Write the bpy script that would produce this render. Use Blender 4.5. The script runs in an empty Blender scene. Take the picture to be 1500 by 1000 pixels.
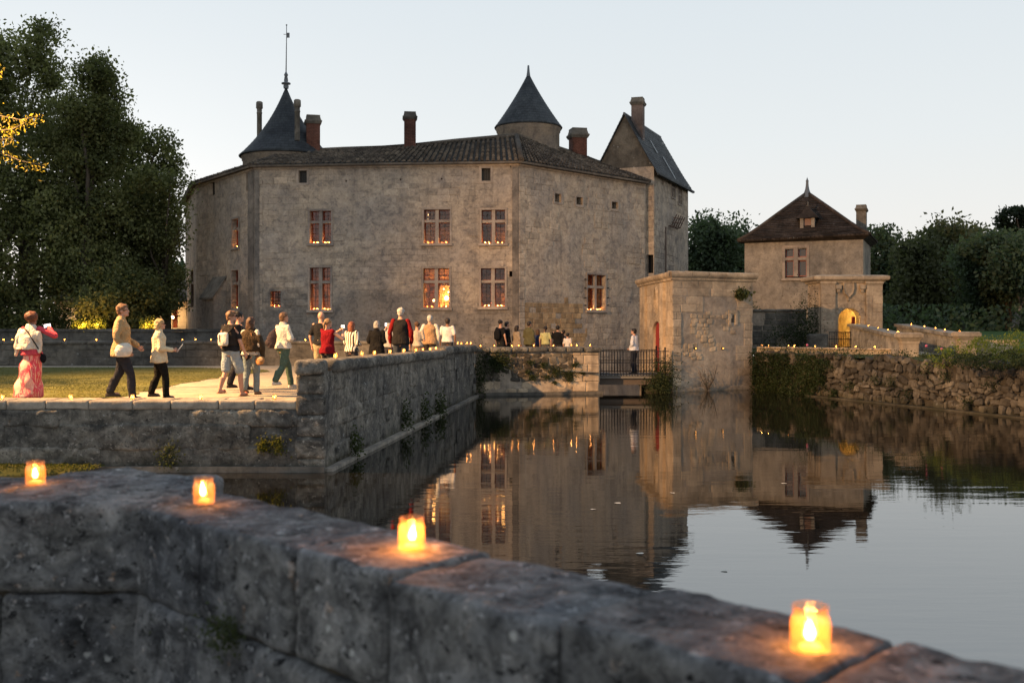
import bpy, bmesh, math, random
import numpy as np
from mathutils import Vector, Matrix, noise

R = math.radians
random.seed(11)
nrng = np.random.default_rng(5)
scene = bpy.context.scene
COL = scene.collection

# ------------------------------------------------------------------ camera, sky, lights, exposure
H = 2.6                     # eye height above the moat water (water is z = 0)
cam_d = bpy.data.cameras.new('camera')
cam = bpy.data.objects.new('camera', cam_d)
COL.objects.link(cam)
cam.location = (0, 0, H)
cam.rotation_euler = (R(90), 0, 0)
cam_d.lens = 36.0
cam_d.sensor_width = 36.0
cam_d.shift_y = -25 / 1500
cam_d.clip_start = 0.05
cam_d.clip_end = 2000
cam_d.dof.use_dof = True
cam_d.dof.focus_distance = 30.0
cam_d.dof.aperture_fstop = 3.0
cam_d.dof.aperture_blades = 7
scene.camera = cam

SUN_ELEV, SUN_ROT = R(2.0), R(-25.0)
world = bpy.data.worlds.new('World')
scene.world = world
world.use_nodes = True
wn = world.node_tree
wn.nodes.clear()
w_out = wn.nodes.new('ShaderNodeOutputWorld')
w_bg = wn.nodes.new('ShaderNodeBackground')
w_sky = wn.nodes.new('ShaderNodeTexSky')
w_sky.sky_type = 'NISHITA'
w_sky.sun_disc = False
w_sky.sun_elevation = SUN_ELEV
w_sky.sun_rotation = SUN_ROT
w_sky.air_density = 1.0
w_sky.dust_density = 1.5
w_hsv = wn.nodes.new('ShaderNodeHueSaturation')
w_hsv.inputs['Saturation'].default_value = 0.22
w_hsv.inputs['Value'].default_value = 1.0
w_tc = wn.nodes.new('ShaderNodeTexCoord')
w_sep = wn.nodes.new('ShaderNodeSeparateXYZ')
w_ramp = wn.nodes.new('ShaderNodeValToRGB')
SKY_K = 10.0
cr = w_ramp.color_ramp
cr.elements[0].position = 0.0
cr.elements[0].color = (1.0, 0.90, 0.79, 1)
cr.elements[1].position = 1.0
cr.elements[1].color = (0.48, 0.58, 0.74, 1)
for pos, c in ((0.07, (0.94, 0.925, 0.885)), (0.17, (0.86, 0.905, 0.92)), (0.32, (0.765, 0.84, 0.895)), (0.6, (0.62, 0.72, 0.83))):
    e = cr.elements.new(pos)
    e.color = (*c, 1)
w_mul = wn.nodes.new('ShaderNodeVectorMath'); w_mul.operation = 'SCALE'
w_mul.inputs['Scale'].default_value = SKY_K
w_mix = wn.nodes.new('ShaderNodeMix'); w_mix.data_type = 'RGBA'
w_mix.inputs[0].default_value = 0.88
L = wn.links.new
L(w_sky.outputs[0], w_hsv.inputs['Color'])
L(w_tc.outputs['Generated'], w_sep.inputs[0])
L(w_sep.outputs['Z'], w_ramp.inputs[0])
L(w_ramp.outputs[0], w_mul.inputs[0])
L(w_hsv.outputs[0], w_mix.inputs[6])
L(w_mul.outputs[0], w_mix.inputs[7])
L(w_mix.outputs[2], w_bg.inputs['Color'])
w_bg.inputs['Strength'].default_value = 0.1
L(w_bg.outputs[0], w_out.inputs['Surface'])

def lamp(name, kind, loc, color, energy, parent=None, **kw):
    ld = bpy.data.lights.new(name, kind)
    ld.color = color
    ld.energy = energy
    for k, v in kw.items():
        setattr(ld, k, v)
    o = bpy.data.objects.new(name, ld)
    COL.objects.link(o)
    if parent:
        o.parent = parent
    o.location = loc
    return o

# the warm evening floodlight of the event, just out of frame on the left (its pool of light, the lit yellow
# twigs and the shadows running to the right are in the photograph)
FLOOD = Vector((-15.6, 19.0, 11.2))
fl = lamp('floodlight', 'SPOT', FLOOD, (1.0, 0.55, 0.22), 56000, spot_size=R(96), spot_blend=0.7, shadow_soft_size=0.18)
fl.rotation_euler = (Vector((6.0, 32.0, -2.0)) - FLOOD).to_track_quat('-Z', 'Y').to_euler()

vs = scene.view_settings
vs.view_transform = 'Standard'
vs.look = 'None'
vs.gamma = 1.0
vs.use_curve_mapping = False
vs.exposure = 0.07
scene.cycles.use_denoising = True
scene.cycles.max_bounces = 6
scene.cycles.diffuse_bounces = 3
scene.cycles.glossy_bounces = 3
scene.cycles.transparent_max_bounces = 12
scene.cycles.sample_clamp_indirect = 4.0
scene.cycles.use_light_tree = True

# ------------------------------------------------------------------ helpers
def at(px, py, D):
    """the place in the world seen at photo pixel (px, py) at distance D"""
    return Vector(((px - 750) / 1500 * D, D, H - (py - 475) / 1500 * D))

def tag(o, label=None, cat=None, group=None, kind=None):
    if label: o['label'] = label
    if cat: o['category'] = cat
    if group: o['group'] = group
    if kind: o['kind'] = kind
    return o

def thing(name, loc, label, cat, group=None, rz=0.0, scale=1.0):
    o = bpy.data.objects.new(name, None)
    COL.objects.link(o)
    o.location = loc
    o.rotation_euler = (0, 0, rz)
    o.scale = (scale,) * 3
    o.empty_display_size = 0.2
    return tag(o, label, cat, group)

def obj(name, data, mats=None, parent=None, local=False, smooth=False):
    """link a mesh; world-built geometry keeps its place under its parent"""
    if isinstance(data, bmesh.types.BMesh):
        me = bpy.data.meshes.new(name)
        data.to_mesh(me)
        data.free()
    else:
        me = data
    if mats is not None:
        if not isinstance(mats, (list, tuple)):
            mats = [mats]
        if len(me.materials) == 0:
            for m in mats:
                me.materials.append(m)
    if smooth:
        me.polygons.foreach_set('use_smooth', [True] * len(me.polygons))
    o = bpy.data.objects.new(name, me)
    COL.objects.link(o)
    if parent is not None:
        o.parent = parent
        if not local:
            o.matrix_parent_inverse = base_inv(parent)
    return o

def wm(p):
    m = Matrix.LocRotScale(p.location, p.rotation_euler, p.scale)
    return wm(p.parent) @ p.matrix_parent_inverse @ m if p.parent else m

def base_inv(p):
    return wm(p).inverted()

def box(bm, lo, hi, M=None, mi=0):
    vsx = []
    for z in (lo[2], hi[2]):
        for (x, y) in ((lo[0], lo[1]), (hi[0], lo[1]), (hi[0], hi[1]), (lo[0], hi[1])):
            p = Vector((x, y, z))
            vsx.append(bm.verts.new(M @ p if M else p))
    for f in ((3, 2, 1, 0), (4, 5, 6, 7), (0, 1, 5, 4), (1, 2, 6, 5), (2, 3, 7, 6), (3, 0, 4, 7)):
        bm.faces.new([vsx[i] for i in f]).material_index = mi

def quad(bm, a, b, c, d, mi=0):
    f = bm.faces.new([bm.verts.new(p) for p in (a, b, c, d)])
    f.material_index = mi
    return f

def lathe(bm, prof, seg=16, M=None, mi=0, smooth=True, a0=0.0):
    rings = []
    for (r, z) in prof:
        if r < 1e-5:
            p = Vector((0, 0, z)); rings.append([bm.verts.new(M @ p if M else p)])
        else:
            ring = []
            for k in range(seg):
                a = a0 + 2 * math.pi * k / seg
                p = Vector((r * math.cos(a), r * math.sin(a), z))
                ring.append(bm.verts.new(M @ p if M else p))
            rings.append(ring)
    for r0, r1 in zip(rings, rings[1:]):
        for k in range(seg):
            k2 = (k + 1) % seg
            if len(r0) == 1 and len(r1) == 1: continue
            if len(r0) == 1: vv = (r0[0], r1[k2], r1[k])[::-1]
            elif len(r1) == 1: vv = (r0[k], r0[k2], r1[0])
            else: vv = (r0[k], r0[k2], r1[k2], r1[k])
            f = bm.faces.new(vv); f.material_index = mi; f.smooth = smooth

def tube(bm, pts, radii, seg=8, mi=0):
    pts = [Vector(p) for p in pts]
    if not isinstance(radii, (list, tuple)): radii = [radii] * len(pts)
    rings = []
    prev = None
    for i, p in enumerate(pts):
        d = (pts[min(i + 1, len(pts) - 1)] - pts[max(i - 1, 0)]).normalized()
        up = Vector((0, 0, 1)) if abs(d.z) < 0.9 else Vector((1, 0, 0))
        if prev is None: x = d.cross(up).normalized()
        else: x = (prev - d * prev.dot(d)).normalized()
        prev = x
        y = d.cross(x)
        rings.append([bm.verts.new(p + (x * math.cos(2 * math.pi * k / seg) + y * math.sin(2 * math.pi * k / seg)) * radii[i]) for k in range(seg)])
    for r0, r1 in zip(rings, rings[1:]):
        for k in range(seg):
            f = bm.faces.new((r0[k], r0[(k + 1) % seg], r1[(k + 1) % seg], r1[k])); f.material_index = mi; f.smooth = True
    for ring, rev in ((rings[0], True), (rings[-1], False)):
        f = bm.faces.new(ring[::-1] if rev else ring); f.material_index = mi

# ------------------------------------------------------------------ materials
MATS = {}
def mat_new(name):
    m = bpy.data.materials.new(name)
    m.use_nodes = True
    nt = m.node_tree
    b = nt.nodes['Principled BSDF']
    MATS[name] = m
    return m, nt, b

def nd(nt, typ, **kw):
    n = nt.nodes.new(typ)
    for k, v in kw.items():
        if k.startswith('i_'): n.inputs[k[2:]].default_value = v
        else: setattr(n, k, v)
    return n

def ramp(nt, fac, stops):
    n = nt.nodes.new('ShaderNodeValToRGB')
    e = n.color_ramp.elements
    e[0].position, e[1].position = stops[0][0], stops[-1][0]
    e[0].color = stops[0][1] if len(stops[0][1]) == 4 else (*stops[0][1], 1)
    e[1].color = stops[-1][1] if len(stops[-1][1]) == 4 else (*stops[-1][1], 1)
    for p, c in stops[1:-1]:
        x = e.new(p); x.color = c if len(c) == 4 else (*c, 1)
    nt.links.new(fac, n.inputs[0])
    return n.outputs[0]

def mix(nt, fac, a, b, blend='MIX'):
    n = nt.nodes.new('ShaderNodeMix'); n.data_type = 'RGBA'; n.blend_type = blend
    for sock, v in ((n.inputs[0], fac), (n.inputs[6], a), (n.inputs[7], b)):
        if hasattr(v, 'links'): nt.links.new(v, sock)
        elif isinstance(v, (int, float)): sock.default_value = v
        else: sock.default_value = (*v, 1) if len(v) == 3 else v
    return n.outputs[2]

def math_(nt, op, a, b=0.0):
    n = nt.nodes.new('ShaderNodeMath'); n.operation = op
    for s, v in ((n.inputs[0], a), (n.inputs[1], b)):
        if hasattr(v, 'links'): nt.links.new(v, s)
        else: s.default_value = v
    return n.outputs[0]

def noise_tex(nt, vec, scale, detail=5, rough=0.6, stretch=None, dist=0.0):
    if stretch:
        mp = nd(nt, 'ShaderNodeMapping'); mp.inputs['Scale'].default_value = stretch
        nt.links.new(vec, mp.inputs[0]); vec = mp.outputs[0]
    n = nd(nt, 'ShaderNodeTexNoise', i_Scale=scale, i_Detail=detail, i_Roughness=rough)
    n.inputs['Distortion'].default_value = dist
    nt.links.new(vec, n.inputs['Vector'])
    return n.outputs['Fac']

def stone(name, base, pale, dark, cloud=(0.60, 1.14), pits=0.0, damp=None, speck=0.0, grime=0.5, streak=0.35, lichen=0.0, orange=0.0, moss=0.0, bump=0.5, bscale=1.0, course=None, island=0.12, blotch=1.0, rough=0.92):
    """weathered limestone: mottled tone, dark rain streaks, grey blotches, lichen discs; relief by bump"""
    m, nt, b = mat_new(name)
    tc = nd(nt, 'ShaderNodeTexCoord')
    geo = nd(nt, 'ShaderNodeNewGeometry')
    v = geo.outputs['Position']
    big = noise_tex(nt, v, 0.35 * blotch, 4, 0.6)
    mid = noise_tex(nt, v, 1.6 * blotch, 6, 0.65, dist=0.6)
    fine = noise_tex(nt, v, 9 * bscale, 7, 0.7)
    vfine = noise_tex(nt, v, 38 * bscale, 4, 0.7)
    c = ramp(nt, mid, [(0.30, dark), (0.48, base), (0.72, pale)])
    c2 = ramp(nt, big, [(0.36, (cloud[0], cloud[0] * 1.02, cloud[0] * 1.07)), (0.62, (cloud[1], cloud[1] * .97, cloud[1] * .92))])
    c = mix(nt, 1.0, c, c2, 'MULTIPLY')
    f = ramp(nt, fine, [(0.25, (0.62, 0.62, 0.62)), (0.55, (1, 1, 1)), (0.8, (1.15, 1.14, 1.12))])
    c = mix(nt, 0.8, c, f, 'MULTIPLY')
    # grime blotches
    g = noise_tex(nt, v, 0.8 * blotch, 8, 0.72, stretch=(1, 1, 1.7), dist=0.3)
    gf = ramp(nt, g, [(0.52, (0, 0, 0)), (0.66, (grime,) * 3)])
    c = mix(nt, gf, c, tuple(x * 0.55 for x in dark))
    st = noise_tex(nt, v, 1.0, 6, 0.7, stretch=(2.6, 2.6, 0.16))
    sf = ramp(nt, st, [(0.52, (0, 0, 0)), (0.70, (streak,) * 3)])
    c = mix(nt, sf, c, tuple(x * 0.5 for x in dark))
    if pits > 0:
        pn = noise_tex(nt, v, 5.5 * bscale, 5, 0.75, stretch=(1, 1, 1.5))
        c = mix(nt, ramp(nt, pn, [(0.58, (0, 0, 0)), (0.63, (pits,) * 3)]), c, tuple(x * .45 for x in dark))
    if lichen > 0:
        vo = nd(nt, 'ShaderNodeTexVoronoi', i_Scale=4.6 * bscale); nt.links.new(v, vo.inputs['Vector'])
        wob = noise_tex(nt, v, 14 * bscale, 3, 0.6)
        d = math_(nt, 'ADD', vo.outputs['Distance'], math_(nt, 'MULTIPLY', wob, 0.55))
        sep = nd(nt, 'ShaderNodeSeparateColor'); nt.links.new(vo.outputs['Color'], sep.inputs[0])
        thr = math_(nt, 'MULTIPLY', math_(nt, 'SUBTRACT', sep.outputs[0], 0.66), 1.0)
        lf = ramp(nt, math_(nt, 'SUBTRACT', math_(nt, 'ADD', thr, 0.20), d), [(0.0, (0, 0, 0)), (0.12, (lichen * .8,) * 3)])
        c = mix(nt, lf, c, (0.42, 0.43, 0.42))
    if orange > 0:
        on = noise_tex(nt, v, 5.0 * bscale, 5, 0.65)
        of = ramp(nt, on, [(0.64, (0, 0, 0)), (0.70, (orange,) * 3)])
        c = mix(nt, of, c, (0.30, 0.15, 0.05))
    if moss > 0:
        mn = noise_tex(nt, v, 1.3, 7, 0.7)
        sp = nd(nt, 'ShaderNodeSeparateXYZ'); nt.links.new(v, sp.inputs[0])
        low = ramp(nt, math_(nt, 'SUBTRACT', math_(nt, 'MULTIPLY', mn, 1.1), sp.outputs['Z']), [(0.30, (0, 0, 0)), (0.62, (moss,) * 3)])
        c = mix(nt, low, c, (0.045, 0.043, 0.025))
    if speck > 0:
        sn = noise_tex(nt, v, 10 * bscale, 4, 0.7)
        c = mix(nt, ramp(nt, sn, [(0.60, (0, 0, 0)), (0.645, (speck,) * 3)]), c, tuple(min(1, x * 1.25) for x in pale))
        sn2 = noise_tex(nt, v, 17 * bscale, 3, 0.7)
        c = mix(nt, ramp(nt, sn2, [(0.615, (0, 0, 0)), (0.65, (speck,) * 3)]), c, tuple(x * .35 for x in dark))
    if damp:
        sp2 = nd(nt, 'ShaderNodeSeparateXYZ'); nt.links.new(v, sp2.inputs[0])
        dn = noise_tex(nt, v, .55, 6, .7, stretch=(.7, .7, 1.3))
        dl = math_(nt, 'SUBTRACT', math_(nt, 'ADD', damp[0], math_(nt, 'MULTIPLY', math_(nt, 'SUBTRACT', dn, .5), 9.0)), sp2.outputs['Z'])
        df = ramp(nt, math_(nt, 'MULTIPLY', dl, .5), [(0.0, (0, 0, 0)), (0.5, (damp[1],) * 3)])
        df2 = ramp(nt, math_(nt, 'MULTIPLY', math_(nt, 'SUBTRACT', .6, sp2.outputs['X']), .5), [(0, (0, 0, 0)), (.3, (1, 1, 1))])
        c = mix(nt, math_(nt, 'MULTIPLY', df, df2), c, mix(nt, 1.0, c, (.52, .56, .62), 'MULTIPLY'))
    if island > 0:
        oi = nd(nt, 'ShaderNodeObjectInfo')
        rr = math_(nt, 'FRACT', math_(nt, 'ADD', oi.outputs['Random'], geo.outputs['Random Per Island']))
        k = ramp(nt, rr, [(0, (1 - island * 1.6,) * 3), (1, (1 + island, 1 + island * 0.92, 1 + island * 0.8))])
        c = mix(nt, 1.0, c, k, 'MULTIPLY')
    h = math_(nt, 'ADD', math_(nt, 'MULTIPLY', fine, 0.6), math_(nt, 'MULTIPLY', vfine, 0.25))
    h = math_(nt, 'ADD', h, math_(nt, 'MULTIPLY', mid, 0.8))
    if course:
        bt = nd(nt, 'ShaderNodeTexBrick', i_Scale=1.0)
        bt.inputs['Brick Width'].default_value = course[0]
        bt.inputs['Row Height'].default_value = course[1]
        bt.inputs['Mortar Size'].default_value = 0.014
        bt.inputs['Mortar Smooth'].default_value = 0.6
        bt.inputs['Color1'].default_value = (1, 1, 1, 1); bt.inputs['Color2'].default_value = (0.8, 0.8, 0.79, 1)
        bt.inputs['Mortar'].default_value = (0.55, 0.54, 0.52, 1)
        wv = nd(nt, 'ShaderNodeVectorMath', operation='ADD')
        nn = nd(nt, 'ShaderNodeTexNoise', i_Scale=0.9, i_Detail=3.0); nt.links.new(v, nn.inputs['Vector'])
        sc = nd(nt, 'ShaderNodeVectorMath', operation='SCALE'); sc.inputs['Scale'].default_value = 0.10
        nt.links.new(nn.outputs['Color'], sc.inputs[0])
        nt.links.new(tc.outputs['UV'], wv.inputs[0]); nt.links.new(sc.outputs[0], wv.inputs[1])
        nt.links.new(wv.outputs[0], bt.inputs['Vector'])
        pm = ramp(nt, noise_tex(nt, v, 0.33, 4, 0.6), [(0.46, (0, 0, 0)), (0.6, (course[2],) * 3)]) if course[2] < 1 else 1.0
        c = mix(nt, pm, c, mix(nt, 1.0, c, bt.outputs['Color'], 'MULTIPLY'))
        h = math_(nt, 'SUBTRACT', h, math_(nt, 'MULTIPLY', math_(nt, 'MULTIPLY', bt.outputs['Fac'], pm), 1.1))
    bp = nd(nt, 'ShaderNodeBump', i_Strength=bump, i_Distance=0.05 / bscale)
    nt.links.new(h, bp.inputs['Height']); nt.links.new(bp.outputs[0], b.inputs['Normal'])
    nt.links.new(c, b.inputs['Base Color'])
    b.inputs['Roughness'].default_value = rough
    b.inputs['Specular IOR Level'].default_value = 0.15
    return m

def plain(name, col, rough=0.7, var=0.15, scale=20, metal=0.0, spec=0.3, bump=0.0, coord='Object'):
    m, nt, b = mat_new(name)
    tc = nd(nt, 'ShaderNodeTexCoord')
    f = noise_tex(nt, tc.outputs[coord], scale, 4, 0.6)
    c = ramp(nt, f, [(0.3, tuple(x * (1 - var) for x in col)), (0.7, tuple(min(1, x * (1 + var)) for x in col))])
    nt.links.new(c, b.inputs['Base Color'])
    b.inputs['Roughness'].default_value = rough
    b.inputs['Metallic'].default_value = metal
    b.inputs['Specular IOR Level'].default_value = spec
    if bump:
        bp = nd(nt, 'ShaderNodeBump', i_Strength=bump, i_Distance=0.01)
        nt.links.new(f, bp.inputs['Height']); nt.links.new(bp.outputs[0], b.inputs['Normal'])
    return m

def emit(name, col, strength):
    m, nt, b = mat_new(name)
    b.inputs['Base Color'].default_value = (*col, 1)
    b.inputs['Emission Color'].default_value = (*col, 1)
    b.inputs['Emission Strength'].default_value = strength
    return m

def leafmat(name, c0, c1, trans=0.48, nscale=0.42):
    m, nt, b = mat_new(name)
    geo = nd(nt, 'ShaderNodeNewGeometry')
    n = noise_tex(nt, geo.outputs['Position'], nscale, 3, 0.6)
    f = math_(nt, 'ADD', math_(nt, 'MULTIPLY', geo.outputs['Random Per Island'], 0.28), math_(nt, 'MULTIPLY', math_(nt, 'SUBTRACT', n, .28), 1.5))
    c = ramp(nt, f, [(0.2, c0), (0.8, c1)])
    nt.links.new(c, b.inputs['Base Color'])
    b.inputs['Roughness'].default_value = 0.6
    b.inputs['Specular IOR Level'].default_value = 0.2
    tr = nd(nt, 'ShaderNodeBsdfTranslucent')
    nt.links.new(mix(nt, 1.0, c, (1.1, 1.2, 0.7), 'MULTIPLY'), tr.inputs['Color'])
    ms = nd(nt, 'ShaderNodeMixShader'); ms.inputs[0].default_value = trans
    out = nt.nodes['Material Output']
    nt.links.new(b.outputs[0], ms.inputs[1]); nt.links.new(tr.outputs[0], ms.inputs[2]); nt.links.new(ms.outputs[0], out.inputs['Surface'])
    return m

M_castle = stone('castle_plaster', (0.412, 0.338, 0.266), (0.510, 0.425, 0.338), (0.222, 0.190, 0.166), cloud=(0.82, 1.08), pits=0.5, damp=(4.9, .88), blotch=1.7, grime=0.48, streak=0.34, course=(0.52, 0.29, 0.75), bump=0.55, island=0)
M_castle_block = stone('castle_ashlar', (0.420, 0.344, 0.270), (0.502, 0.420, 0.334), (0.246, 0.210, 0.184), cloud=(0.84, 1.07), pits=0.45, damp=(4.9, .88), blotch=1.7, grime=0.42, streak=0.30, bump=0.5, island=0.14)
M_dress = stone('dressed_limestone', (0.36, 0.298, 0.25), (0.43, 0.36, 0.30), (0.25, 0.21, 0.18), grime=0.35, streak=0.25, bump=0.3, island=0.06)
M_gate = stone('gatehouse_limestone', (0.44, 0.345, 0.245), (0.54, 0.435, 0.315), (0.27, 0.215, 0.16), cloud=(.72, 1.1), grime=0.55, streak=0.65, bump=0.5, island=0.12)
M_gate_pl = stone('gatehouse_plaster', (0.345, 0.285, 0.225), (0.42, 0.355, 0.285), (0.22, 0.187, 0.155), cloud=(.72, 1.1), grime=0.5, streak=0.35, bump=0.5, island=0, moss=0.6)
M_wall = stone('moat_wall_stone', (0.150, 0.142, 0.126), (0.29, 0.275, 0.245), (0.060, 0.060, 0.058), grime=0.85, streak=0.6, lichen=0.6, orange=0.25, moss=0.85, bump=1.0, island=0.18, blotch=2.6, bscale=1.3, pits=.8, speck=.55)
M_cope = stone('coping_stone', (0.26, 0.235, 0.20), (0.36, 0.33, 0.29), (0.13, 0.12, 0.11), grime=0.6, streak=0.15, lichen=0.5, orange=0.3, bump=0.7, island=0.12, bscale=1.6)
M_fore = stone('near_wall_stone', (0.142, 0.146, 0.152), (0.285, 0.29, 0.298), (0.034, 0.035, 0.038), cloud=(.6, 1.05), pits=1.0, speck=.6, grime=0.85, streak=0.2, lichen=0.95, orange=0.6, bump=1.0, bscale=3.2, island=0.15, blotch=7.0)
M_rubble = stone('rubble_stone', (0.105, 0.092, 0.075), (0.185, 0.168, 0.142), (0.045, 0.040, 0.033), grime=0.7, streak=0.3, lichen=0.4, moss=0.8, bump=0.7, island=0.32)
M_mortar = stone('rubble_mortar', (0.055, 0.047, 0.037), (0.09, 0.078, 0.062), (0.03, 0.027, 0.022), grime=0.6, streak=0.3, moss=0.6, bump=0.9, island=0)
M_darkwall = stone('shaded_wall_stone', (0.13, 0.12, 0.105), (0.20, 0.185, 0.165), (0.06, 0.058, 0.055), grime=0.7, streak=0.4, lichen=0.3, bump=0.7, island=0.1)  # the stone's own dark tone
M_pav = stone('pavilion_plaster', (0.27, 0.235, 0.195), (0.36, 0.315, 0.265), (0.18, 0.155, 0.13), grime=0.25, streak=0.18, lichen=0.35, bump=0.7, island=0, blotch=1.6, bscale=1.5)
M_ochre = stone('ochre_ashlar', (0.40, 0.275, 0.155), (0.48, 0.345, 0.205), (0.25, 0.17, 0.10), cloud=(.8, 1.1), pits=.5, grime=0.45, streak=0.2, bump=0.5, island=0.2)
M_damp = stone('damp_streaked_stone', (0.205, 0.18, 0.157), (0.29, 0.25, 0.215), (0.12, 0.107, 0.095), pits=.5, grime=0.5, streak=0.6, bump=0.5, island=0)  # stone darkened by colour to show shade at the wall corners
M_par = stone('grey_parapet_stone', (0.25, 0.225, 0.195), (0.34, 0.31, 0.27), (0.13, 0.12, 0.105), pits=.4, grime=0.6, streak=0.4, bump=0.6, island=0.12)
M_slate = stone('slate', (0.055, 0.062, 0.070), (0.085, 0.095, 0.103), (0.03, 0.034, 0.038), grime=0.2, streak=0.15, lichen=0.12, bump=0.45, island=0.3, rough=0.65, course=(0.25, 0.16, 1.0))
M_tile = stone('old_roof_tile', (0.125, 0.105, 0.086), (0.19, 0.16, 0.13), (0.07, 0.06, 0.052), grime=0.35, streak=0.1, lichen=0.25, orange=0.2, bump=0.3, island=0.3)
M_ptile = stone('flat_roof_tile', (0.054, 0.042, 0.036), (0.098, 0.078, 0.066), (0.027, 0.023, 0.020), grime=0.4, streak=0.2, lichen=0.4, bump=0.6, island=0.3, course=(0.22, 0.14, 1.0))
M_brick = stone('chimney_brick', (0.17, 0.075, 0.055), (0.25, 0.12, 0.09), (0.09, 0.05, 0.04), grime=0.5, streak=0.4, bump=0.4, island=0, course=(0.24, 0.08, 1.0))
M_cap = stone('chimney_cap', (0.15, 0.135, 0.115), (0.22, 0.2, 0.175), (0.08, 0.075, 0.07), grime=0.6, streak=0.4, bump=0.6, island=0.1)
M_lead = plain('lead_grey', (0.12, 0.13, 0.14), 0.5, metal=0.2)
M_iron = plain('dark_iron', (0.018, 0.018, 0.02), 0.55, metal=0.4)
M_rust = plain('rusty_iron', (0.10, 0.06, 0.045), 0.8)
M_redwood = plain('red_painted_wood', (0.26, 0.028, 0.022), 0.55)
M_winwood = plain('red_brown_window_wood', (0.20, 0.045, 0.025), 0.5)
M_wood = plain('old_dark_wood', (0.09, 0.07, 0.055), 0.8)
M_dark = plain('dark_void', (0.012, 0.011, 0.011), 0.9)
M_room = plain('candlelit_room_wall', (0.36, 0.19, 0.085), 0.9, var=0.85, scale=2.4)
M_came = plain('leaded_bar', (0.03, 0.028, 0.026), 0.6)
M_bark = plain('bark', (0.075, 0.062, 0.05), 0.9, bump=0.5)
M_pbark = plain('pale_bark', (0.22, 0.20, 0.18), 0.9, bump=0.5)
M_leafL = leafmat('plane_leaf', (0.068, 0.080, 0.032), (0.22, 0.235, 0.10))
M_leafD = leafmat('forest_leaf', (0.042, 0.062, 0.038), (0.115, 0.150, 0.085))
M_leafO = leafmat('olive_leaf', (0.052, 0.060, 0.030), (0.145, 0.152, 0.078))
M_leafP = leafmat('pine_needle', (0.012, 0.022, 0.014), (0.03, 0.045, 0.026))
M_leafY = leafmat('pale_yellow_green_leaf', (0.17, 0.145, 0.03), (0.33, 0.265, 0.05))
M_ivy = leafmat('ivy_leaf', (0.016, 0.026, 0.009), (0.05, 0.068, 0.024))
M_hedge = leafmat('hedge_leaf', (0.08, 0.11, 0.02), (0.24, 0.26, 0.05))
M_weed = leafmat('weed_leaf', (0.024, 0.034, 0.014), (0.07, 0.085, 0.035))
M_moss = leafmat('moss_leaf', (0.05, 0.055, 0.012), (0.12, 0.12, 0.028))
M_flower = plain('pink_flower', (0.45, 0.10, 0.16), 0.6)
M_flame = emit('candle_flame', (1.0, 0.62, 0.22), 30)
M_flame_far = emit('small_candle_flame', (1.0, 0.50, 0.16), 11)
M_wax = plain('candle_wax', (0.75, 0.55, 0.35), 0.5)
M_bulb = emit('warm_lamp_glow', (1.0, 0.62, 0.25), 14)
M_amber = emit('amber_lamp', (1.0, 0.42, 0.08), 3.0)
M_screen = emit('phone_screen', (0.75, 0.8, 1.0), 1.6)

def jar_mat(name='candle_jar_glass', frost=.06):
    m, nt, b = mat_new(name)
    tr = nd(nt, 'ShaderNodeBsdfTransparent'); tr.inputs[0].default_value = (1.0, 0.95, 0.86, 1)
    tl = nd(nt, 'ShaderNodeBsdfTranslucent'); tl.inputs[0].default_value = (1.0, 0.62, 0.30, 1)
    gl = nd(nt, 'ShaderNodeBsdfGlossy'); gl.inputs['Roughness'].default_value = 0.08
    lw = nd(nt, 'ShaderNodeLayerWeight', i_Blend=0.35)
    m1 = nd(nt, 'ShaderNodeMixShader'); m1.inputs[0].default_value = frost
    nt.links.new(tr.outputs[0], m1.inputs[1]); nt.links.new(tl.outputs[0], m1.inputs[2])
    m2 = nd(nt, 'ShaderNodeMixShader')
    nt.links.new(math_(nt, 'MULTIPLY', lw.outputs['Fresnel'], 0.5), m2.inputs[0])
    nt.links.new(m1.outputs[0], m2.inputs[1]); nt.links.new(gl.outputs[0], m2.inputs[2])
    nt.links.new(m2.outputs[0], nt.nodes['Material Output'].inputs['Surface'])
    return m
M_jar = jar_mat()
M_jarbase = jar_mat('small_jar_glass', .35)
M_jarfoot = jar_mat('candle_jar_thick_base', .16)

def pane_mat():
    m, nt, b = mat_new('old_window_glass')
    tr = nd(nt, 'ShaderNodeBsdfTransparent'); tr.inputs[0].default_value = (0.85, 0.80, 0.72, 1)
    gl = nd(nt, 'ShaderNodeBsdfGlossy'); gl.inputs['Roughness'].default_value = 0.06
    gl.inputs['Color'].default_value = (0.8, 0.8, 0.8, 1)
    geo = nd(nt, 'ShaderNodeNewGeometry')
    bp = nd(nt, 'ShaderNodeBump', i_Strength=0.3, i_Distance=0.02)
    nt.links.new(noise_tex(nt, geo.outputs['Position'], 7, 2, 0.5), bp.inputs['Height'])
    nt.links.new(bp.outputs[0], gl.inputs['Normal'])
    ms = nd(nt, 'ShaderNodeMixShader'); ms.inputs[0].default_value = 0.07
    nt.links.new(tr.outputs[0], ms.inputs[1]); nt.links.new(gl.outputs[0], ms.inputs[2])
    nt.links.new(ms.outputs[0], nt.nodes['Material Output'].inputs['Surface'])
    return m
M_pane = pane_mat()

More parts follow.
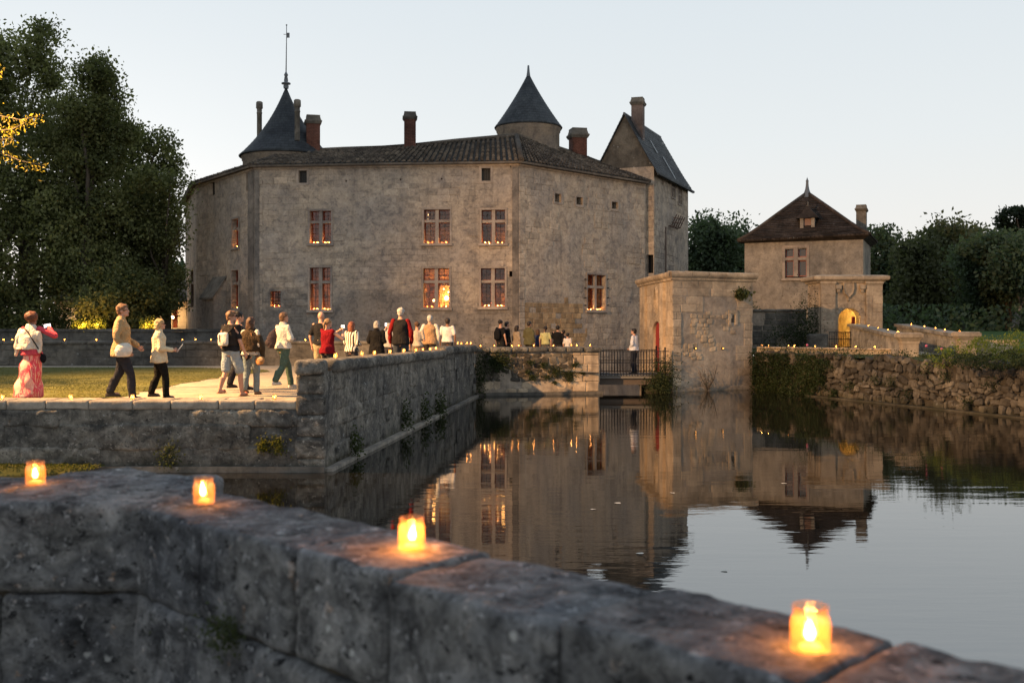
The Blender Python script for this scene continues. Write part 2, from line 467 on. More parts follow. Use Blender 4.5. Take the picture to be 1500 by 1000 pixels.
def water_mat():
    m, nt, b = mat_new('moat_water')
    b.inputs['Base Color'].default_value = (0.006, 0.0055, 0.004, 1)
    b.inputs['Roughness'].default_value = 0.015
    b.inputs['IOR'].default_value = 3.0
    b.inputs['Specular IOR Level'].default_value = 0.6
    geo = nd(nt, 'ShaderNodeNewGeometry')
    p = geo.outputs['Position']
    n1 = noise_tex(nt, p, 1.0, 4, 0.55, stretch=(0.6, 2.6, 1))
    n2 = noise_tex(nt, p, 0.12, 3, 0.6)
    patch = ramp(nt, n2, [(0.42, (0.15,) * 3), (0.62, (1, 1, 1))])
    bp = nd(nt, 'ShaderNodeBump', i_Strength=1.0, i_Distance=0.006)
    nt.links.new(math_(nt, 'MULTIPLY', n1, patch), bp.inputs['Height'])
    nt.links.new(bp.outputs[0], b.inputs['Normal'])
    return m
M_water = water_mat()

def ground_mat(name, c0, c1, c2, s=3.0, bump=0.4):
    m, nt, b = mat_new(name)
    geo = nd(nt, 'ShaderNodeNewGeometry'); p = geo.outputs['Position']
    n = noise_tex(nt, p, s, 8, 0.75); n2 = noise_tex(nt, p, 0.5, 4, 0.6); n3 = noise_tex(nt, p, 45, 3, 0.7)
    c = ramp(nt, n, [(0.3, c0), (0.5, c1), (0.75, c2)])
    c = mix(nt, 0.7, c, ramp(nt, n2, [(0.35, (0.72,) * 3), (0.65, (1.1,) * 3)]), 'MULTIPLY')
    c = mix(nt, 0.7, c, ramp(nt, n3, [(0.3, (0.7,) * 3), (0.7, (1.15,) * 3)]), 'MULTIPLY')
    nt.links.new(c, b.inputs['Base Color'])
    b.inputs['Roughness'].default_value = 0.95
    b.inputs['Specular IOR Level'].default_value = 0.1
    bp = nd(nt, 'ShaderNodeBump', i_Strength=bump, i_Distance=0.03)
    nt.links.new(math_(nt, 'ADD', n, n3), bp.inputs['Height']); nt.links.new(bp.outputs[0], b.inputs['Normal'])
    return m
M_gravel = ground_mat('pale_gravel', (0.23, 0.19, 0.14), (0.33, 0.28, 0.21), (0.42, 0.36, 0.28))
M_lawn = ground_mat('dry_lawn', (0.055, 0.06, 0.018), (0.10, 0.10, 0.03), (0.17, 0.15, 0.05), s=1.6)
M_field = ground_mat('far_ground', (0.03, 0.04, 0.015), (0.05, 0.06, 0.02), (0.07, 0.08, 0.03))

# ------------------------------------------------------------------ masonry helpers
class Face:
    """a vertical wall plane from A to B (left to right seen from outside)"""
    def __init__(s, A, B):
        s.A, s.B = Vector((A[0], A[1])), Vector((B[0], B[1]))
        d = s.B - s.A
        s.L = d.length
        s.d = d / s.L
        s.n = Vector((s.d.y, -s.d.x))
    def p(s, u, z, o=0.0):
        q = s.A + s.d * u + s.n * o
        return Vector((q.x, q.y, z))
    def u(s, px):
        k = (px - 750) / 1500
        return (k * s.A.y - s.A.x) / (s.d.x - k * s.d.y)
    def D(s, px):
        return s.A.y + s.d.y * s.u(px)
    def z(s, px, py):
        return H - (py - 475) * s.D(px) / 1500
    def rect(s, x0, x1, y0, y1):
        xm = (x0 + x1) / 2
        return [s.u(x0), s.u(x1), s.z(xm, y1), s.z(xm, y0)]
    def M(s, u, z, o=0.0):
        """local x along the wall, y outward, z up"""
        m = Matrix(((s.d.x, s.n.x, 0, 0), (s.d.y, s.n.y, 0, 0), (0, 0, 1, 0), (0, 0, 0, 1)))
        m.translation = s.p(u, z, o)
        return m

def wall_mesh(bm, F, z0, z1, holes=(), depth=0.4, wob=0.02, cell=0.8, ztop=None, arch=None, back=True):
    uvl = bm.loops.layers.uv.verify()
    us = {0.0, F.L}; zs = {z0, z1}
    for h in holes:
        us.update(h[:2]); zs.update(h[2:4])
    def dens(vals):
        vals = sorted(vals); out = [vals[0]]
        for a, b in zip(vals, vals[1:]):
            if b - a < 1e-4: continue
            k = max(1, round((b - a) / cell))
            out += [a + (b - a) * i / k for i in range(1, k + 1)]
        return out
    us, zs = dens(us), dens(zs)
    V = {}
    def vert(u, z):
        k = (round(u, 4), round(z, 4))
        if k not in V:
            e = min(1, u / 0.5, (F.L - u) / 0.5)
            o = wob * e * noise.noise(F.p(u, z) * 0.9)
            zz = z
            if ztop and z1 - z0 > 0: zz = z0 + (z - z0) * (ztop(u / F.L) - z0) / (z1 - z0)
            V[k] = (bm.verts.new(F.p(u, zz, o)), o)
        return V[k]
    inside = lambda u, z: any(h[0] < u < h[1] and h[2] < z < h[3] for h in holes)
    for i in range(len(us) - 1):
        for j in range(len(zs) - 1):
            if inside((us[i] + us[i + 1]) / 2, (zs[j] + zs[j + 1]) / 2): continue
            cs = ((us[i], zs[j]), (us[i + 1], zs[j]), (us[i + 1], zs[j + 1]), (us[i], zs[j + 1]))
            f = bm.faces.new([vert(*c)[0] for c in cs])
            for l, c in zip(f.loops, cs): l[uvl].uv = c
    for h in holes:
        u0, u1, a, b = h[:4]
        for (p, q) in (((u0, a), (u1, a)), ((u1, a), (u1, b)), ((u1, b), (u0, b)), ((u0, b), (u0, a))):
            f = quad(bm, F.p(*p, 0.012), F.p(*q, 0.012), F.p(*q, -depth), F.p(*p, -depth))
            for l, c in zip(f.loops, (p, q, q, p)): l[uvl].uv = c

def unit_slabs(n, mat, rounded=0.06, jit=0.035):
    """block with chamfered outer edge, 1 x 1 x 1, outward +y"""
    out = []
    for k in range(n):
        bm = bmesh.new()
        j = lambda: random.uniform(-jit, jit)
        c = rounded
        back = [(-.5 + j(), 0, -.5 + j()), (.5 + j(), 0, -.5 + j()), (.5 + j(), 0, .5 + j()), (-.5 + j(), 0, .5 + j())]
        mid = [(x, 0.55 + j(), z) for x, _, z in back]
        fr = [(x - math.copysign(c + abs(j()), x), 1 + j() * 2.5, z - math.copysign(c * 1.3 + abs(j()), z)) for x, _, z in back]
        vb, vm, vf = ([bm.verts.new(p) for p in s] for s in (back, mid, fr))
        for i in range(4):
            i2 = (i + 1) % 4
            bm.faces.new((vb[i], vb[i2], vm[i2], vm[i])); bm.faces.new((vm[i], vm[i2], vf[i2], vf[i]))
        bm.faces.new(vf)
        bmesh.ops.recalc_face_normals(bm, faces=bm.faces[:])
        me = bpy.data.meshes.new('stone'); bm.to_mesh(me); bm.free(); me.materials.append(mat)
        out.append(me)
    return out

def unit_lumps(n, mat, jit=0.09):
    """rounded field stone, 1 x 1 x 1 about the origin, 44 triangles"""
    out = []
    for k in range(n):
        bm = bmesh.new()
        bmesh.ops.create_cube(bm, size=1.0)
        bmesh.ops.bevel(bm, geom=bm.edges[:], offset=0.2, segments=1, affect='EDGES', profile=0.5)
        for v in bm.verts:
            v.co += Vector([random.uniform(-jit, jit) for _ in range(3)])
        me = bpy.data.meshes.new('stone'); bm.to_mesh(me); bm.free(); me.materials.append(mat)
        me.polygons.foreach_set('use_smooth', [False] * len(me.polygons))
        out.append(me)
    return out

def place(name, me, parent, M):
    o = bpy.data.objects.new(name, me)
    COL.objects.link(o)
    o.parent = parent
    o.matrix_basis = base_inv(parent) @ M
    return o

def stuff(name, items, mat, parent):
    """join many (mesh, matrix) pieces into one part"""
    bm = bmesh.new()
    for me, M in items:
        k = len(bm.verts)
        bm.from_mesh(me)
        bm.verts.ensure_lookup_table()
        for v in bm.verts[k:]: v.co = M @ v.co
    o = obj(name, bm, mat, parent)
    o['kind'] = 'stuff'
    return o

def ashlar(F, u0, u1, z0, z1, hs=(0.26, 0.34), ws=(0.4, 0.75), keep=None, proud=(0.004, 0.02), holes=(), joint=0.012, slabs=None):
    """courses of blocks standing a little proud; returns (mesh, matrix) pieces"""
    out = []
    z = z0
    while z < z1 - 0.06:
        h = min(random.uniform(*hs), z1 - z)
        if z1 - z - h < 0.09: h = z1 - z
        u = u0
        first = True
        while u < u1 - 0.02:
            w = random.uniform(*ws) * (random.uniform(0.45, 1) if first else 1)
            first = False
            if u1 - u - w < ws[0] * 0.45: w = u1 - u
            w = min(w, u1 - u)
            um, zm = u + w / 2, z + h / 2
            if not any(a - 0.02 < u + w and u < b + 0.02 and c - 0.02 < z + h and z < d + 0.02 for a, b, c, d in holes) and (keep is None or keep(um, zm)):
                M = F.M(um, zm, 0) @ Matrix.Diagonal((w - joint, random.uniform(*proud) + 0.004, h - joint, 1))
                out.append((random.choice(slabs), M))
            u += w
        z += h
    return out

def rubble(F, u0, u1, z0, z1, size=(0.16, 0.34), keep=None, depth=0.16, holes=(), lumps=None, ztop=None, wild=.22):
    out = []
    z = z0
    while z < z1 - 0.04:
        h = random.uniform(size[0], size[1]) * 0.72
        u = u0 + random.uniform(-.1, 0)
        while u < u1:
            w = random.uniform(*size) * 1.15
            um, zm = u + w / 2, z + h / 2 + random.uniform(-.1, .1) * wild
            top = ztop(um / F.L) if ztop else z1 + 0.1
            if zm < top and not any(a < um < b and c < zm < d for a, b, c, d in holes) and (keep is None or keep(um, zm)):
                M = F.M(um, zm, random.uniform(-0.03, 0.012)) @ Matrix.Rotation(random.uniform(-wild, wild), 4, 'Y') @ Matrix.Diagonal((w * random.uniform(0.86, 1.02), depth * random.uniform(.7, 1.2), h * random.uniform(0.86, 1.08 + wild * .3), 1))
                out.append((random.choice(lumps), M))
            u += w
        z += h
    return out

SL_castle = unit_slabs(8, M_castle_block)
SL_ochre = unit_slabs(6, M_ochre)
SL_par = unit_slabs(6, M_par)
SL_gate = unit_slabs(8, M_gate)
SL_wall = unit_slabs(8, M_wall, 0.05, 0.04)
SL_dark = unit_slabs(6, M_darkwall)
SL_dress = unit_slabs(5, M_dress, 0.04, 0.02)
LU_rub = unit_lumps(12, M_rubble)
LU_gate = unit_lumps(8, M_gate)

def rough_block(name, M, dims, res, amp, rad, mat, parent, seed=0, freq=3.0, lowf=.9):
    """a big worn block: rounded box with noise-worn faces; dims in M's frame, origin at its centre"""
    bm = bmesh.new()
    hx, hy, hz = (d / 2 for d in dims)
    r = min(rad, hx * .9, hy * .9, hz * .9)
    seen = {}
    def v(p):
        k = tuple(round(c, 4) for c in p)
        if k not in seen:
            q = Vector(p)
            inner = Vector((max(-hx + r, min(hx - r, q.x)), max(-hy + r, min(hy - r, q.y)), max(-hz + r, min(hz - r, q.z))))
            dd = q - inner
            n = dd.normalized() if dd.length > 1e-6 else Vector((0, 0, 1))
            q2 = inner + n * r
            w = M @ q2
            s = Vector((seed * 7.3, seed * 3.1, seed * 5.7))
            d = noise.fractal(w * freq + s, 0.9, 2.0, 5) * amp + noise.noise(w * freq * 0.35 + s) * amp * lowf
            q2 = q2 + n * d
            seen[k] = bm.verts.new(M @ q2)
        return seen[k]
    def grid(o, a, b, na, nb):
        for i in range(na):
            for j in range(nb):
                c = [o + a * ((i + di) / na) + b * ((j + dj) / nb) for di, dj in ((0, 0), (1, 0), (1, 1), (0, 1))]
                bm.faces.new([v(p) for p in c]).smooth = True
    nx, ny, nz = (max(2, int(d / res)) for d in dims)
    X, Y, Z = Vector((2 * hx, 0, 0)), Vector((0, 2 * hy, 0)), Vector((0, 0, 2 * hz))
    o = Vector((-hx, -hy, -hz))
    grid(o, X, Z, nx, nz); grid(o + Y, Z, X, nz, nx)
    grid(o, Z, Y, nz, ny); grid(o + X, Y, Z, ny, nz)
    grid(o + Z, X, Y, nx, ny); grid(o, Y, X, ny, nx)
    return obj(name, bm, mat, parent)

# ------------------------------------------------------------------ foliage helpers
def leaves_mesh(name, pts, size, up=0.25, aspect=0.62):
    """one small folded blade per point (numpy, from_pydata)"""
    n = len(pts)
    d = nrng.normal(size=(n, 3)); d[:, 2] -= up
    d /= np.linalg.norm(d, axis=1)[:, None]
    r = nrng.normal(size=(n, 3))
    s = np.cross(d, r); s /= (np.linalg.norm(s, axis=1)[:, None] + 1e-9)
    sz = (size * nrng.uniform(0.6, 1.3, n))[:, None]
    p0 = pts - d * sz * .5
    p2 = pts + d * sz * .5
    nn = np.cross(d, s) * sz * 0.12
    p1 = pts + s * sz * aspect * .5 + nn
    p3 = pts - s * sz * aspect * .5 + nn
    V = np.stack([p0, p1, p2, p3], 1).reshape(-1, 3)
    me = bpy.data.meshes.new(name)
    me.vertices.add(4 * n); me.vertices.foreach_set('co', V.ravel().astype(np.float32))
    me.loops.add(4 * n); me.loops.foreach_set('vertex_index', np.arange(4 * n, dtype=np.int32))
    me.polygons.add(n); me.polygons.foreach_set('loop_start', np.arange(0, 4 * n, 4, dtype=np.int32))
    me.polygons.foreach_set('loop_total', np.full(n, 4, dtype=np.int32))
    me.update(calc_edges=True)
    me.validate()
    return me

def blob_points(blobs, n, shell=0.55, clump=0.5, per=28):
    """points gathered in sprigs through ellipsoids (cx,cy,cz,rx,ry,rz)"""
    vols = np.array([(b[3] * b[4] * b[5]) ** (2 / 3) for b in blobs]); vols /= vols.sum()
    nc = max(4, n // per)
    idx = nrng.choice(len(blobs), nc, p=vols)
    B = np.array(blobs)[idx]
    d = nrng.normal(size=(nc, 3)); d /= np.linalg.norm(d, axis=1)[:, None]
    rr = shell + (1 - shell) * nrng.random(nc) ** 0.7
    rr *= 1 + 0.22 * np.sin(d[:, 0] * 5 + idx) * np.cos(d[:, 2] * 6 + idx * 2)
    c = B[:, :3] + d * rr[:, None] * B[:, 3:]
    ck = np.repeat(c, per, 0)
    cs = np.repeat(clump * nrng.uniform(.5, 1.5, nc), per)
    return ck + np.clip(nrng.normal(size=ck.shape), -1.5, 1.5) * cs[:, None] * np.array([1, 1, .75])

def tree(name, label, base, blobs, n, leaf, mat, trunk_r=0.35, bark=None, group=None, clump=0.5, shell=0.5, limbs=7, lean=(0, 0)):
    t = thing(name, base, label, 'tree', group)
    bx = Vector(base)
    top = max(blobs, key=lambda b: b[2])
    bm = bmesh.new()
    hub = Vector((bx.x + lean[0], bx.y + lean[1], bx.z + (top[2] - bx.z) * 0.45))
    tube(bm, [bx - Vector((0, 0, .3)), bx.lerp(hub, .3) + Vector((.08, 0, 0)), bx.lerp(hub, .7), hub], [trunk_r * 1.25, trunk_r, trunk_r * .7, trunk_r * .4], 10)
    for b in sorted(blobs, key=lambda b: -b[5])[:limbs]:
        c = Vector(b[:3])
        s = bx.lerp(hub, random.uniform(.6, 1))
        m = s.lerp(c, .5) + Vector((random.uniform(-.4, .4), random.uniform(-.4, .4), .3))
        tube(bm, [s, m, c, c + Vector((random.uniform(-.5, .5) * b[3], 0, b[5] * .6))], [trunk_r * .35, trunk_r * .22, trunk_r * .12, .03], 6)
    obj('trunk', bm, bark or M_bark, t)
    me = leaves_mesh('crown', blob_points(blobs, n, shell, clump), leaf)
    o = obj('crown', me, mat, t)
    return t

def tuft(name, label, cat, pts, size, mat, base, group=None, stems=None, up=0.25, kind=None):
    t = thing(name, base, label, cat, group)
    obj('leaves', leaves_mesh('leaves', np.array(pts), size, up), mat, t)
    if stems:
        bm = bmesh.new()
        for s in stems: tube(bm, s, [0.018] + [0.008] * (len(s) - 1), 5)
        obj('stems', bm, M_bark, t)
    return t

ORD = ['first', 'second', 'third', 'fourth', 'fifth', 'sixth', 'seventh', 'eighth', 'ninth', 'tenth', 'eleventh', 'twelfth', 'thirteenth', 'fourteenth', 'fifteenth', 'sixteenth']

# ------------------------------------------------------------------ the setting: water and ground
bm = bmesh.new()
quad(bm, Vector((-70, -3, 0)), Vector((45, -3, 0)), Vector((45, 85, 0)), Vector((-70, 85, 0)))
tag(obj('water', bm, M_water), 'still dark moat water mirroring the castle and the sky', 'water', kind='structure')

bm = bmesh.new()
def poly(bm, pts):
    bm.faces.new([bm.verts.new(p) for p in pts])
poly(bm, [(9.75, 40.6, 1.46), (14.35, 28.7, 1.46), (24, 4, 1.46), (24, -60, 1.46), (500, -60, 1.46), (500, 72, 1.46), (12.5, 72, 1.46), (9.75, 47, 1.46)])
poly(bm, [(-600, 72, 1.2), (500, 72, 1.2), (500, 900, 1.2), (-600, 900, 1.2)])
poly(bm, [(-600, -60, 1.2), (-45, -60, 1.2), (-45, 45, 1.2), (-25, 46, 1.2), (-25, 72, 1.2), (-600, 72, 1.2)])
tag(obj('ground', bm, M_field), 'dark grass and earth beyond the moat', 'ground', kind='structure')

bm = bmesh.new()
poly(bm, [(-14, -8, 1.05), (9, -8, 1.05), (1.5, 0.85, 1.05), (-1.5, 3.85, 1.05), (-14, 3.85, 1.05)])
tag(obj('path', bm, M_gravel), 'gravel path on the near bank behind the low wall', 'path', kind='structure')

def zg(X, Y):
    t = max(0, min(1, (Y - 27) / 15))
    z = 1.16 - 0.20 * t
    if X > 1.5 and Y > 37: z -= 0.12 * (X - 1.5)
    return z + 0.015 * noise.noise(Vector((X * .4, Y * .4, 0)))
def xr(Y):
    return -3.32 + (Y - 18.1) * 0.1042 - 0.3 if Y < 38.0 else 3.2
bm = bmesh.new()
ys = [18.5 + 0.8 * i for i in range(25)] + [38.05, 39, 40, 41, 42, 43, 44.5]
prev = None
for Y in ys:
    x0 = -45 if Y < 40.5 else -5.6
    row = []
    n = 34
    for i in range(n + 1):
        X = x0 + (xr(Y) - x0) * (i / n)
        row.append(bm.verts.new((X, Y, zg(X, Y))))
    if prev:
        for i in range(n): bm.faces.new((prev[i], prev[i + 1], row[i + 1], row[i]))
    prev = row
tag(obj('terrace', bm, M_gravel, smooth=True), 'pale gravel terrace the visitors are walking over', 'terrace', kind='structure')

lawn_edge = [(120, 18.62), (150, 19.4), (188, 20.6), (215, 22), (250, 24), (290, 26), (330, 28.4), (372, 31), (396, 33), (388, 34.6), (345, 36.2), (280, 37.4)]
bm = bmesh.new()
prev = None
Ys = [18.6 + (37.4 - 18.6) * i / 60 for i in range(61)]
def lawn_x(Y):
    for (a, ya), (b, yb) in zip(lawn_edge, lawn_edge[1:]):
        if ya <= Y <= yb:
            px = a + (b - a) * (Y - ya) / (yb - ya)
            return (px - 750) / 1500 * Y + 0.22 * noise.noise(Vector((Y * 2.1, 3, 0)))
    return (280 - 750) / 1500 * Y
for Y in Ys:
    xe = lawn_x(Y)
    row = [bm.verts.new((-45 + (xe + 45) * i / 30, Y, zg(-45 + (xe + 45) * i / 30, Y) + 0.012)) for i in range(31)]
    if prev:
        for i in range(30): bm.faces.new((prev[i], prev[i + 1], row[i + 1], row[i]))
    prev = row
tag(obj('lawn', bm, M_lawn, smooth=True), 'dry lawn beside the gravel, dappled by warm light', 'lawn', kind='structure')
gp = []
while len(gp) < 26000:
    Y = 18.7 + 18.5 * random.random() ** 1.5
    X = random.uniform(-0.55 * Y - .5, lawn_x(Y) + 0.1)
    if noise.noise(Vector((X * .7, Y * .7, 1))) > -0.25: gp.append((X, Y, zg(X, Y) + 0.02))
M_grass = leafmat('dry_grass_blade', (0.06, 0.065, 0.018), (0.17, 0.15, 0.05))
tag(obj('grass', leaves_mesh('grass', np.array(gp), 0.055, up=-0.5, aspect=0.16), M_grass), 'short dry grass growing on the lawn', 'grass', kind='stuff')

# ------------------------------------------------------------------ windows
FAR_CANDLES = []       # (place, size, label, group, watts)
def room(parent, F, rc, wat, tint=(1.0, 0.42, 0.12), deep=2.2, mu=0.45, mz=0.3, lx=0.3, bulb=False):
    u0, u1, z0, z1 = rc
    bm = bmesh.new()
    a, b, c, d = u0 - mu, u1 + mu, z0 - mz * .4, z1 + mz
    o0, o1 = -0.46, -0.46 - deep
    q = lambda u, z, o: F.p(u, z, o)
    quad(bm, q(a, c, o1), q(b, c, o1), q(b, d, o1), q(a, d, o1))
    quad(bm, q(a, c, o0), q(a, c, o1), q(a, d, o1), q(a, d, o0))
    quad(bm, q(b, c, o1), q(b, c, o0), q(b, d, o0), q(b, d, o1))
    quad(bm, q(a, c, o0), q(b, c, o0), q(b, c, o1), q(a, c, o1))
    quad(bm, q(a, d, o1), q(b, d, o1), q(b, d, o0), q(a, d, o0))
    # a little furniture to break the back wall: a cupboard and a picture rail
    k = random.uniform(.2, .6)
    box(bm, (0, 0.05, 0), ((b - a) * .35, 0.4, (d - c) * .55), F.M(a + (b - a) * k, c, o1))
    box(bm, (0.05, 0.03, 0), ((b - a) - .05, 0.07, 0.08), F.M(a, c + (d - c) * .72, o1))
    obj('interior', bm, M_room, parent)
    lamp('room_lamp', 'POINT', F.p(u0 + (u1 - u0) * lx, z0 + (z1 - z0) * 0.3, -0.46 - deep * .55), tint, wat * .85, shadow_soft_size=0.12)
    if bulb:
        bm = bmesh.new()
        for (fu, fz, r) in ((0.72, 0.26, 0.12), (0.30, 0.52, 0.05), (0.22, 0.2, 0.06), (0.62, 0.5, 0.04), (.35, .33, .04), (.8, .42, .04)):
            bmesh.ops.create_icosphere(bm, subdivisions=2, radius=r, matrix=Matrix.Translation(F.p(u0 + (u1 - u0) * fu, z0 + (z1 - z0) * fz, -1.5)))
        obj('lit_lamp', bm, M_bulb, parent)

def cross_window(castle, F, rc, split=0.66, wat=10, cols=2, rows=2, lead=True, bulb=False, tint=(1, .42, .12), surround=True, lx=.3):
    u0, u1, z0, z1 = rc
    fw, mw = 0.05, 0.085
    um, zm = (u0 + u1) / 2, z0 + (z1 - z0) * split
    bm = bmesh.new()
    def strip(a, b, c, d, o0, o1): box(bm, (0, o0, 0), (b - a, o1, d - c), F.M(a, c, 0))
    if surround:
        s = 0.10
        strip(u0 - s, u0 - .002, z0, z1, 0.01, 0.045); strip(u1 + .002, u1 + s, z0, z1, 0.01, 0.045)
        strip(u0 - s, u1 + s, z1 + .002, z1 + s, 0.01, 0.06); strip(u0 - s - .05, u1 + s + .05, z0 - 0.12, z0 - .002, 0.01, 0.12)
    if cols == 2: strip(um - mw, um + mw, z0, z1, -0.2, -0.03)
    if rows == 2:
        strip(u0, um - mw - .002, zm - mw * .8, zm + mw * .8, -0.2, -0.04)
        strip(um + mw + .002, u1, zm - mw * .8, zm + mw * .8, -0.2, -0.04)
    strip(u0, u1, z0 - 0.01, z0 + 0.02, -0.44, -0.002)
    w = obj('window', bm, M_dress, castle)
    cells = []
    us = [(u0, um - mw), (um + mw, u1)] if cols == 2 else [(u0, u1)]
    zs = [(z0 + .02, zm - mw * .8), (zm + mw * .8, z1)] if rows == 2 else [(z0 + .02, z1)]
    for (a, b) in us:
        for (c, d) in zs:
            bm = bmesh.new()
            f = 0.035
            for (p, q, r, s_) in ((a, a + f, c, d), (b - f, b, c, d), (a + f + .001, b - f - .001, c, c + f), (a + f + .001, b - f - .001, d - f, d)):
                box(bm, (0, -0.29, 0), (q - p, -0.235, s_ - r), F.M(p, r, 0))
            obj('casement', bm, M_winwood, w)
            bm = bmesh.new()
            quad(bm, F.p(a, c, -.265), F.p(b, c, -.265), F.p(b, d, -.265), F.p(a, d, -.265))
            obj('pane', bm, M_pane, w)
            if lead:
                bm = bmesh.new()
                nx = 2 if b - a > .3 else 2
                nz = max(2, int((d - c) / .2))
                for i in range(1, nx): tube(bm, [F.p(a + (b - a) * i / nx, c, -.262), F.p(a + (b - a) * i / nx, d, -.262)], .009, 4)
                for i in range(1, nz): tube(bm, [F.p(a, c + (d - c) * i / nz, -.259), F.p(b, c + (d - c) * i / nz, -.259)], .008, 4)
                obj('glazing_bar', bm, M_came, w)
    room(w, F, rc, wat, tint, bulb=bulb, lx=lx)
    return w

# ------------------------------------------------------------------ the chateau
ZE = 10.6
W = [(-21.5, 67.4), (-18.04, 58.5), (-13.0, 51.7), (-6.73, 51.0), (0.336, 50.4), (7.5, 57.7), (10.0, 66.0), (0.0, 76.0), (-14.0, 76.0)]
castle = thing('chateau', (-6.0, 58.0, 0), 'long pale stone chateau with candlelit windows rising from the moat', 'chateau')
FA, FB, FC, FD, FE = Face(W[0], W[1]), Face(W[1], W[2]), Face(W[2], W[3]), Face(W[3], W[4]), Face(W[4], W[5])

def holes_of(F, rects): return [F.rect(*r) for r in rects]
winA = holes_of(FC, [(454, 485, 309, 356.5), (454, 484, 392, 454)])
winB = holes_of(FD, [(621, 659, 307, 356.5), (620, 658, 393, 450.5), (705.5, 740, 307.5, 356.5), (704.5, 739.5, 393, 449.5)])
winE = holes_of(FE, [(860, 886, 402.5, 454.5)])
smallC = holes_of(FC, [(396, 411, 426.5, 449.5)])
hatchC, hatchD = holes_of(FC, [(437.5, 449.5, 250, 268)]), holes_of(FD, [(705.5, 718.5, 246.5, 265)])
nicheE = holes_of(FE, [(812.5, 821.5, 284, 296), (844, 853, 289, 300), (896, 904.5, 296, 306)])
slitD = holes_of(FD, [(746, 751, 397, 405)])
winBl = holes_of(FB, [(340.5, 350, 321, 362.5), (340, 350, 396, 452)])
blindB = holes_of(FB, [(309, 315, 266, 286), (361, 367, 253, 279)])
winFA = holes_of(FA, [(279.6, 283.4, 395, 450)])
putC = [FC.rect(px - 1, px + 1, py - 1.2, py + 1.2) for px, py in ((384, 267), (507, 265))]
putD = [FD.rect(px - 1, px + 1, py - 1.2, py + 1.2) for px, py in ((587, 263), (647, 262), (748, 243.5))]
HOLES = {id(FA): winFA, id(FB): winBl + blindB, id(FC): winA + smallC + hatchC + putC, id(FD): winB + hatchD + slitD + putD, id(FE): winE + nicheE}
for F in (FA, FB, FC, FD, FE):
    bm = bmesh.new()
    wall_mesh(bm, F, -0.4, ZE, HOLES[id(F)], depth=0.46, wob=0.05)
    obj('wall', bm, M_castle, castle)
bm = bmesh.new()
for a, b in zip(W[5:], W[6:] + W[:1]): wall_mesh(bm, Face(a, b), -0.4, ZE, wob=0)
obj('wall', bm, M_castle, castle)

# dark backs for the openings without glass
bm = bmesh.new()
for F, hs in ((FC, hatchC + putC), (FD, hatchD + slitD + putD), (FE, nicheE)):
    for h in hs: quad(bm, F.p(h[0], h[2], -.45), F.p(h[1], h[2], -.45), F.p(h[1], h[3], -.45), F.p(h[0], h[3], -.45))
for h in blindB: quad(bm, FB.p(h[0], h[2], -.12), FB.p(h[1], h[2], -.12), FB.p(h[1], h[3], -.12), FB.p(h[0], h[3], -.12))
o = obj('recess', bm, [M_dark], castle)
for F, h in ((FC, hatchC[0]), (FD, hatchD[0])):
    bm = bmesh.new()
    n = 4
    for i in range(n):
        a, b = h[0] + (h[1] - h[0]) * i / n, h[0] + (h[1] - h[0]) * (i + 1) / n - .012
        box(bm, (0, -.24, 0), (b - a, -.2 + .01 * (i % 2), h[3] - h[2]), F.M(a, h[2], 0))
    obj('shutter', bm, M_came, castle)
for F, hs in ((FC, hatchC), (FD, hatchD), (FE, nicheE)):
    for (a, b, c, d) in hs:
        bm = bmesh.new()
        for (p, q, r, s_) in ((a - .12, a - .003, c - .1, d + .1), (b + .003, b + .12, c - .1, d + .1), (a, b, d + .003, d + .13), (a, b, c - .12, c - .003)):
            box(bm, (0, -.05, 0), (q - p, .03, s_ - r), F.M(p, r, 0))
        obj('opening_surround', bm, M_dress, castle)

cross_window(castle, FC, winA[0], wat=9, tint=(1, .25, .06), lx=.75)
cross_window(castle, FC, winA[1], wat=22, tint=(1, .45, .2), lx=.25)
cross_window(castle, FD, winB[0], wat=8, tint=(1, .5, .15), lx=.2)
cross_window(castle, FD, winB[1], wat=200, tint=(1, .55, .17), bulb=True, lx=.7)
cross_window(castle, FD, winB[2], wat=6, tint=(1, .5, .15), lx=.8)
cross_window(castle, FD, winB[3], wat=5, tint=(1, .4, .15))
cross_window(castle, FE, winE[0], wat=16, tint=(1, .5, .2), lx=.15)
cross_window(castle, FC, smallC[0], cols=1, rows=1, wat=6, surround=False)
for h, wt in zip(winBl, (14, 5)): cross_window(castle, FB, h, cols=1, rows=2, wat=wt)
cross_window(castle, FA, winFA[0], cols=1, rows=2, wat=4, surround=False)
# iron grille on the small window
bm = bmesh.new()
h = smallC[0]
for i in range(1, 4): tube(bm, [FC.p(h[0] + (h[1] - h[0]) * i / 4, h[2], -.05), FC.p(h[0] + (h[1] - h[0]) * i / 4, h[3], -.05)], .014, 5)
for i in range(1, 5): tube(bm, [FC.p(h[0], h[2] + (h[3] - h[2]) * i / 5, -.04), FC.p(h[1], h[2] + (h[3] - h[2]) * i / 5, -.04)], .014, 5)
obj('window_grille', bm, M_iron, castle)
# shutter hooks beside the right window
bm = bmesh.new()
for px in (856.5, 889.5):
    for py in (409, 422, 436, 447):
        tube(bm, [FE.p(FE.u(px), FE.z(px, py), 0), FE.p(FE.u(px), FE.z(px, py), .1)], .03, 5)
obj('shutter_hook', bm, M_iron, castle)

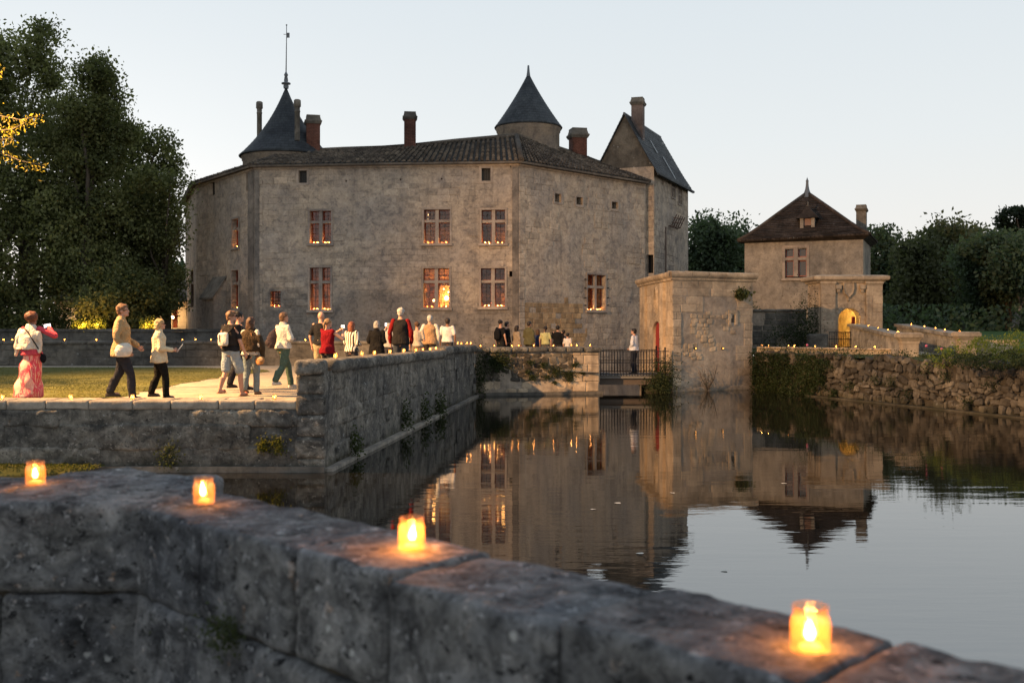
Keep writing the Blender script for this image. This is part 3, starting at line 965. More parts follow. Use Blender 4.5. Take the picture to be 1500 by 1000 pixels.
for F, h, nm in ((FC, winA[0], 'upper left'), (FC, winA[1], 'lower left'), (FD, winB[0], 'upper middle'), (FD, winB[1], 'brightly lit lower middle'), (FD, winB[2], 'upper right'), (FD, winB[3], 'lower right'), (FE, winE[0], 'lone right-hand')):
    for k, f in enumerate((.14, .31, .68, .86)):
        FAR_CANDLES.append((F.p(h[0] + (h[1] - h[0]) * f, h[2] + .022, -.13), .8, '%s small candle on the sill of the %s cross window' % (ORD[k], nm), 'candles on the chateau window sills', 3.6))
for F, h, nm, fs in ((FC, smallC[0], 'small barred window', (.3, .7)), (FB, winBl[0], 'upper narrow window', (.35, .75)), (FB, winBl[1], 'tall lower narrow window', (.35, .75))):
    for k, f in enumerate(fs):
        FAR_CANDLES.append((F.p(h[0] + (h[1] - h[0]) * f, h[2] + .022, -.14), .8, '%s candle on the sill of the %s' % (('left', 'right')[k], nm), 'candles on the chateau window sills', 3.6))

# ashlar courses showing through the plaster
def patch(seed, lo, sc=(.35, .6)):
    return lambda u, z: noise.noise(Vector((u * sc[0] + seed, z * sc[1], seed * 2.3))) > lo
pieces = []
def window_zone(hs, m):
    return lambda u, z: any(h[0] - m < u < h[1] + m and h[2] - m * .8 < z < h[3] + m * .8 for h in hs)
zE_, zC_, zD_ = patch(3.1, -0.05), patch(8.2, 0.12), patch(15.4, 0.16)
pieces += ashlar(FE, 0.05, FE.L - .05, 0.3, ZE - .35, keep=lambda u, z: not (z < 4.1 and u < 5.2) and zE_(u, z), holes=HOLES[id(FE)], slabs=SL_castle)
pieces += ashlar(FD, 0.05, FD.L - .05, 0.3, ZE - .35, keep=lambda u, z: zD_(u, z) or window_zone(winB, .45)(u, z) and random.random() < .7, holes=HOLES[id(FD)], slabs=SL_castle)
pieces += ashlar(FC, 0.05, FC.L - .05, 0.3, ZE - .35, keep=lambda u, z: zC_(u, z) or (u < 3 and z < 7 and random.random() < .7) or window_zone(winA, .45)(u, z) and random.random() < .6, holes=HOLES[id(FC)], slabs=SL_castle)
pieces += ashlar(FB, 0.05, FB.L - .05, 0.3, ZE - .35, keep=lambda u, z: zD_(u + 9, z), holes=HOLES[id(FB)], slabs=SL_castle)
for F, s in ((FE, 0), (FC, 0)):                     # corner quoins
    pieces += ashlar(F, 0.0, .42, 0.2, ZE - .3, ws=(.42, .43), slabs=SL_castle, proud=(.015, .03), keep=lambda u, z: random.random() < .8)
och = ashlar(FE, .42, 5.2, .4, 4.0, ws=(.28, .5), hs=(.22, .28), keep=lambda u, z: z < 3.75 - .25 * noise.noise(Vector((u * 1.5, 0, 4))) and random.random() < .93 and (u < 4.4 or random.random() < .5), holes=HOLES[id(FE)], slabs=SL_ochre)
for me, M in och: place('stone', me, castle, M)
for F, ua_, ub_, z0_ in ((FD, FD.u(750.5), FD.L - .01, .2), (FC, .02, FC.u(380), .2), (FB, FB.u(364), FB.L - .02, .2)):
    bm = bmesh.new(); box(bm, (0, 0, z0_), (ub_ - ua_, .045, ZE - .25), F.M(ua_, 0, 0)); obj('damp_strip', bm, M_damp, castle)  # dark strips painted in for the shade of narrow turned wall faces
random.shuffle(pieces)
for me, M in pieces[:max(0, 300 - len(och))]: place('stone', me, castle, M)
stuff('stones', pieces[max(0, 300 - len(och)):], M_castle_block, castle)
# shallow pilaster strip and a cornice band at the top of the walls
bm = bmesh.new()
for F in (FB, FC, FD, FE):
    box(bm, (0, 0, 0), (F.L, .06, .16), F.M(0, ZE - .2, 0))
    box(bm, (0, 0, 0), (F.L, .14, .05), F.M(0, ZE - .03, 0))
obj('cornice', bm, M_castle_block, castle)

# lean-to latrine on the left face
bm = bmesh.new()
ua, ub = FB.u(313), FB.u(331)
zt, zw = FB.z(322, 434), FB.z(322, 405)
pr = .68
q = FB.p
quad(bm, q(ua, -.3, pr), q(ub, -.3, pr), q(ub, zt, pr), q(ua, zt, pr))
for u, flip in ((ua, True), (ub, False)):
    vs_ = [q(u, -.3, pr), q(u, -.3, 0), q(u, zw, 0), q(u, zt, pr)]
    bm.faces.new([bm.verts.new(p) for p in (vs_[::-1] if flip else vs_)])
lat = obj('latrine', bm, M_castle_block, castle)
bm = bmesh.new()
e = .1
r_ = [q(ua - e, zt - .08, pr + e), q(ub + e, zt - .08, pr + e), q(ub + e, zw + .04, -.02), q(ua - e, zw + .04, -.02)]
quad(bm, *r_); quad(bm, *[p - Vector((0, 0, .1)) for p in r_[::-1]])
for a_, b_ in zip(r_, r_[1:] + r_[:1]): quad(bm, a_ - Vector((0, 0, .1)), b_ - Vector((0, 0, .1)), b_, a_)
obj('latrine_roof', bm, M_cap, lat)

# tiled roofs: canal tiles in runs from ridge to eave
def off_pt(i):
    return None
eave = [Vector((*W[0], ZE - .1)), Vector((*W[1], ZE)), Vector((*W[2], ZE)), Vector((*W[3], ZE)), Vector((*W[4], ZE)), Vector((*W[5], ZE))]
ctr = Vector((-5, 62, 0))
for i in (0, 1, 2, 3, 4, 5):                         # overhang
    a = (Vector(eave[max(i - 1, 0)].xy) - Vector(eave[min(i + 1, 5)].xy)).normalized()
    n = Vector((-a.y, a.x)); n = n if n.dot(eave[i].xy - ctr.xy) > 0 else -n
    eave[i] += Vector((n.x, n.y, 0)) * .30
ridge = [Vector((-16.0, 67.5, 12.0)), Vector((-14.6, 61.5, 12.25)), Vector((-12.6, 57.5, 12.25)), Vector((-6.4, 56.6, 12.35)), Vector((.25, 55.2, 12.75)), Vector((4.2, 61.0, 12.6))]
bm = bmesh.new()
for i in range(5):
    for k in range(30):
        e_0, e_1 = eave[i].lerp(eave[i + 1], k / 30), eave[i].lerp(eave[i + 1], (k + 1) / 30)
        r_0, r_1 = ridge[i].lerp(ridge[i + 1], k / 30), ridge[i].lerp(ridge[i + 1], (k + 1) / 30)
        dz_ = Vector((0, 0, .03))
        quad(bm, e_0 - dz_, e_1 - dz_, r_1 - dz_, r_0 - dz_)
tipE = eave[5]
bm.faces.new([bm.verts.new(p) for p in (eave[5], Vector((9.5, 66, 10.6)), ridge[5])])
back = [Vector((9.5, 66, 10.6)), Vector((0, 76, 10.6)), Vector((-14, 76, 10.6)), Vector((-22, 68, 10.5))]
for pl in ([ridge[5], back[0], back[1], ridge[4]], [ridge[4], back[1], back[2], ridge[2]], [ridge[2], back[2], back[3], ridge[0]], [ridge[2], ridge[3], ridge[4]], [ridge[0], ridge[1], ridge[2]], [eave[0], ridge[0], back[3]]):
    bm.faces.new([bm.verts.new(p) for p in pl])
roof = obj('roof', bm, plain('tile_channel_shadowed_mortar', (.045, .04, .034), .95), castle)  # roof base painted dark to give shade between the tile runs
bm = bmesh.new()                                     # fascia of stacked tile ends under the eave
for i in range(5):
    a, b = eave[i], eave[i + 1]
    a2, b2 = Vector((*W[i], ZE - .1)), Vector((*W[i + 1], ZE - .1))
    d1 = Vector((0, 0, .10))
    quad(bm, a - d1, b - d1, b, a); quad(bm, a2, b2, b - d1, a - d1)
obj('eave', bm, M_tile, roof)

def tile_runs(bm, e0, e1, r0, r1, spacing=.27, step=.42, rad=.088):
    n = int((e1 - e0).length / spacing)
    nrm = (e1 - e0).cross(r0 - e0).normalized()
    if nrm.z < 0: nrm = -nrm
    for i in range(n + 1):
        t = i / n
        a, b = e0.lerp(e1, t), r0.lerp(r1, t)
        L_ = (b - a).length
        k = max(2, int(L_ / step))
        sd = (e1 - e0).normalized()
        for j in range(k):
            p, q_ = a.lerp(b, j / k), a.lerp(b, (j + 1.12) / k)
            lift = nrm * (.035 + random.uniform(0, .025))
            sh = sd * random.uniform(-.012, .012)
            ra, rb = rad * random.uniform(.95, 1.1), rad * .8
            A = [p + sh + lift + sd * ra * math.cos(w) + nrm * ra * math.sin(w) for w in (0, .8, 1.57, 2.34, 3.14)]
            B = [q_ + sh + sd * rb * math.cos(w) + nrm * rb * math.sin(w) for w in (0, .8, 1.57, 2.34, 3.14)]
            va, vb = [bm.verts.new(x) for x in A], [bm.verts.new(x) for x in B]
            for c in range(4): bm.faces.new((va[c], va[c + 1], vb[c + 1], vb[c])).smooth = True
            bm.faces.new(va[::-1])
bm = bmesh.new()
for i in range(5): tile_runs(bm, eave[i], eave[i + 1], ridge[i], ridge[i + 1])
tile_runs(bm, eave[5], Vector((9.5, 66, 10.6)), ridge[5], ridge[5] + Vector((.2, .2, 0)), spacing=.3)
o = obj('roof_tiles', bm, M_tile, roof); o['kind'] = 'stuff'
bm = bmesh.new()
for a, b in zip(ridge, ridge[1:]): tube(bm, [a, a.lerp(b, .5) + Vector((0, 0, .03)), b], .15, 8)
tube(bm, [eave[4] + Vector((0, 0, .05)), ridge[4]], .14, 8); tube(bm, [eave[5], ridge[5]], .13, 8); tube(bm, [eave[2], ridge[2]], .12, 8)
obj('ridge_tiles', bm, M_tile, roof)

def chimney(parent, px, pw, top, D, zb, mat=M_brick, cap=.09, capcut=True, depth=None, rz=.3):
    X = (px - 750) / 1500 * D; w = pw / 1500 * D; d = depth or w
    zt_ = H + (475 - top) * D / 1500
    bm = bmesh.new(); uvl = bm.loops.layers.uv.verify()
    M = Matrix.Translation((X, D, 0)) @ Matrix.Rotation(rz, 4, 'Z')
    ch = .42 * w / .75
    box(bm, (-w / 2 * .84, -d / 2 * .84, zb), (w / 2 * .84, d / 2 * .84, zt_ - ch), M)
    for f in bm.faces:
        for l in f.loops: l[uvl].uv = (l.vert.co.x + l.vert.co.y, l.vert.co.z)
    c = obj('chimney', bm, mat, parent)
    bm = bmesh.new()
    def frus(z0, z1, a, b):
        v0 = [M @ Vector((sx * w / 2 * a, sy * d / 2 * a, z0)) for sx, sy in ((-1, -1), (1, -1), (1, 1), (-1, 1))]
        v1 = [M @ Vector((sx * w / 2 * b, sy * d / 2 * b, z1)) for sx, sy in ((-1, -1), (1, -1), (1, 1), (-1, 1))]
        q0, q1 = [bm.verts.new(x) for x in v0], [bm.verts.new(x) for x in v1]
        for i in range(4): bm.faces.new((q0[i], q0[(i + 1) % 4], q1[(i + 1) % 4], q1[i]))
        bm.faces.new(q1); bm.faces.new(q0[::-1])
    frus(zt_ - ch, zt_ - ch * .75, .92, 1.08)
    frus(zt_ - ch * .748, zt_ - ch * .62, 1.08, 1.08)
    frus(zt_ - ch * .618, zt_ - ch * .1, .98, .82)
    frus(zt_ - ch * .098, zt_, .86, .84)
    obj('chimney_cap', bm, M_cap, c)
    return c
chimney(castle, 458.5, 23, 170, 57, 11.9, rz=.25)
chimney(castle, 600.5, 20, 165, 56.2, 12.0, rz=.12)
chimney(castle, 846.5, 26, 189, 60, 11.5, rz=.2)

def slim_chimney(parent, px, D, top, base, w):
    X = (px - 750) / 1500 * D
    zt_, zb = H + (475 - top) * D / 1500, H + (475 - base) * D / 1500
    bm = bmesh.new()
    r = w / 1500 * D / 2
    lathe(bm, [(r, zb), (r, zt_ - .7), (r * 1.12, zt_ - .68), (r * 1.12, zt_ - .62), (r, zt_ - .6), (r, zt_ - .42), (r * 1.35, zt_ - .38), (r * 1.3, zt_ - .05), (r * .9, zt_), (0, zt_)], 10, Matrix.Translation((X, D, 0)))
    obj('chimney', bm, M_cap, parent)
slim_chimney(castle, 380, 58.2, 149, 235, 7.5)
slim_chimney(castle, 435.5, 55.6, 146, 206, 8)

def turret(px, D, yb, ya, rpx, zdrum, flare, label=None):
    X = (px - 750) / 1500 * D; r = rpx / 1500 * D
    zb, za = H + (475 - yb) * D / 1500, H + (475 - ya) * D / 1500
    M = Matrix.Translation((X, D, 0))
    bm = bmesh.new()
    dr = r * .92
    lathe(bm, [(dr, zdrum), (dr, zb - .25), (dr + .05, zb - .22), (dr + .05, zb - .12), (dr + .1, zb - .08), (dr + .1, zb + .06)], 32, M)
    t = obj('turret', bm, M_castle_block, castle)
    bm = bmesh.new(); uvl = bm.loops.layers.uv.verify()
    prof = [(r * .9, zb + .02), (r, zb), (r + .02, zb + .05)]
    for k in range(1, 23):
        f = k / 22
        rr = (1 - f) ** flare[0] * (1 - flare[1]) * r + (1 - f) * flare[1] * r
        prof.append((max(rr, .04) + .022 * (1 - f), zb + .05 + (za - zb - .05) * f - .004)); prof.append((max(rr, .04) - .004, zb + .05 + (za - zb - .05) * f))
    lathe(bm, prof, 40, M)
    for f in bm.faces:
        for l in f.loops:
            c = l.vert.co
            l[uvl].uv = (math.atan2(c.y - D, c.x - X) * 1.4, c.z)
    obj('cone_roof', bm, M_slate, t)
    return t, X, za, M
t1, X1, za1, Mt = turret(419, 58, 232, 126, 67, 10.8, (2.6, .62))
bm = bmesh.new()
lathe(bm, [(.14, za1 - .15), (.16, za1), (.10, za1 + .05), (.26, za1 + .10), (.26, za1 + .16), (.10, za1 + .22), (.12, za1 + .3), (.08, za1 + .55), (.12, za1 + .6), (.10, za1 + .66), (0, za1 + .85)], 14, Mt)
obj('finial', bm, M_lead, t1)
bm = bmesh.new()
zr = H + (475 - 37) * 58 / 1500
tube(bm, [(X1, 58, za1 + .6), (X1 + .03, 58, zr - .6), (X1 + .03, 58, zr)], [.035, .022, .02], 6)
bmesh.ops.create_icosphere(bm, subdivisions=1, radius=.05, matrix=Matrix.Translation((X1 + .03, 58, zr)))
zf = H + (475 - 52) * 58 / 1500
box(bm, (X1 + .04, 57.99, zf - .14), (X1 + .2, 58.01, zf + .14)); tube(bm, [(X1 - .14, 58, zf + .05), (X1 + .1, 58, zf + .05)], .018, 5)
obj('weather_vane', bm, M_lead, t1)
t2, X2, za2, Mt2 = turret(774, 58, 189, 106, 49.5, 10.6, (2.0, .80))
bm = bmesh.new()
lathe(bm, [(.12, za2 - .25), (.08, za2), (.07, za2 + .12), (.05, za2 + .38), (0, za2 + .4)], 10, Mt2)
obj('finial', bm, M_lead, t2)

# dark smoke-blackened slit low on the corner with the keep, rust bracket and downpipe sit on the keep
keep = thing('keep_tower', (8, 61, 0), 'tall narrow gabled tower with steep slate roof at the right end of the chateau', 'tower')
KA, KB, KC = (8.04 - .927 * 3.4, 58 + .39 * 3.4), (8.04, 58.0), (11.3, 65.7)
KF, KR = Face(KA, KB), Face(KB, KC)
zke = 11.55
hk = holes_of(KR, [(983.5, 988.5, 265, 289), (993.5, 998.5, 276, 299), (970, 971.6, 259, 271)])
hk2 = holes_of(KF, [(948, 957, 373, 400)])
bm = bmesh.new()
wall_mesh(bm, KF, -.3, zke, hk2, wob=.02); obj('wall', bm, M_castle, keep)
bm = bmesh.new()
wall_mesh(bm, KR, -.3, zke, hk, wob=.02, depth=.3); obj('wall', bm, M_castle, keep)
bm = bmesh.new()
KD = (KA[0] + 3.26, KA[1] + 7.7)
wall_mesh(bm, Face(KC, KD), -.3, zke, wob=0); wall_mesh(bm, Face(KD, KA), -.3, zke, wob=0)
rg0 = Vector(((KA[0] + KB[0]) / 2, (KA[1] + KB[1]) / 2, 14.55)); rg1 = rg0 + Vector((3.26, 7.7, 0))
bm.faces.new([bm.verts.new(p) for p in (KF.p(0, zke), KF.p(KF.L, zke), rg0)])
bm.faces.new([bm.verts.new(p) for p in (Vector((*KC, zke)), Vector((*KD, zke)), rg1 - Vector((0.35, 0.85, 0)))])
obj('gable', bm, stone('gable_slate_stone', (.13, .118, .098), (.19, .172, .145), (.08, .072, .062), grime=.4, streak=.3, lichen=.5, bump=.7, island=0, course=(.3, .12, .8)), keep)
bm = bmesh.new(); uvl = bm.loops.layers.uv.verify()
nK = KF.d; dK = Vector((3.26, 7.7)).normalized()
for sgn in (1, -1):
    prev = None
    NS = 20
    sagf = lambda f: np.interp(f, [0, .3, .6, .85, 1.0, 1.2], [.05, 0, -.05, -.06, 0, 0])
    def kpt(f, lift):
        zz = 14.6 - (14.6 - zke) * min(f, 1.13) + float(sagf(f)) - (.08 if f > 1.1 else 0) + lift
        half = KF.L / 2 * f
        out = []
        for (base, ov) in ((rg0, -.18), (rg1, .2 - .65 * (1 - f))):
            out.append(Vector((base.x + nK.x * half * sgn + dK.x * ov, base.y + nK.y * half * sgn + dK.y * ov, zz + .04)))
        return out
    for i in range(NS):
        f0, f1 = 1.2 * i / NS, 1.2 * (i + 1.1) / NS
        p0, p1 = kpt(f0, 0), kpt(f1, .035)
        m = 9
        for j in range(m):                               # slates of one course, in short runs
            a0, a1 = j / m, (j + 1) / m
            w0 = random.uniform(-.012, .012)
            q4 = [p0[0].lerp(p0[1], a0), p1[0].lerp(p1[1], a0) + Vector((0, 0, w0)), p1[0].lerp(p1[1], a1) + Vector((0, 0, w0)), p0[0].lerp(p0[1], a1)]
            f_ = quad(bm, *q4)
            for l, c in zip(f_.loops, ((8 * a0, 0), (8 * a0, .16), (8 * a1, .16), (8 * a1, 0))): l[uvl].uv = (c[0] + i * .12, c[1] + i * .16)
        e_ = Vector((0, 0, .10))
        quad(bm, *[p - e_ for p in (p0[1], p1[1], p1[0], p0[0])])
        quad(bm, p0[0] - e_, p1[0] - e_, p1[0], p0[0]); quad(bm, p1[1] - e_, p0[1] - e_, p0[1], p1[1])
        quad(bm, p1[0] - e_, p1[1] - e_, p1[1], p1[0])
        prev = p1
kroof = obj('roof', bm, M_slate, keep)
bm = bmesh.new()
tube(bm, [rg0 + Vector((0, 0, .1)) - Vector((dK.x, dK.y, 0)) * .18, rg1 + Vector((0, 0, .1)) - Vector((dK.x, dK.y, 0)) * .4], .07, 6)
obj('ridge_tiles', bm, M_lead, kroof)
bm = bmesh.new()                                    # pale roof lights and patches on the slates
for (f, s, ln) in ((.35, 3.2, .9), (.62, 4.4, 1.6), (.3, 1.2, .5)):
    p0 = rg0 + Vector((nK.x * KF.L / 2 * f + dK.x * s, nK.y * KF.L / 2 * f + dK.y * s, -(14.6 - zke) * f + .13))
    sl = Vector((nK.x * KF.L / 2, nK.y * KF.L / 2, -(14.6 - zke))).normalized()
    wv_ = Vector((dK.x, dK.y, 0)) * .14
    up_ = Vector((dK.x, dK.y, 0)).cross(sl).normalized(); up_ = up_ if up_.z > 0 else -up_
    c8 = [p0, p0 + sl * ln, p0 + sl * ln + wv_, p0 + wv_]
    quad(bm, *[c + up_ * .03 for c in c8])
    for a_, b_ in zip(c8, c8[1:] + c8[:1]): quad(bm, a_, b_, b_ + up_ * .03, a_ + up_ * .03)
obj('lead_flashing', bm, plain('pale_lead', (.32, .34, .35), .5), kroof)
chimney(keep, 934.5, 20, 144, 59.6, 11.6, mat=stone('grey_chimney_stone', (.17, .13, .115), (.23, .18, .16), (.1, .085, .08), grime=.5, bump=.4, island=0), rz=-.3)
bm = bmesh.new()
for h in hk: quad(bm, KR.p(h[0], h[2], -.25), KR.p(h[1], h[2], -.25), KR.p(h[1], h[3], -.25), KR.p(h[0], h[3], -.25))
for h in hk2: quad(bm, KF.p(h[0], h[2], -.35), KF.p(h[1], h[2], -.35), KF.p(h[1], h[3], -.35), KF.p(h[0], h[3], -.35))
obj('recess', bm, M_dark, keep)
for h in hk[:2]:
    bm = bmesh.new()
    u0, u1, z0, z1 = h
    um_, zm_ = (u0 + u1) / 2, z0 + (z1 - z0) * .6
    for (a, b, c, d, o0, o1) in ((um_ - .05, um_ + .05, z0, z1, -.2, .01), (u0, um_ - .052, zm_ - .05, zm_ + .05, -.2, .005), (um_ + .052, u1, zm_ - .05, zm_ + .05, -.2, .005), (u0 - .1, u0 - .002, z0 - .1, z1 + .1, 0, .04), (u1 + .002, u1 + .1, z0 - .1, z1 + .1, 0, .04), (u0, u1, z0 - .1, z0 - .002, 0, .05)):
        box(bm, (0, o0, 0), (b - a, o1, d - c), KR.M(a, c, 0))
    obj('window', bm, M_dress, keep)
pk = ashlar(KR, .05, KR.L - .05, .3, zke - .4, keep=patch(21, -.1), holes=hk, slabs=SL_castle) + ashlar(KF, 2.2, KF.L, .3, zke, ws=(.3, .55), keep=lambda u, z: random.random() < .75, holes=hk2, slabs=SL_castle)
for me, M in pk: place('stone', me, keep, M)
br = thing('iron_bracket', KR.p(KR.u(985), KR.z(985, 328), 0), 'rusty iron rake-like bracket fixed high on the gabled tower', 'bracket')
bm = bmesh.new()
ub0, zb0 = KR.u(985), KR.z(985, 325)
for i in range(5):
    u = ub0 - 1.0 + i * .5
    tube(bm, [KR.p(u, zb0 - .35, .0), KR.p(u, zb0 - .3, .22), KR.p(u + .1, zb0 + .35, .5)], .035, 5)
for dz, o_ in ((-.3, .2), (-.05, .32), (.2, .43)): tube(bm, [KR.p(ub0 - 1.35, zb0 + dz - .1, o_), KR.p(ub0 + 1.3, zb0 + dz + .05, o_)], .03, 5)
obj('bracket_arm', bm, M_rust, br)
bm = bmesh.new()
u = KR.u(973.5)
tube(bm, [KR.p(u, KR.z(973, 332), .08), KR.p(u, KR.z(973, 398), .08), KR.p(u, .8, .08)], .035, 6)
obj('downpipe', bm, M_rust, keep)

# ------------------------------------------------------------------ gatehouse block and footbridge
gate = thing('gatehouse', (7.6, 42, 0), 'square limestone gatehouse block standing in the moat with a red door', 'gatehouse')
GA, GB, GC = (5.83, 46.8), (6.19, 39.5), (9.72, 41.4)
GL, GF = Face(GA, GB), Face(GB, GC)
GZ = 4.52
# door in the left face: arched
du0, du1 = GL.u(957.5) , GL.u(968.5)
dz0, dzs, dzt = .62, 2.25, 2.72
if du0 > du1: du0, du1 = du1, du0
nu, nz = GL.u(962), 3.75
def arch_wall(bm, F, u0, u1, z0, zs, zt, depth):
    """fill between a rectangular hole and its round head, and line the reveal"""
    uvl = bm.loops.layers.uv.verify()
    n = 12
    um, rx, rz_ = (u0 + u1) / 2, (u1 - u0) / 2, zt - zs
    arc = [(um - rx * math.cos(math.pi * i / n), zs + rz_ * math.sin(math.pi * i / n)) for i in range(n + 1)]
    for a, b in zip(arc, arc[1:]):
        f = quad(bm, F.p(*a), F.p(*b), F.p(b[0], zt + .001), F.p(a[0], zt + .001))
        quad(bm, F.p(*b), F.p(*a), F.p(*a, -depth), F.p(*b, -depth))
    return arc
hG = [(du0, du1, dz0, dzt)]
bm = bmesh.new()
wall_mesh(bm, GL, -.3, GZ, hG, depth=.5, wob=.015)
arc = arch_wall(bm, GL, du0, du1, dz0, dzs, dzt, .5)
obj('wall', bm, M_gate, gate)
slotF = GF.rect(1070, 1076, 462, 472)
bm = bmesh.new(); wall_mesh(bm, GF, -.3, GZ, [slotF], depth=.3, wob=.04); obj('wall', bm, M_gate_pl, gate)
bm = bmesh.new()
GD = (GA[0] + 3.53, GA[1] + 1.9)
wall_mesh(bm, Face(GC, GD), -.3, GZ, wob=0); wall_mesh(bm, Face(GD, GA), -.3, GZ, wob=0)
bm.faces.new([bm.verts.new((*p, GZ - .02)) for p in (GA, GB, GC, GD)])
obj('wall', bm, M_gate_pl, gate)
bm = bmesh.new()
nA = 13
pts = [(du0, dz0)] + arc + [(du1, dz0)]
bm.faces.new([bm.verts.new(GL.p(u, z, -.085)) for u, z in pts])
door = obj('door', bm, M_redwood, gate)
bm = bmesh.new()
for i in range(1, 5):
    u = du0 + (du1 - du0) * i / 5
    box(bm, (-.012, -.085, dz0), (.012, -.07, dzs + .25), GL.M(u, 0, 0))
obj('door_batten', bm, M_redwood, door)
bm = bmesh.new()
for k in range(11):                                   # voussoirs of the door arch
    a0, a1 = math.pi * k / 11 + .01, math.pi * (k + 1) / 11 - .01
    um, rx, rz_ = (du0 + du1) / 2, (du1 - du0) / 2, dzt - dzs
    c = lambda a, s: (um - (rx + s) * math.cos(a), dzs + (rz_ + s) * math.sin(a))
    q4 = [c(a0, .02), c(a1, .02), c(a1, .26), c(a0, .26)]
    f_ = [GL.p(*x, .03) for x in q4]
    quad(bm, *f_[::-1])
    for i in range(4): quad(bm, f_[i], f_[(i + 1) % 4], GL.p(*q4[(i + 1) % 4], 0), GL.p(*q4[i], 0))
obj('door_arch', bm, M_gate, gate)
# carved oval cartouche above the door, buttress strip on its left
bm = bmesh.new()
Mo = GL.M(nu, 3.62, 0)
for i in range(24):
    a, b = 2 * math.pi * i / 24, 2 * math.pi * (i + 1) / 24
    for (r0, r1, o0, o1) in ((1.0, .78, .0, .09), (.78, .70, .09, -.03)):
        quad(bm, *[Mo @ Vector((math.cos(t) * .30 * r, o, math.sin(t) * .62 * r)) for t, r, o in ((a, r0, o0), (b, r0, o0), (b, r1, o1), (a, r1, o1))])
    quad(bm, Mo @ Vector((0, .04, 0)), Mo @ Vector((0, .04, 0.001)), Mo @ Vector((math.cos(b) * .21, -.02, math.sin(b) * .434)), Mo @ Vector((math.cos(a) * .21, -.02, math.sin(a) * .434)))
obj('cartouche', bm, M_gate, gate)
for px in (946, 972.5):
    bm = bmesh.new()
    u = GL.u(px)
    box(bm, (-.35, 0, 0), (.35, .12, GZ - .05), GL.M(u, -.2, 0))
    obj('pilaster', bm, M_gate, gate)
# cornice in lengths
for F, n, e0, e1 in ((GL, 5, -.2, .0), (GF, 5, .0, .18)):
    u = e0
    for i in range(n):
        w = (F.L + e1 - e0) / n
        bm = bmesh.new()
        prof = [(0, GZ - .22), (.06, GZ - .2), (.08, GZ - .12), (.15, GZ - .06), (.18, GZ), (.18, GZ + .09), (.15, GZ + .12), (-.3, GZ + .16)]
        r = random.uniform(-.012, .012)
        ra = [bm.verts.new(F.p(u, z + r, o)) for o, z in prof]
        ue = u + w - .012
        # mitre at the shared corner
        ext = .18 if (F is GL and i == n - 1) else 0
        ext0 = .18 if (F is GF and i == 0) else 0
        rb = [bm.verts.new(F.p(ue + (max(o, 0) if ext else 0), z + r, o)) for o, z in prof]
        if ext0:
            for vtx, (o, z) in zip(ra, prof): vtx.co = F.p(u - max(o, 0), z + r, o)
        for k in range(len(prof) - 1): bm.faces.new((ra[k], rb[k], rb[k + 1], ra[k + 1]))
        bm.faces.new(ra[::-1]); bm.faces.new(rb)
        bmesh.ops.recalc_face_normals(bm, faces=bm.faces[:])
        obj('cornice', bm, M_gate, gate)
        u += w
# dressed courses at the top, ragged exposed rubble, long-and-short quoins
pc = ashlar(GF, 0, GF.L, GZ - .82, GZ - .2, hs=(.30, .32), ws=(.5, 1.3), slabs=SL_gate, proud=(.006, .016))
pc += ashlar(GF, 0, 1.5, GZ - 1.45, GZ - .83, hs=(.30, .32), ws=(.6, 1.3), slabs=SL_gate, proud=(.006, .016))
z = .55
while z < GZ - .85:
    h = .30
    w = random.choice((.45, .45, .8, .85))
    pc += [(random.choice(SL_gate), GF.M(GF.L - w / 2, z + h / 2, 0) @ Matrix.Diagonal((w, random.uniform(.012, .022), h - .012, 1)))]
    z += h
pc += ashlar(GF, 0, .42, .2, GZ - 1.45, hs=(.3, .34), ws=(.41, .42), slabs=SL_gate, proud=(.015, .03))
pc += ashlar(GL, .1, GL.L, .15, GZ - .25, hs=(.3, .36), ws=(.5, .9), slabs=SL_gate, proud=(.006, .02), holes=[(du0 - .3, du1 + .3, 0, dzt + .28), (nu - .35, nu + .35, 2.9, 4.4)], keep=lambda u, z: random.random() < .8)
for me, M in pc: place('stone', me, gate, M)
rp = rubble(GF, .9, 2.9, 1.55, 3.15, size=(.18, .34), depth=.07, lumps=LU_gate, holes=[slotF], keep=lambda u, z: noise.noise(Vector((u * 1.1 + 4, z * 1.3, 2))) > .02)
rp += rubble(GF, .3, 1.2, .9, 1.9, size=(.16, .3), depth=.06, lumps=LU_gate, keep=lambda u, z: noise.noise(Vector((u * 1.3, z * 1.5, 7))) > .12)
for me, M in rp: place('stone', me, gate, M)
bm = bmesh.new()
for (a, b, c, d) in ((slotF[0] - .12, slotF[0], slotF[2] - .1, slotF[3] + .1), (slotF[1], slotF[1] + .12, slotF[2] - .1, slotF[3] + .1), (slotF[0] - .12, slotF[1] + .12, slotF[3] + .1, slotF[3] + .22)):
    box(bm, (0, 0, 0), (b - a - .004, .05, d - c - .004), GF.M(a, c, 0))
obj('slot_surround', bm, M_gate, gate)
bm = bmesh.new(); quad(bm, GF.p(slotF[0], slotF[2], -.28), GF.p(slotF[1], slotF[2], -.28), GF.p(slotF[1], slotF[3], -.28), GF.p(slotF[0], slotF[3], -.28)); obj('recess', bm, M_dark, gate)
bm = bmesh.new(); box(bm, (-.1, 0, -.4), (GF.L + .1, .14, .16), GF.M(0, 0, 0)); obj('footing', bm, M_gate_pl, gate)
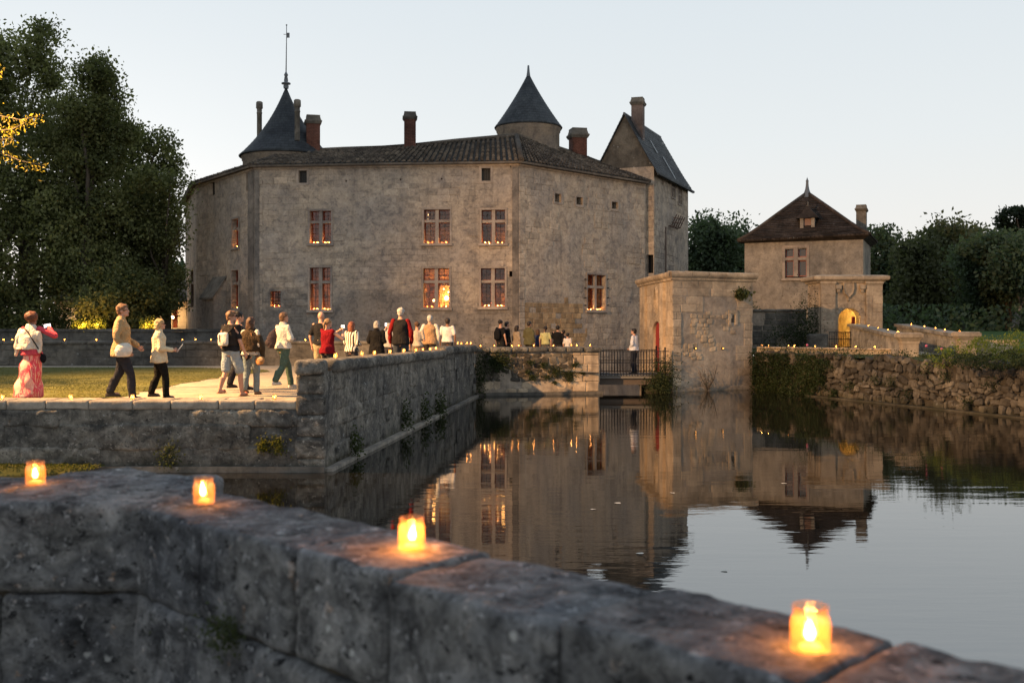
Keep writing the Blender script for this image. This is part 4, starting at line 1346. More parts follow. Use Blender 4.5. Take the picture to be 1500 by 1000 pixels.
for k, px in enumerate((1018, 1058)):
    u, z = GF.u(px), GF.z(px, 510)
    l_ = thing('wall_lamp', GF.p(u, z, .03), '%s of the two tiny amber lamps low on the gatehouse front' % ('left', 'right')[k], 'lamp', 'tiny lamps on the gatehouse front')
    bm = bmesh.new(); bmesh.ops.create_icosphere(bm, subdivisions=1, radius=.032, matrix=Matrix.Translation(GF.p(u, z, .06))); obj('bulb', bm, M_amber, l_)
    bm = bmesh.new(); box(bm, (-.05, 0, -.06), (.05, .025, .05), GF.M(u, z, 0)); obj('bracket', bm, M_iron, l_)

bridge = thing('footbridge', (4.7, 40.6, .6), 'small footbridge with black iron railings leading to the red door', 'bridge')
BX0, BX1, BY0, BY1, BZ = 3.2, 6.02, 39.2, 41.6, .62
bm = bmesh.new(); box(bm, (BX0, BY0 + .05, BZ - .09), (BX1, BY1 - .05, BZ)); obj('deck', bm, plain('deck_board', (.15, .14, .125), .8), bridge)
for y in (BY0 + .25, (BY0 + BY1) / 2, BY1 - .25):
    bm = bmesh.new(); box(bm, (BX0, y - .09, BZ - .34), (BX1, y + .09, BZ - .094)); obj('beam', bm, M_wood, bridge)
for i in range(14):
    x = BX0 + (BX1 - BX0) * (i + .5) / 14
    bm = bmesh.new(); box(bm, (x - .085, BY0 + .02, BZ + .003), (x + .085, BY1 - .02, BZ + .035)); obj('plank', bm, MATS['deck_board'], bridge)
bar = bmesh.new(); tube(bar, [(0, 0, 0), (0, 0, .95)], .013, 6)
barm = bpy.data.meshes.new('baluster'); bar.to_mesh(barm); bar.free(); barm.materials.append(M_iron)
for y in (BY0, BY1):
    for z in (BZ + .95, BZ + .08, BZ + .52):
        bm = bmesh.new(); box(bm, (BX0 + .02, y - .02, z - .016), (BX1 - .02 if y == BY0 else BX1 - .14, y + .02, z + .016)); obj('rail', bm, M_iron, bridge)
    n = 24
    for i in range(n):
        x = BX0 + .08 + (BX1 - BX0 - .3) * i / (n - 1)
        place('baluster', barm, bridge, Matrix.Translation((x, y, BZ + .02)))
    for x in (BX0 + .04, BX1 - .16):
        bm = bmesh.new(); tube(bm, [(x, y, BZ), (x, y, BZ + 1.05)], .03, 8); bmesh.ops.create_icosphere(bm, subdivisions=1, radius=.045, matrix=Matrix.Translation((x, y, BZ + 1.07))); obj('post', bm, M_iron, bridge)
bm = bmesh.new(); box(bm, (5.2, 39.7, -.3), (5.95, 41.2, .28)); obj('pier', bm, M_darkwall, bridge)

# ------------------------------------------------------------------ walls round the terrace
def coping(F, parent, u0, u1, ztop, n, w_in, over, h, mat, res=.06, amp=.012, gap=.012, rad=.08, seed=0):
    u = u0
    for i in range(n):
        w = (u1 - u0) / n * (1 + .15 * math.sin(i * 2.7 + seed))
        if i == n - 1: w = u1 - u
        zt_ = ztop((u + w / 2) / F.L) if callable(ztop) else ztop
        rough_block('coping_stone', F.M(u + w / 2, zt_ - h / 2, (over - w_in) / 2), (w - gap, w_in + over, h), res, amp, rad, mat, parent, seed=i + seed * 10)
        u += w

lowF = Face((-15.0, 18.1), (-3.80, 18.1))
low = thing('low_moat_wall', (-9, 18.4, 0), 'low dark moat wall with candles along the near edge of the terrace', 'wall')
bm = bmesh.new(); wall_mesh(bm, lowF, -.4, 1.1, wob=.012, cell=.3)
bm.faces.new([bm.verts.new(p) for p in ((-15, 18.1, 1.08), (-3.8, 18.1, 1.08), (-3.8, 18.9, 1.08), (-15, 18.9, 1.08))])
obj('wall_core', bm, M_wall, low)
coping(lowF, low, 0, lowF.L, 1.255, 15, .72, .02, .16, M_cope, seed=1, rad=.018, gap=.008, amp=.012, res=.04)
pl = ashlar(lowF, 0, lowF.L, .02, 1.06, hs=(.34, .5), ws=(.55, 1.2), proud=(.02, .06), slabs=SL_wall, joint=.004, keep=lambda u, z: random.random() < .66)
k = 0
for me, M in pl:
    c = M.translation
    s = M.to_scale()
    Mo = Matrix.Translation((c.x, 18.1 + random.uniform(.036, .052), c.z))
    rough_block('stone', Mo, (abs(s.x) + .06, .16, abs(s.z) + .06), .032, .030, .05, M_wall, low, seed=k, freq=4); k += 1
bm = bmesh.new(); box(bm, (5.5, 0, -.3), (lowF.L + .5, .12, .10), lowF.M(0, 0, 0)); obj('footing', bm, M_darkwall, low)

ter = thing('terrace_wall', (-2.4, 27.5, 0), 'tall grey moat wall with rounded coping running away along the terrace', 'wall')
TA, TB, TC = (-3.32, 18.1), (-2.03, 30.4), (-1.35, 37.0)
TF, TF2, TP = Face(TA, TB), Face(TB, TC), Face((-3.80, 18.1), TA)
zt1 = lambda f: 1.97 - .13 * f
for F, zt_, nm in ((TF, zt1, 1), (TF2, lambda f: 1.93 - .10 * f, 2), (TP, lambda f: 1.97, 3)):
    bm = bmesh.new(); wall_mesh(bm, F, -.4, 1.9, wob=.03, cell=.25, ztop=lambda f: zt_(f) - .2); obj('wall_core', bm, M_wall, ter)
bm = bmesh.new()
wall_mesh(bm, Face((-1.85, 37.0), (-3.80, 18.55)), .5, 1.72, wob=.02)
bm.faces.new([bm.verts.new(p) for p in ((-3.8, 18.1, 1.74), (-3.32, 18.1, 1.74), (-1.35, 37, 1.6), (-1.85, 37, 1.6))])
bm.faces.new([bm.verts.new(p) for p in ((-3.8, 18.55, .5), (-3.8, 18.1, .5), (-3.8, 18.1, 1.8), (-3.8, 18.55, 1.8))])
obj('wall_core', bm, M_wall, ter)
coping(TF, ter, .5, TF.L, zt1, 10, .46, .10, .24, M_wall, res=.05, rad=.10, amp=.014, seed=2, gap=.002)
coping(TF2, ter, 0, TF2.L + .1, lambda f: 1.94 - .1 * f, 5, .5, .10, .24, M_wall, res=.06, rad=.10, amp=.014, seed=3, gap=.002)
rough_block('coping_stone', TP.M(.24, 1.85, -.1), (.52, .62, .26), .04, .02, .08, M_wall, ter, seed=44)
for i, (zc, hh) in enumerate(((1.54, .36), (1.17, .37), (.80, .37), (.42, .38), (.1, .26))):
    rough_block('stone', TP.M(.24, zc, -.16), (.50 + .03 * (i % 2), .40, hh - .015), .04, .016, .05, M_wall, ter, seed=50 + i)
k = 0
for me, M in ashlar(TF, .15, TF.L, .1, 1.68, hs=(.28, .42), ws=(.45, 1.0), proud=(.02, .05), slabs=SL_wall, joint=.004, keep=lambda u, z: z < zt1(u / TF.L) - .35 and random.random() < .6):
    c, s = M.translation, M.to_scale()
    rough_block('stone', TF.M(*( (Vector(c.xy) - TF.A).dot(TF.d), c.z, -.045 + random.uniform(0, .012))), (abs(s.x) + .03, .12, abs(s.z) + .03), .05, .022, .045, M_wall, ter, seed=80 + k, freq=4); k += 1
for me, M in ashlar(TF2, 0, TF2.L, .1, 1.55, hs=(.3, .42), ws=(.45, .9), proud=(.02, .05), slabs=SL_wall, keep=lambda u, z: random.random() < .5): place('stone', me, ter, M)
bm = bmesh.new()
for F in (TF, TF2): box(bm, (0, 0, -.4), (F.L, .15, .06), F.M(0, 0, 0))
obj('footing', bm, M_cope, ter)

abF, abR = Face((-1.35, 37.35), (3.26, 38.35)), Face((3.26, 38.35), (3.55, 44.5))
abut = thing('abutment_wall', (1, 38, 0), 'rubble moat wall with projecting coping facing the camera beside the footbridge', 'wall')
bm = bmesh.new()
wall_mesh(bm, abF, -.4, 1.6, wob=.03, cell=.4); wall_mesh(bm, abR, -.4, .95, wob=.02)
obj('wall_core', bm, M_gate_pl, abut)
bm = bmesh.new(); wall_mesh(bm, Face((3.2, 38.9), (-1.35, 37.9)), .5, 1.6, wob=0); obj('wall_core', bm, M_gate_pl, abut)
coping(abF, abut, -.05, abF.L + .16, 1.765, 7, .5, .14, .19, M_wall, res=.07, rad=.05, amp=.014, seed=5)
rb = rubble(abF, .35, 3.75, .5, 1.55, size=(.17, .36), depth=.10, lumps=LU_rub, keep=lambda u, z: z > 1.0 or noise.noise(Vector((u * 1.2, z * 1.6, 4))) > -.15)
rb += rubble(abF, .35, 3.75, .05, .5, size=(.2, .4), depth=.07, lumps=LU_gate, keep=lambda u, z: random.random() < .35)
for me, M in rb: place('stone', me, abut, M)
for me, M in ashlar(abF, 3.7, abF.L, .1, 1.56, hs=(.3, .42), ws=(.5, 1.0), proud=(.03, .06), slabs=SL_gate): place('stone', me, abut, M)
for me, M in ashlar(abR, 0, 2.5, .1, .9, hs=(.3, .4), ws=(.5, .9), slabs=SL_gate): place('stone', me, abut, M)
bm = bmesh.new(); box(bm, (0, 0, -.4), (abF.L + .1, .16, .10), abF.M(0, 0, 0)); obj('footing', bm, M_darkwall, abut)

farF = Face((-30.0, 40.0), (-5.4, 40.0))
farw = thing('far_terrace_wall', (-15, 40.2, 1), 'long dark parapet across the back of the lawn with small candles', 'wall')
bm = bmesh.new(); wall_mesh(bm, farF, .4, 1.88, wob=.03, cell=.6); wall_mesh(bm, Face((-5.4, 40.0), (-5.4, 44.2)), .4, 1.7, wob=0); wall_mesh(bm, Face((-5.4, 40.5), (-30, 40.5)), -.3, 1.88, wob=0)
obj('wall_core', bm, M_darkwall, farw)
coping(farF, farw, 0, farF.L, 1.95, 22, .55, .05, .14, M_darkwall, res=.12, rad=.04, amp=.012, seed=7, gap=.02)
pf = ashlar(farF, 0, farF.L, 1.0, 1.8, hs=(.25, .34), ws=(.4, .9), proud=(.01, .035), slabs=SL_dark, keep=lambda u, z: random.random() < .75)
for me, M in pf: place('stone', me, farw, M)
backF = Face((-5.4, 44.2), (3.5, 45.0))
bkw = thing('terrace_end_wall', (-1, 44.6, 1), 'low pale parapet behind the far group of visitors below the chateau', 'wall')
bm = bmesh.new(); wall_mesh(bm, backF, -.3, 1.45, wob=.03, cell=.5); wall_mesh(bm, Face((3.5, 45.4), (-5.4, 44.6)), -.3, 1.45, wob=0); obj('wall_core', bm, M_gate_pl, bkw)
coping(backF, bkw, 0, backF.L, 1.55, 8, .45, .05, .12, M_cope, res=.12, rad=.04, amp=.01, seed=8)
bm = bmesh.new()
quad(bm, Vector((-5.9, 44.0, .97)), Vector((3.6, 44.4, .8)), Vector((3.6, 45.3, .8)), Vector((-5.9, 45.2, .97)))
tag(obj('ground', bm, M_gravel), 'gravel at the far end of the terrace', 'ground', kind='structure')

moatF = Face((-45.0, 49.0), (-13.4, 49.0))
mw_ = thing('outer_moat_wall', (-25, 49.3, 0), 'dark plain moat wall under the trees behind the lawn parapet', 'wall')
bm = bmesh.new(); wall_mesh(bm, moatF, -.3, 2.25, wob=.03, cell=1.0)
box(bm, (0, -.5, 2.255), (moatF.L, .08, 2.38), moatF.M(0, 0, 0)); obj('wall_core', bm, M_darkwall, mw_)
bm = bmesh.new()
poly(bm, [(-60, 49.4, 2.2), (-21.5, 49.4, 2.2), (-23, 60, 2.2), (-26, 75, 2.2), (-60, 75, 2.2)])
tag(obj('ground', bm, M_field), 'dark ground under the big trees', 'ground', kind='structure')

# lit low house behind the trees
house = thing('low_house', (-24, 64, 2.2), 'low cream house lit by lamps behind the trees on the left', 'house')
HF = Face((-29.5, 66.0), (-21.0, 66.0))
hz = 2.0
hw = [(2.6, 3.3, 2.2, 3.6), (5.4, 6.1, 2.3, 3.7), (7.6, 7.95, 2.4, 3.6)]
bm = bmesh.new(); wall_mesh(bm, HF, 1.2, 4.2, hw, depth=.25, wob=0)
wall_mesh(bm, Face((-21.0, 66.0), (-21.0, 72.0)), 1.2, 4.2, wob=0); wall_mesh(bm, Face((-29.5, 72), (-29.5, 66)), 1.2, 4.2, wob=0)
obj('wall', bm, plain('cream_render', (.55, .46, .34), .9, scale=3), house)
for h in hw:
    bm = bmesh.new(); quad(bm, HF.p(h[0], h[2], -.2), HF.p(h[1], h[2], -.2), HF.p(h[1], h[3], -.2), HF.p(h[0], h[3], -.2)); obj('shutter', bm, M_winwood, house)
bm = bmesh.new()
a, b, c, d = Vector((-29.9, 65.5, 4.15)), Vector((-20.6, 65.5, 4.15)), Vector((-20.6, 69, 5.6)), Vector((-29.9, 69, 5.6))
quad(bm, a, b, c, d); quad(bm, a - Vector((0, 0, .12)), b - Vector((0, 0, .12)), b, a)
quad(bm, d, c, Vector((-20.6, 72.5, 4.15)), Vector((-29.9, 72.5, 4.15)))
obj('roof', bm, M_tile, house)
for k, (x, y, z, e) in enumerate(((-21.75, 65.6, 3.05, 60), (-27.4, 65.4, 3.2, 90))):
    l_ = thing('wall_lantern', (x, y, z), ('small bright lantern on the cream house wall beside the chateau corner', 'small bright lantern on the cream house wall behind the leaves')[k], 'lantern')
    bm = bmesh.new(); bmesh.ops.create_icosphere(bm, subdivisions=2, radius=.11, matrix=Matrix.Translation((x, y, z))); obj('globe', bm, M_bulb, l_)
    bm = bmesh.new(); box(bm, (x - .04, y + .1, z - .03), (x + .04, 66, z + .03)); obj('bracket', bm, M_iron, l_)
    lamp('lantern_light', 'POINT', (x, y - .2, z), (1, .6, .25), e, shadow_soft_size=.1)

# a garden fence and hedge lit from behind, seen through the trunks
bar2 = thing('garden_wall', (-33, 60, 2), 'low red brick garden wall glowing in lamplight between the tree trunks', 'wall')
bm = bmesh.new(); wall_mesh(bm, Face((-39, 60), (-29, 60)), 1.6, 3.1, wob=.02)
obj('wall_core', bm, plain('red_brick', (.38, .17, .07), .9, scale=6), bar2)
bm = bmesh.new(); box(bm, (-39, 59.95, 3.1), (-29, 60.3, 3.2)); obj('coping', bm, M_cap, bar2)
lamp('garden_light', 'POINT', (-33.5, 58.6, 2.9), (1, .55, .16), 160, shadow_soft_size=.1)
lamp('garden_light', 'POINT', (-30.0, 58.8, 2.9), (1, .55, .16), 90, shadow_soft_size=.1)

# ------------------------------------------------------------------ right bank: rubble wall, low parapet, ramp, portal, pavilion
RA, RB, RC = (9.72, 40.6), (14.25, 28.5), (24.0, 4.0)
RF, RF2 = Face(RA, RB), Face(RB, RC)
ret = thing('rubble_moat_wall', (12, 34, 0), 'rough rubble retaining wall along the right bank of the moat', 'wall')
rtop = lambda f: 1.50 + .06 * math.sin(f * 23) + .04 * math.sin(f * 51)
bm = bmesh.new()
wall_mesh(bm, RF, -.4, 1.5, wob=.06, cell=.4, ztop=lambda f: rtop(f) - .03); wall_mesh(bm, RF2, -.4, 1.5, wob=.05)
obj('wall_core', bm, M_mortar, ret)
rs = rubble(RF, 0, RF.L, .02, 1.6, size=(.13, .38), depth=.26, lumps=LU_rub, ztop=rtop, wild=.5, keep=lambda u, z: random.random() < .93)
rs2 = rubble(RF2, 0, 7, .02, 1.55, size=(.22, .42), depth=.26, lumps=LU_rub)
rs.sort(key=lambda t: t[1].translation.y)
for me, M in rs[:300]: place('stone', me, ret, M)
stuff('stones', rs[300:] + rs2, M_rubble, ret)
bm = bmesh.new(); box(bm, (3.5, 0, -.4), (RF.L, .32, .05), RF.M(0, 0, 0)); box(bm, (0, 0, -.4), (8, .32, .05), RF2.M(0, 0, 0)); obj('footing', bm, M_rubble, ret)

lpF = Face((9.9, 41.4), (14.4, 38.0))
lp = thing('low_parapet', (12, 40, 1.4), 'low cream stone parapet with candles on top of the right bank', 'wall')
bm = bmesh.new(); wall_mesh(bm, lpF, 1.2, 1.62, wob=.015); wall_mesh(bm, Face((14.6, 38.3), (10.1, 41.7)), 1.2, 1.62, wob=0)
bm.faces.new([bm.verts.new(p) for p in ((9.9, 41.4, 1.615), (14.4, 38.0, 1.615), (14.6, 38.3, 1.615), (10.1, 41.7, 1.615))]); obj('wall_core', bm, M_gate, lp)
coping(lpF, lp, 0, lpF.L, 1.70, 6, .34, .04, .085, M_gate, res=.08, rad=.025, amp=.008, seed=11)

port = thing('stone_portal', (15.3, 47, 1.4), 'monumental stone gateway with cornice, carved shield and a lit arch', 'gateway')
PX0, PX1, PY = 13.92, 16.77, 46.4
PF = Face((PX0, PY), (PX1, PY)); PLf = Face((PX0, PY + 1.75), (PX0, PY)); PZ = 4.62
ax0, ax1 = PF.u(1228), PF.u(1260)
azs, azt = 2.82, PF.z(1244, 451.5)
bm = bmesh.new()
wall_mesh(bm, PF, 1.3, PZ, [(ax0, ax1, 1.3, azt)], depth=.55, wob=.01); parc = arch_wall(bm, PF, ax0, ax1, 1.3, azs, azt, .55)
wall_mesh(bm, PLf, 1.3, PZ, wob=.01)
wall_mesh(bm, Face((PX1, PY), (PX1, PY + 1.75)), 1.3, PZ, wob=.01)
bm.faces.new([bm.verts.new(p) for p in ((PX0, PY, PZ - .01), (PX1, PY, PZ - .01), (PX1, PY + 1.75, PZ - .01), (PX0, PY + 1.75, PZ - .01))])
obj('wall', bm, M_gate, port)
bm = bmesh.new()                                      # passage behind the arch, plastered and lamp-lit
y0, y1 = PY + .55, PY + 3.4
for (a, b, c, d) in (((ax0 - .5, y0), (ax0 - .2, y1), 0, 0), ((ax1 + .1, y1), (ax1 + .5, y0), 0, 0), ((ax0 - .2, y1), (ax1 + .1, y1), 0, 0)):
    quad(bm, Vector((PX0 + a[0], a[1], 1.3)), Vector((PX0 + b[0], b[1], 1.3)), Vector((PX0 + b[0], b[1], 3.7)), Vector((PX0 + a[0], a[1], 3.7)))
quad(bm, Vector((PX0 + ax0 - .5, y0, 3.7)), Vector((PX0 + ax1 + .5, y0, 3.7)), Vector((PX0 + ax1 + .5, y1, 3.7)), Vector((PX0 + ax0 - .5, y1, 3.7)))
quad(bm, Vector((PX0 + ax0 - .5, y0, 1.5)), Vector((PX0 + ax1 + .5, y0, 1.5)), Vector((PX0 + ax1 + .5, y1, 1.5)), Vector((PX0 + ax0 - .5, y1, 1.5)))
obj('passage', bm, plain('passage_plaster', (.50, .40, .24), .9, var=.3, scale=4), port)
bm = bmesh.new()
box(bm, (PX0 + ax1 - .17, PY + .62, 1.5), (PX0 + ax1 - .02, PY + .68, 2.95)); obj('door', bm, M_redwood, port)
bm = bmesh.new()
for z in (1.85, 2.2, 2.6): box(bm, (PX0 + ax0 - .1, y1 - .06, z), (PX0 + ax1, y1 - .03, z + .03))
obj('course', bm, M_gate, port)
lamp('passage_lamp', 'POINT', (PX0 + (ax0 + ax1) / 2 - .25, PY + 1.3, 3.35), (1, .62, .18), 130, shadow_soft_size=.1)
for (px0, px1) in ((1201, 1222.5), (1267.5, 1291.5)):
    u0, u1 = PF.u(px0), PF.u(px1)
    bm = bmesh.new(); box(bm, (0, 0, 0), (u1 - u0, .13, PZ - 1.35), PF.M(u0, 1.3, 0)); pil = obj('pilaster', bm, M_gate, port)
    for me, M in ashlar(PF, u0, u1, 1.6, PZ - .3, hs=(.36, .42), ws=(.6, .7), slabs=SL_gate, proud=(.006, .02)):
        place('stone', me, pil, Matrix.Translation((0, -.13, 0)) @ M)
    bm = bmesh.new(); box(bm, (-.03, 0, 0), (u1 - u0 + .03, .17, .1), PF.M(u0, PZ - .18, 0)); obj('capital', bm, M_gate, pil)
for me, M in ashlar(PF, PF.u(1223), PF.u(1267), azt + .3, PZ - .25, hs=(.3, .36), ws=(.5, .8), slabs=SL_gate, proud=(.005, .015)): place('stone', me, port, M)
for me, M in ashlar(PLf, 0, PLf.L - .02, 1.5, PZ - .25, hs=(.36, .42), ws=(.5, .8), slabs=SL_gate, proud=(.005, .02)): place('stone', me, port, M)
bm = bmesh.new()
for k in range(13):
    a0, a1 = math.pi * k / 13 + .008, math.pi * (k + 1) / 13 - .008
    um, rx, rz_ = (ax0 + ax1) / 2, (ax1 - ax0) / 2, azt - azs
    c = lambda a, s: (um - (rx + s) * math.cos(a), azs + (rz_ + s) * math.sin(a))
    q4 = [c(a0, .02), c(a1, .02), c(a1, .24), c(a0, .24)]
    f_ = [PF.p(*x, .05) for x in q4]
    quad(bm, *f_[::-1])
    for i in range(4): quad(bm, f_[i], f_[(i + 1) % 4], PF.p(*q4[(i + 1) % 4], 0), PF.p(*q4[i], 0))
obj('arch', bm, M_gate, port)
bm = bmesh.new()                                      # carved shield
sc_ = [(-.26, .36), (.26, .36), (.28, .05), (.22, -.2), (.0, -.42), (-.22, -.2), (-.28, .05)]
Ms = PF.M(PF.u(1242.5), PF.z(1242, 424), 0)
o_ = [bm.verts.new(Ms @ Vector((x, .02, z))) for x, z in sc_]; i_ = [bm.verts.new(Ms @ Vector((x * .82, .15, z * .85))) for x, z in sc_]; j_ = [bm.verts.new(Ms @ Vector((x * .6, .11, z * .65))) for x, z in sc_]
for r0, r1 in ((o_, i_), (i_, j_)):
    for i in range(7): bm.faces.new((r0[i], r0[(i + 1) % 7], r1[(i + 1) % 7], r1[i]))
bm.faces.new(j_)
lathe(bm, [(0, -.56), (.07, -.5), (.05, -.44), (.1, -.38), (0, -.36)], 8, Ms)
bmesh.ops.recalc_face_normals(bm, faces=bm.faces[:]); obj('shield', bm, M_gate, port)
for px in (1227, 1262):
    bm = bmesh.new()
    box(bm, (-.12, 0, -.1), (.12, .2, .08), PF.M(PF.u(px), PZ - .32, 0)); box(bm, (-.07, .03, -.24), (.07, .14, -.102), PF.M(PF.u(px), PZ - .32, 0))
    obj('corbel', bm, M_gate, port)
bm = bmesh.new()
prof = [(0, PZ - .16), (.08, PZ - .14), (.12, PZ - .06), (.24, PZ - .01), (.27, PZ + .04), (.27, PZ + .15), (.2, PZ + .19), (0, PZ + .22)]
cr_ = [(PX0, PY + 1.75), (PX0, PY), (PX1, PY), (PX1, PY + 1.75)]
sg = [(-1, 1), (-1, -1), (1, -1), (1, 1)]
rings = [[bm.verts.new((x + sx * o, y + sy * o, z)) for o, z in prof] for (x, y), (sx, sy) in zip(cr_, sg)]
for r0, r1 in zip(rings, rings[1:]):
    for k in range(len(prof) - 1): bm.faces.new((r0[k], r1[k], r1[k + 1], r0[k + 1]))
bm.faces.new([r[-1] for r in rings]); bmesh.ops.recalc_face_normals(bm, faces=bm.faces[:])
obj('cornice', bm, M_gate, port)

def parapet(name, label, A, B, zA, zB, pier_py, w=.42):
    F = Face(A, B)
    t = thing(name, (A[0], A[1], 1.45), label, 'parapet', 'sloping parapets of the ramp to the gateway')
    zt_ = lambda f: zA + (zB - zA) * f
    bm = bmesh.new(); wall_mesh(bm, F, 1.2, 2.0, wob=.015, ztop=lambda f: zt_(f) - .1)
    Fb = Face((B[0] - F.n.x * w, B[1] - F.n.y * w), (A[0] - F.n.x * w, A[1] - F.n.y * w))
    wall_mesh(bm, Fb, 1.2, 2.0, wob=0, ztop=lambda f: zt_(1 - f) - .1)
    quad(bm, F.p(0, 1.2), F.p(0, zA - .1), F.p(0, zA - .1, -w), F.p(0, 1.2, -w))
    obj('wall_core', bm, M_par, t)
    for me, M in ashlar(F, .05, F.L - .5, 1.45, 2.5, hs=(.24, .3), ws=(.4, .8), slabs=SL_par, proud=(.005, .02), keep=lambda u, z: z < zt_(u / F.L) - .3 and random.random() < .8): place('stone', me, t, M)
    n = 6
    for i in range(n):
        u0, u1 = F.L * i / n - (.1 if i == 0 else 0), F.L * (i + 1) / n - .012
        bm = bmesh.new()
        c = [F.p(u0, zt_(u0 / F.L), .09), F.p(u1, zt_(u1 / F.L), .09), F.p(u1, zt_(u1 / F.L), -w - .09), F.p(u0, zt_(u0 / F.L), -w - .09)]
        lowr = [p - Vector((0, 0, .12)) for p in c]
        quad(bm, *c); quad(bm, *lowr[::-1])
        for k in range(4): quad(bm, lowr[k], lowr[(k + 1) % 4], c[(k + 1) % 4], c[k])
        obj('coping_stone', bm, M_par, t)
    # end pier with moulded cap
    Mp = F.M(F.L + .05, 0, -w / 2)
    bm = bmesh.new()
    for (z0, z1, h0, h1) in ((1.3, zB - .28, .27, .27), (zB - .278, zB - .2, .29, .30), (zB - .198, zB - .06, .29, .38), (zB - .058, zB + .06, .40, .40), (zB + .062, zB + .1, .38, .34)):
        v0 = [bm.verts.new(Mp @ Vector((sx * h0, sy * h0, z0))) for sx, sy in ((-1, -1), (1, -1), (1, 1), (-1, 1))]
        v1 = [bm.verts.new(Mp @ Vector((sx * h1, sy * h1, z1))) for sx, sy in ((-1, -1), (1, -1), (1, 1), (-1, 1))]
        for i in range(4): bm.faces.new((v0[i], v0[(i + 1) % 4], v1[(i + 1) % 4], v1[i]))
        bm.faces.new(v1); bm.faces.new(v0[::-1])
    bmesh.ops.recalc_face_normals(bm, faces=bm.faces[:])
    obj('pier', bm, M_gate, t)
    return F, zt_
P1, zp1 = parapet('ramp_parapet', 'nearer sloping ramp parapet ending in a cream pier above the rubble wall', (15.1, 45.8), (13.95, 36.6), 2.62, 2.20, 495)
P2, zp2 = parapet('ramp_parapet', 'farther sloping ramp parapet ending in a cream pier by the hedge', (17.2, 45.8), (16.0, 36.6), 2.62, 2.24, 490)
bm = bmesh.new(); quad(bm, Vector((13.9, 36.8, 1.5)), Vector((15.6, 36.8, 1.5)), Vector((16.9, 46.4, 1.6)), Vector((15.1, 46.4, 1.6))); tag(obj('path', bm, M_gravel), 'gravel ramp between the sloping parapets', 'path', kind='structure')

rl = thing('iron_railing', (14.6, 45.7, 1.5), 'short black iron railing in front of the lit gateway arch', 'railing')
RLF = Face((13.62, 45.55), (15.0, 45.3))
for z in (1.6, 1.95, 2.25):
    bm = bmesh.new(); box(bm, (.45, -.015, -.015), (RLF.L, .015, .015), RLF.M(0, z, 0)); obj('rail', bm, M_iron, rl)
for i in range(13): place('baluster', barm, rl, RLF.M(.48 + (RLF.L - .5) * i / 12, 1.45, 0) @ Matrix.Diagonal((1, 1, .86, 1)))
sw = thing('side_wall', (13.6, 45.5, 1.4), 'small grey-blue stone flank wall left of the iron railing', 'wall')
rough_block('wall_core', Matrix.Translation((13.6, 45.6, 1.7)), (.85, .4, .95), .1, .015, .04, M_darkwall, sw, seed=91)

dkF = Face((9.8, 49.0), (13.85, 48.2))
dk = thing('garden_wall', (12, 48.6, 1.4), 'dark stained wall between the gatehouse and the gateway', 'wall')
bm = bmesh.new(); wall_mesh(bm, dkF, 1.2, 3.2, wob=.03, cell=.5); wall_mesh(bm, Face((13.85, 48.6), (9.8, 49.4)), 1.2, 3.2, wob=0); obj('wall_core', bm, M_gate_pl, dk)
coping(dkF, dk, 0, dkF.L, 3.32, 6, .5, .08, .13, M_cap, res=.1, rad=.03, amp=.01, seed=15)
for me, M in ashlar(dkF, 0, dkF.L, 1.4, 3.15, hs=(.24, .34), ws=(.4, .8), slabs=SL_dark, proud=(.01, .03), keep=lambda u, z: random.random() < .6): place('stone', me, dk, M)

pav = thing('pavilion', (16, 56, 1.3), 'square stone pavilion with steep hipped tile roof, finial and dormer', 'pavilion')
QA, QB = (12.72, 56.0), (18.35, 53.5)
QF = Face(QA, QB)
side = Vector((.39, .92)).normalized() * 5.6
QC, QD = (QB[0] + side.x, QB[1] + side.y), (QA[0] + side.x, QA[1] + side.y)
QS = Face(QB, QC)
QZ = 7.28
wQ = QF.rect(1150, 1181.5, 363, 405)
bm = bmesh.new(); wall_mesh(bm, QF, 1.0, QZ, [wQ], depth=.4, wob=.03, ztop=lambda f: QZ - .12 + .12 * f); wall_mesh(bm, QS, 1.0, QZ, wob=.02); wall_mesh(bm, Face(QC, QD), 1.0, QZ, wob=0); wall_mesh(bm, Face(QD, QA), 1.0, QZ, wob=0)
obj('wall', bm, M_pav, pav)
u0, u1, z0, z1 = wQ
bm = bmesh.new(); um_ = (u0 + u1) / 2; zm_ = z0 + (z1 - z0) * .62
def st(a, b, c, d, o0, o1): box(bm, (0, o0, 0), (b - a, o1, d - c), QF.M(a, c, 0))
st(um_ - .11, um_ + .11, z0, z1, -.2, .03); st(u0, um_ - .112, zm_ - .08, zm_ + .08, -.2, .02); st(um_ + .112, u1, zm_ - .08, zm_ + .08, -.2, .02)
st(u0 - .14, u0 - .002, z0 - .1, z1 + .14, 0, .04); st(u1 + .002, u1 + .14, z0 - .1, z1 + .14, 0, .04); st(u0, u1, z1 + .002, z1 + .14, 0, .04); st(u0 - .2, u1 + .2, z0 - .2, z0 - .102, 0, .1)
wq = obj('window', bm, M_dress, pav)
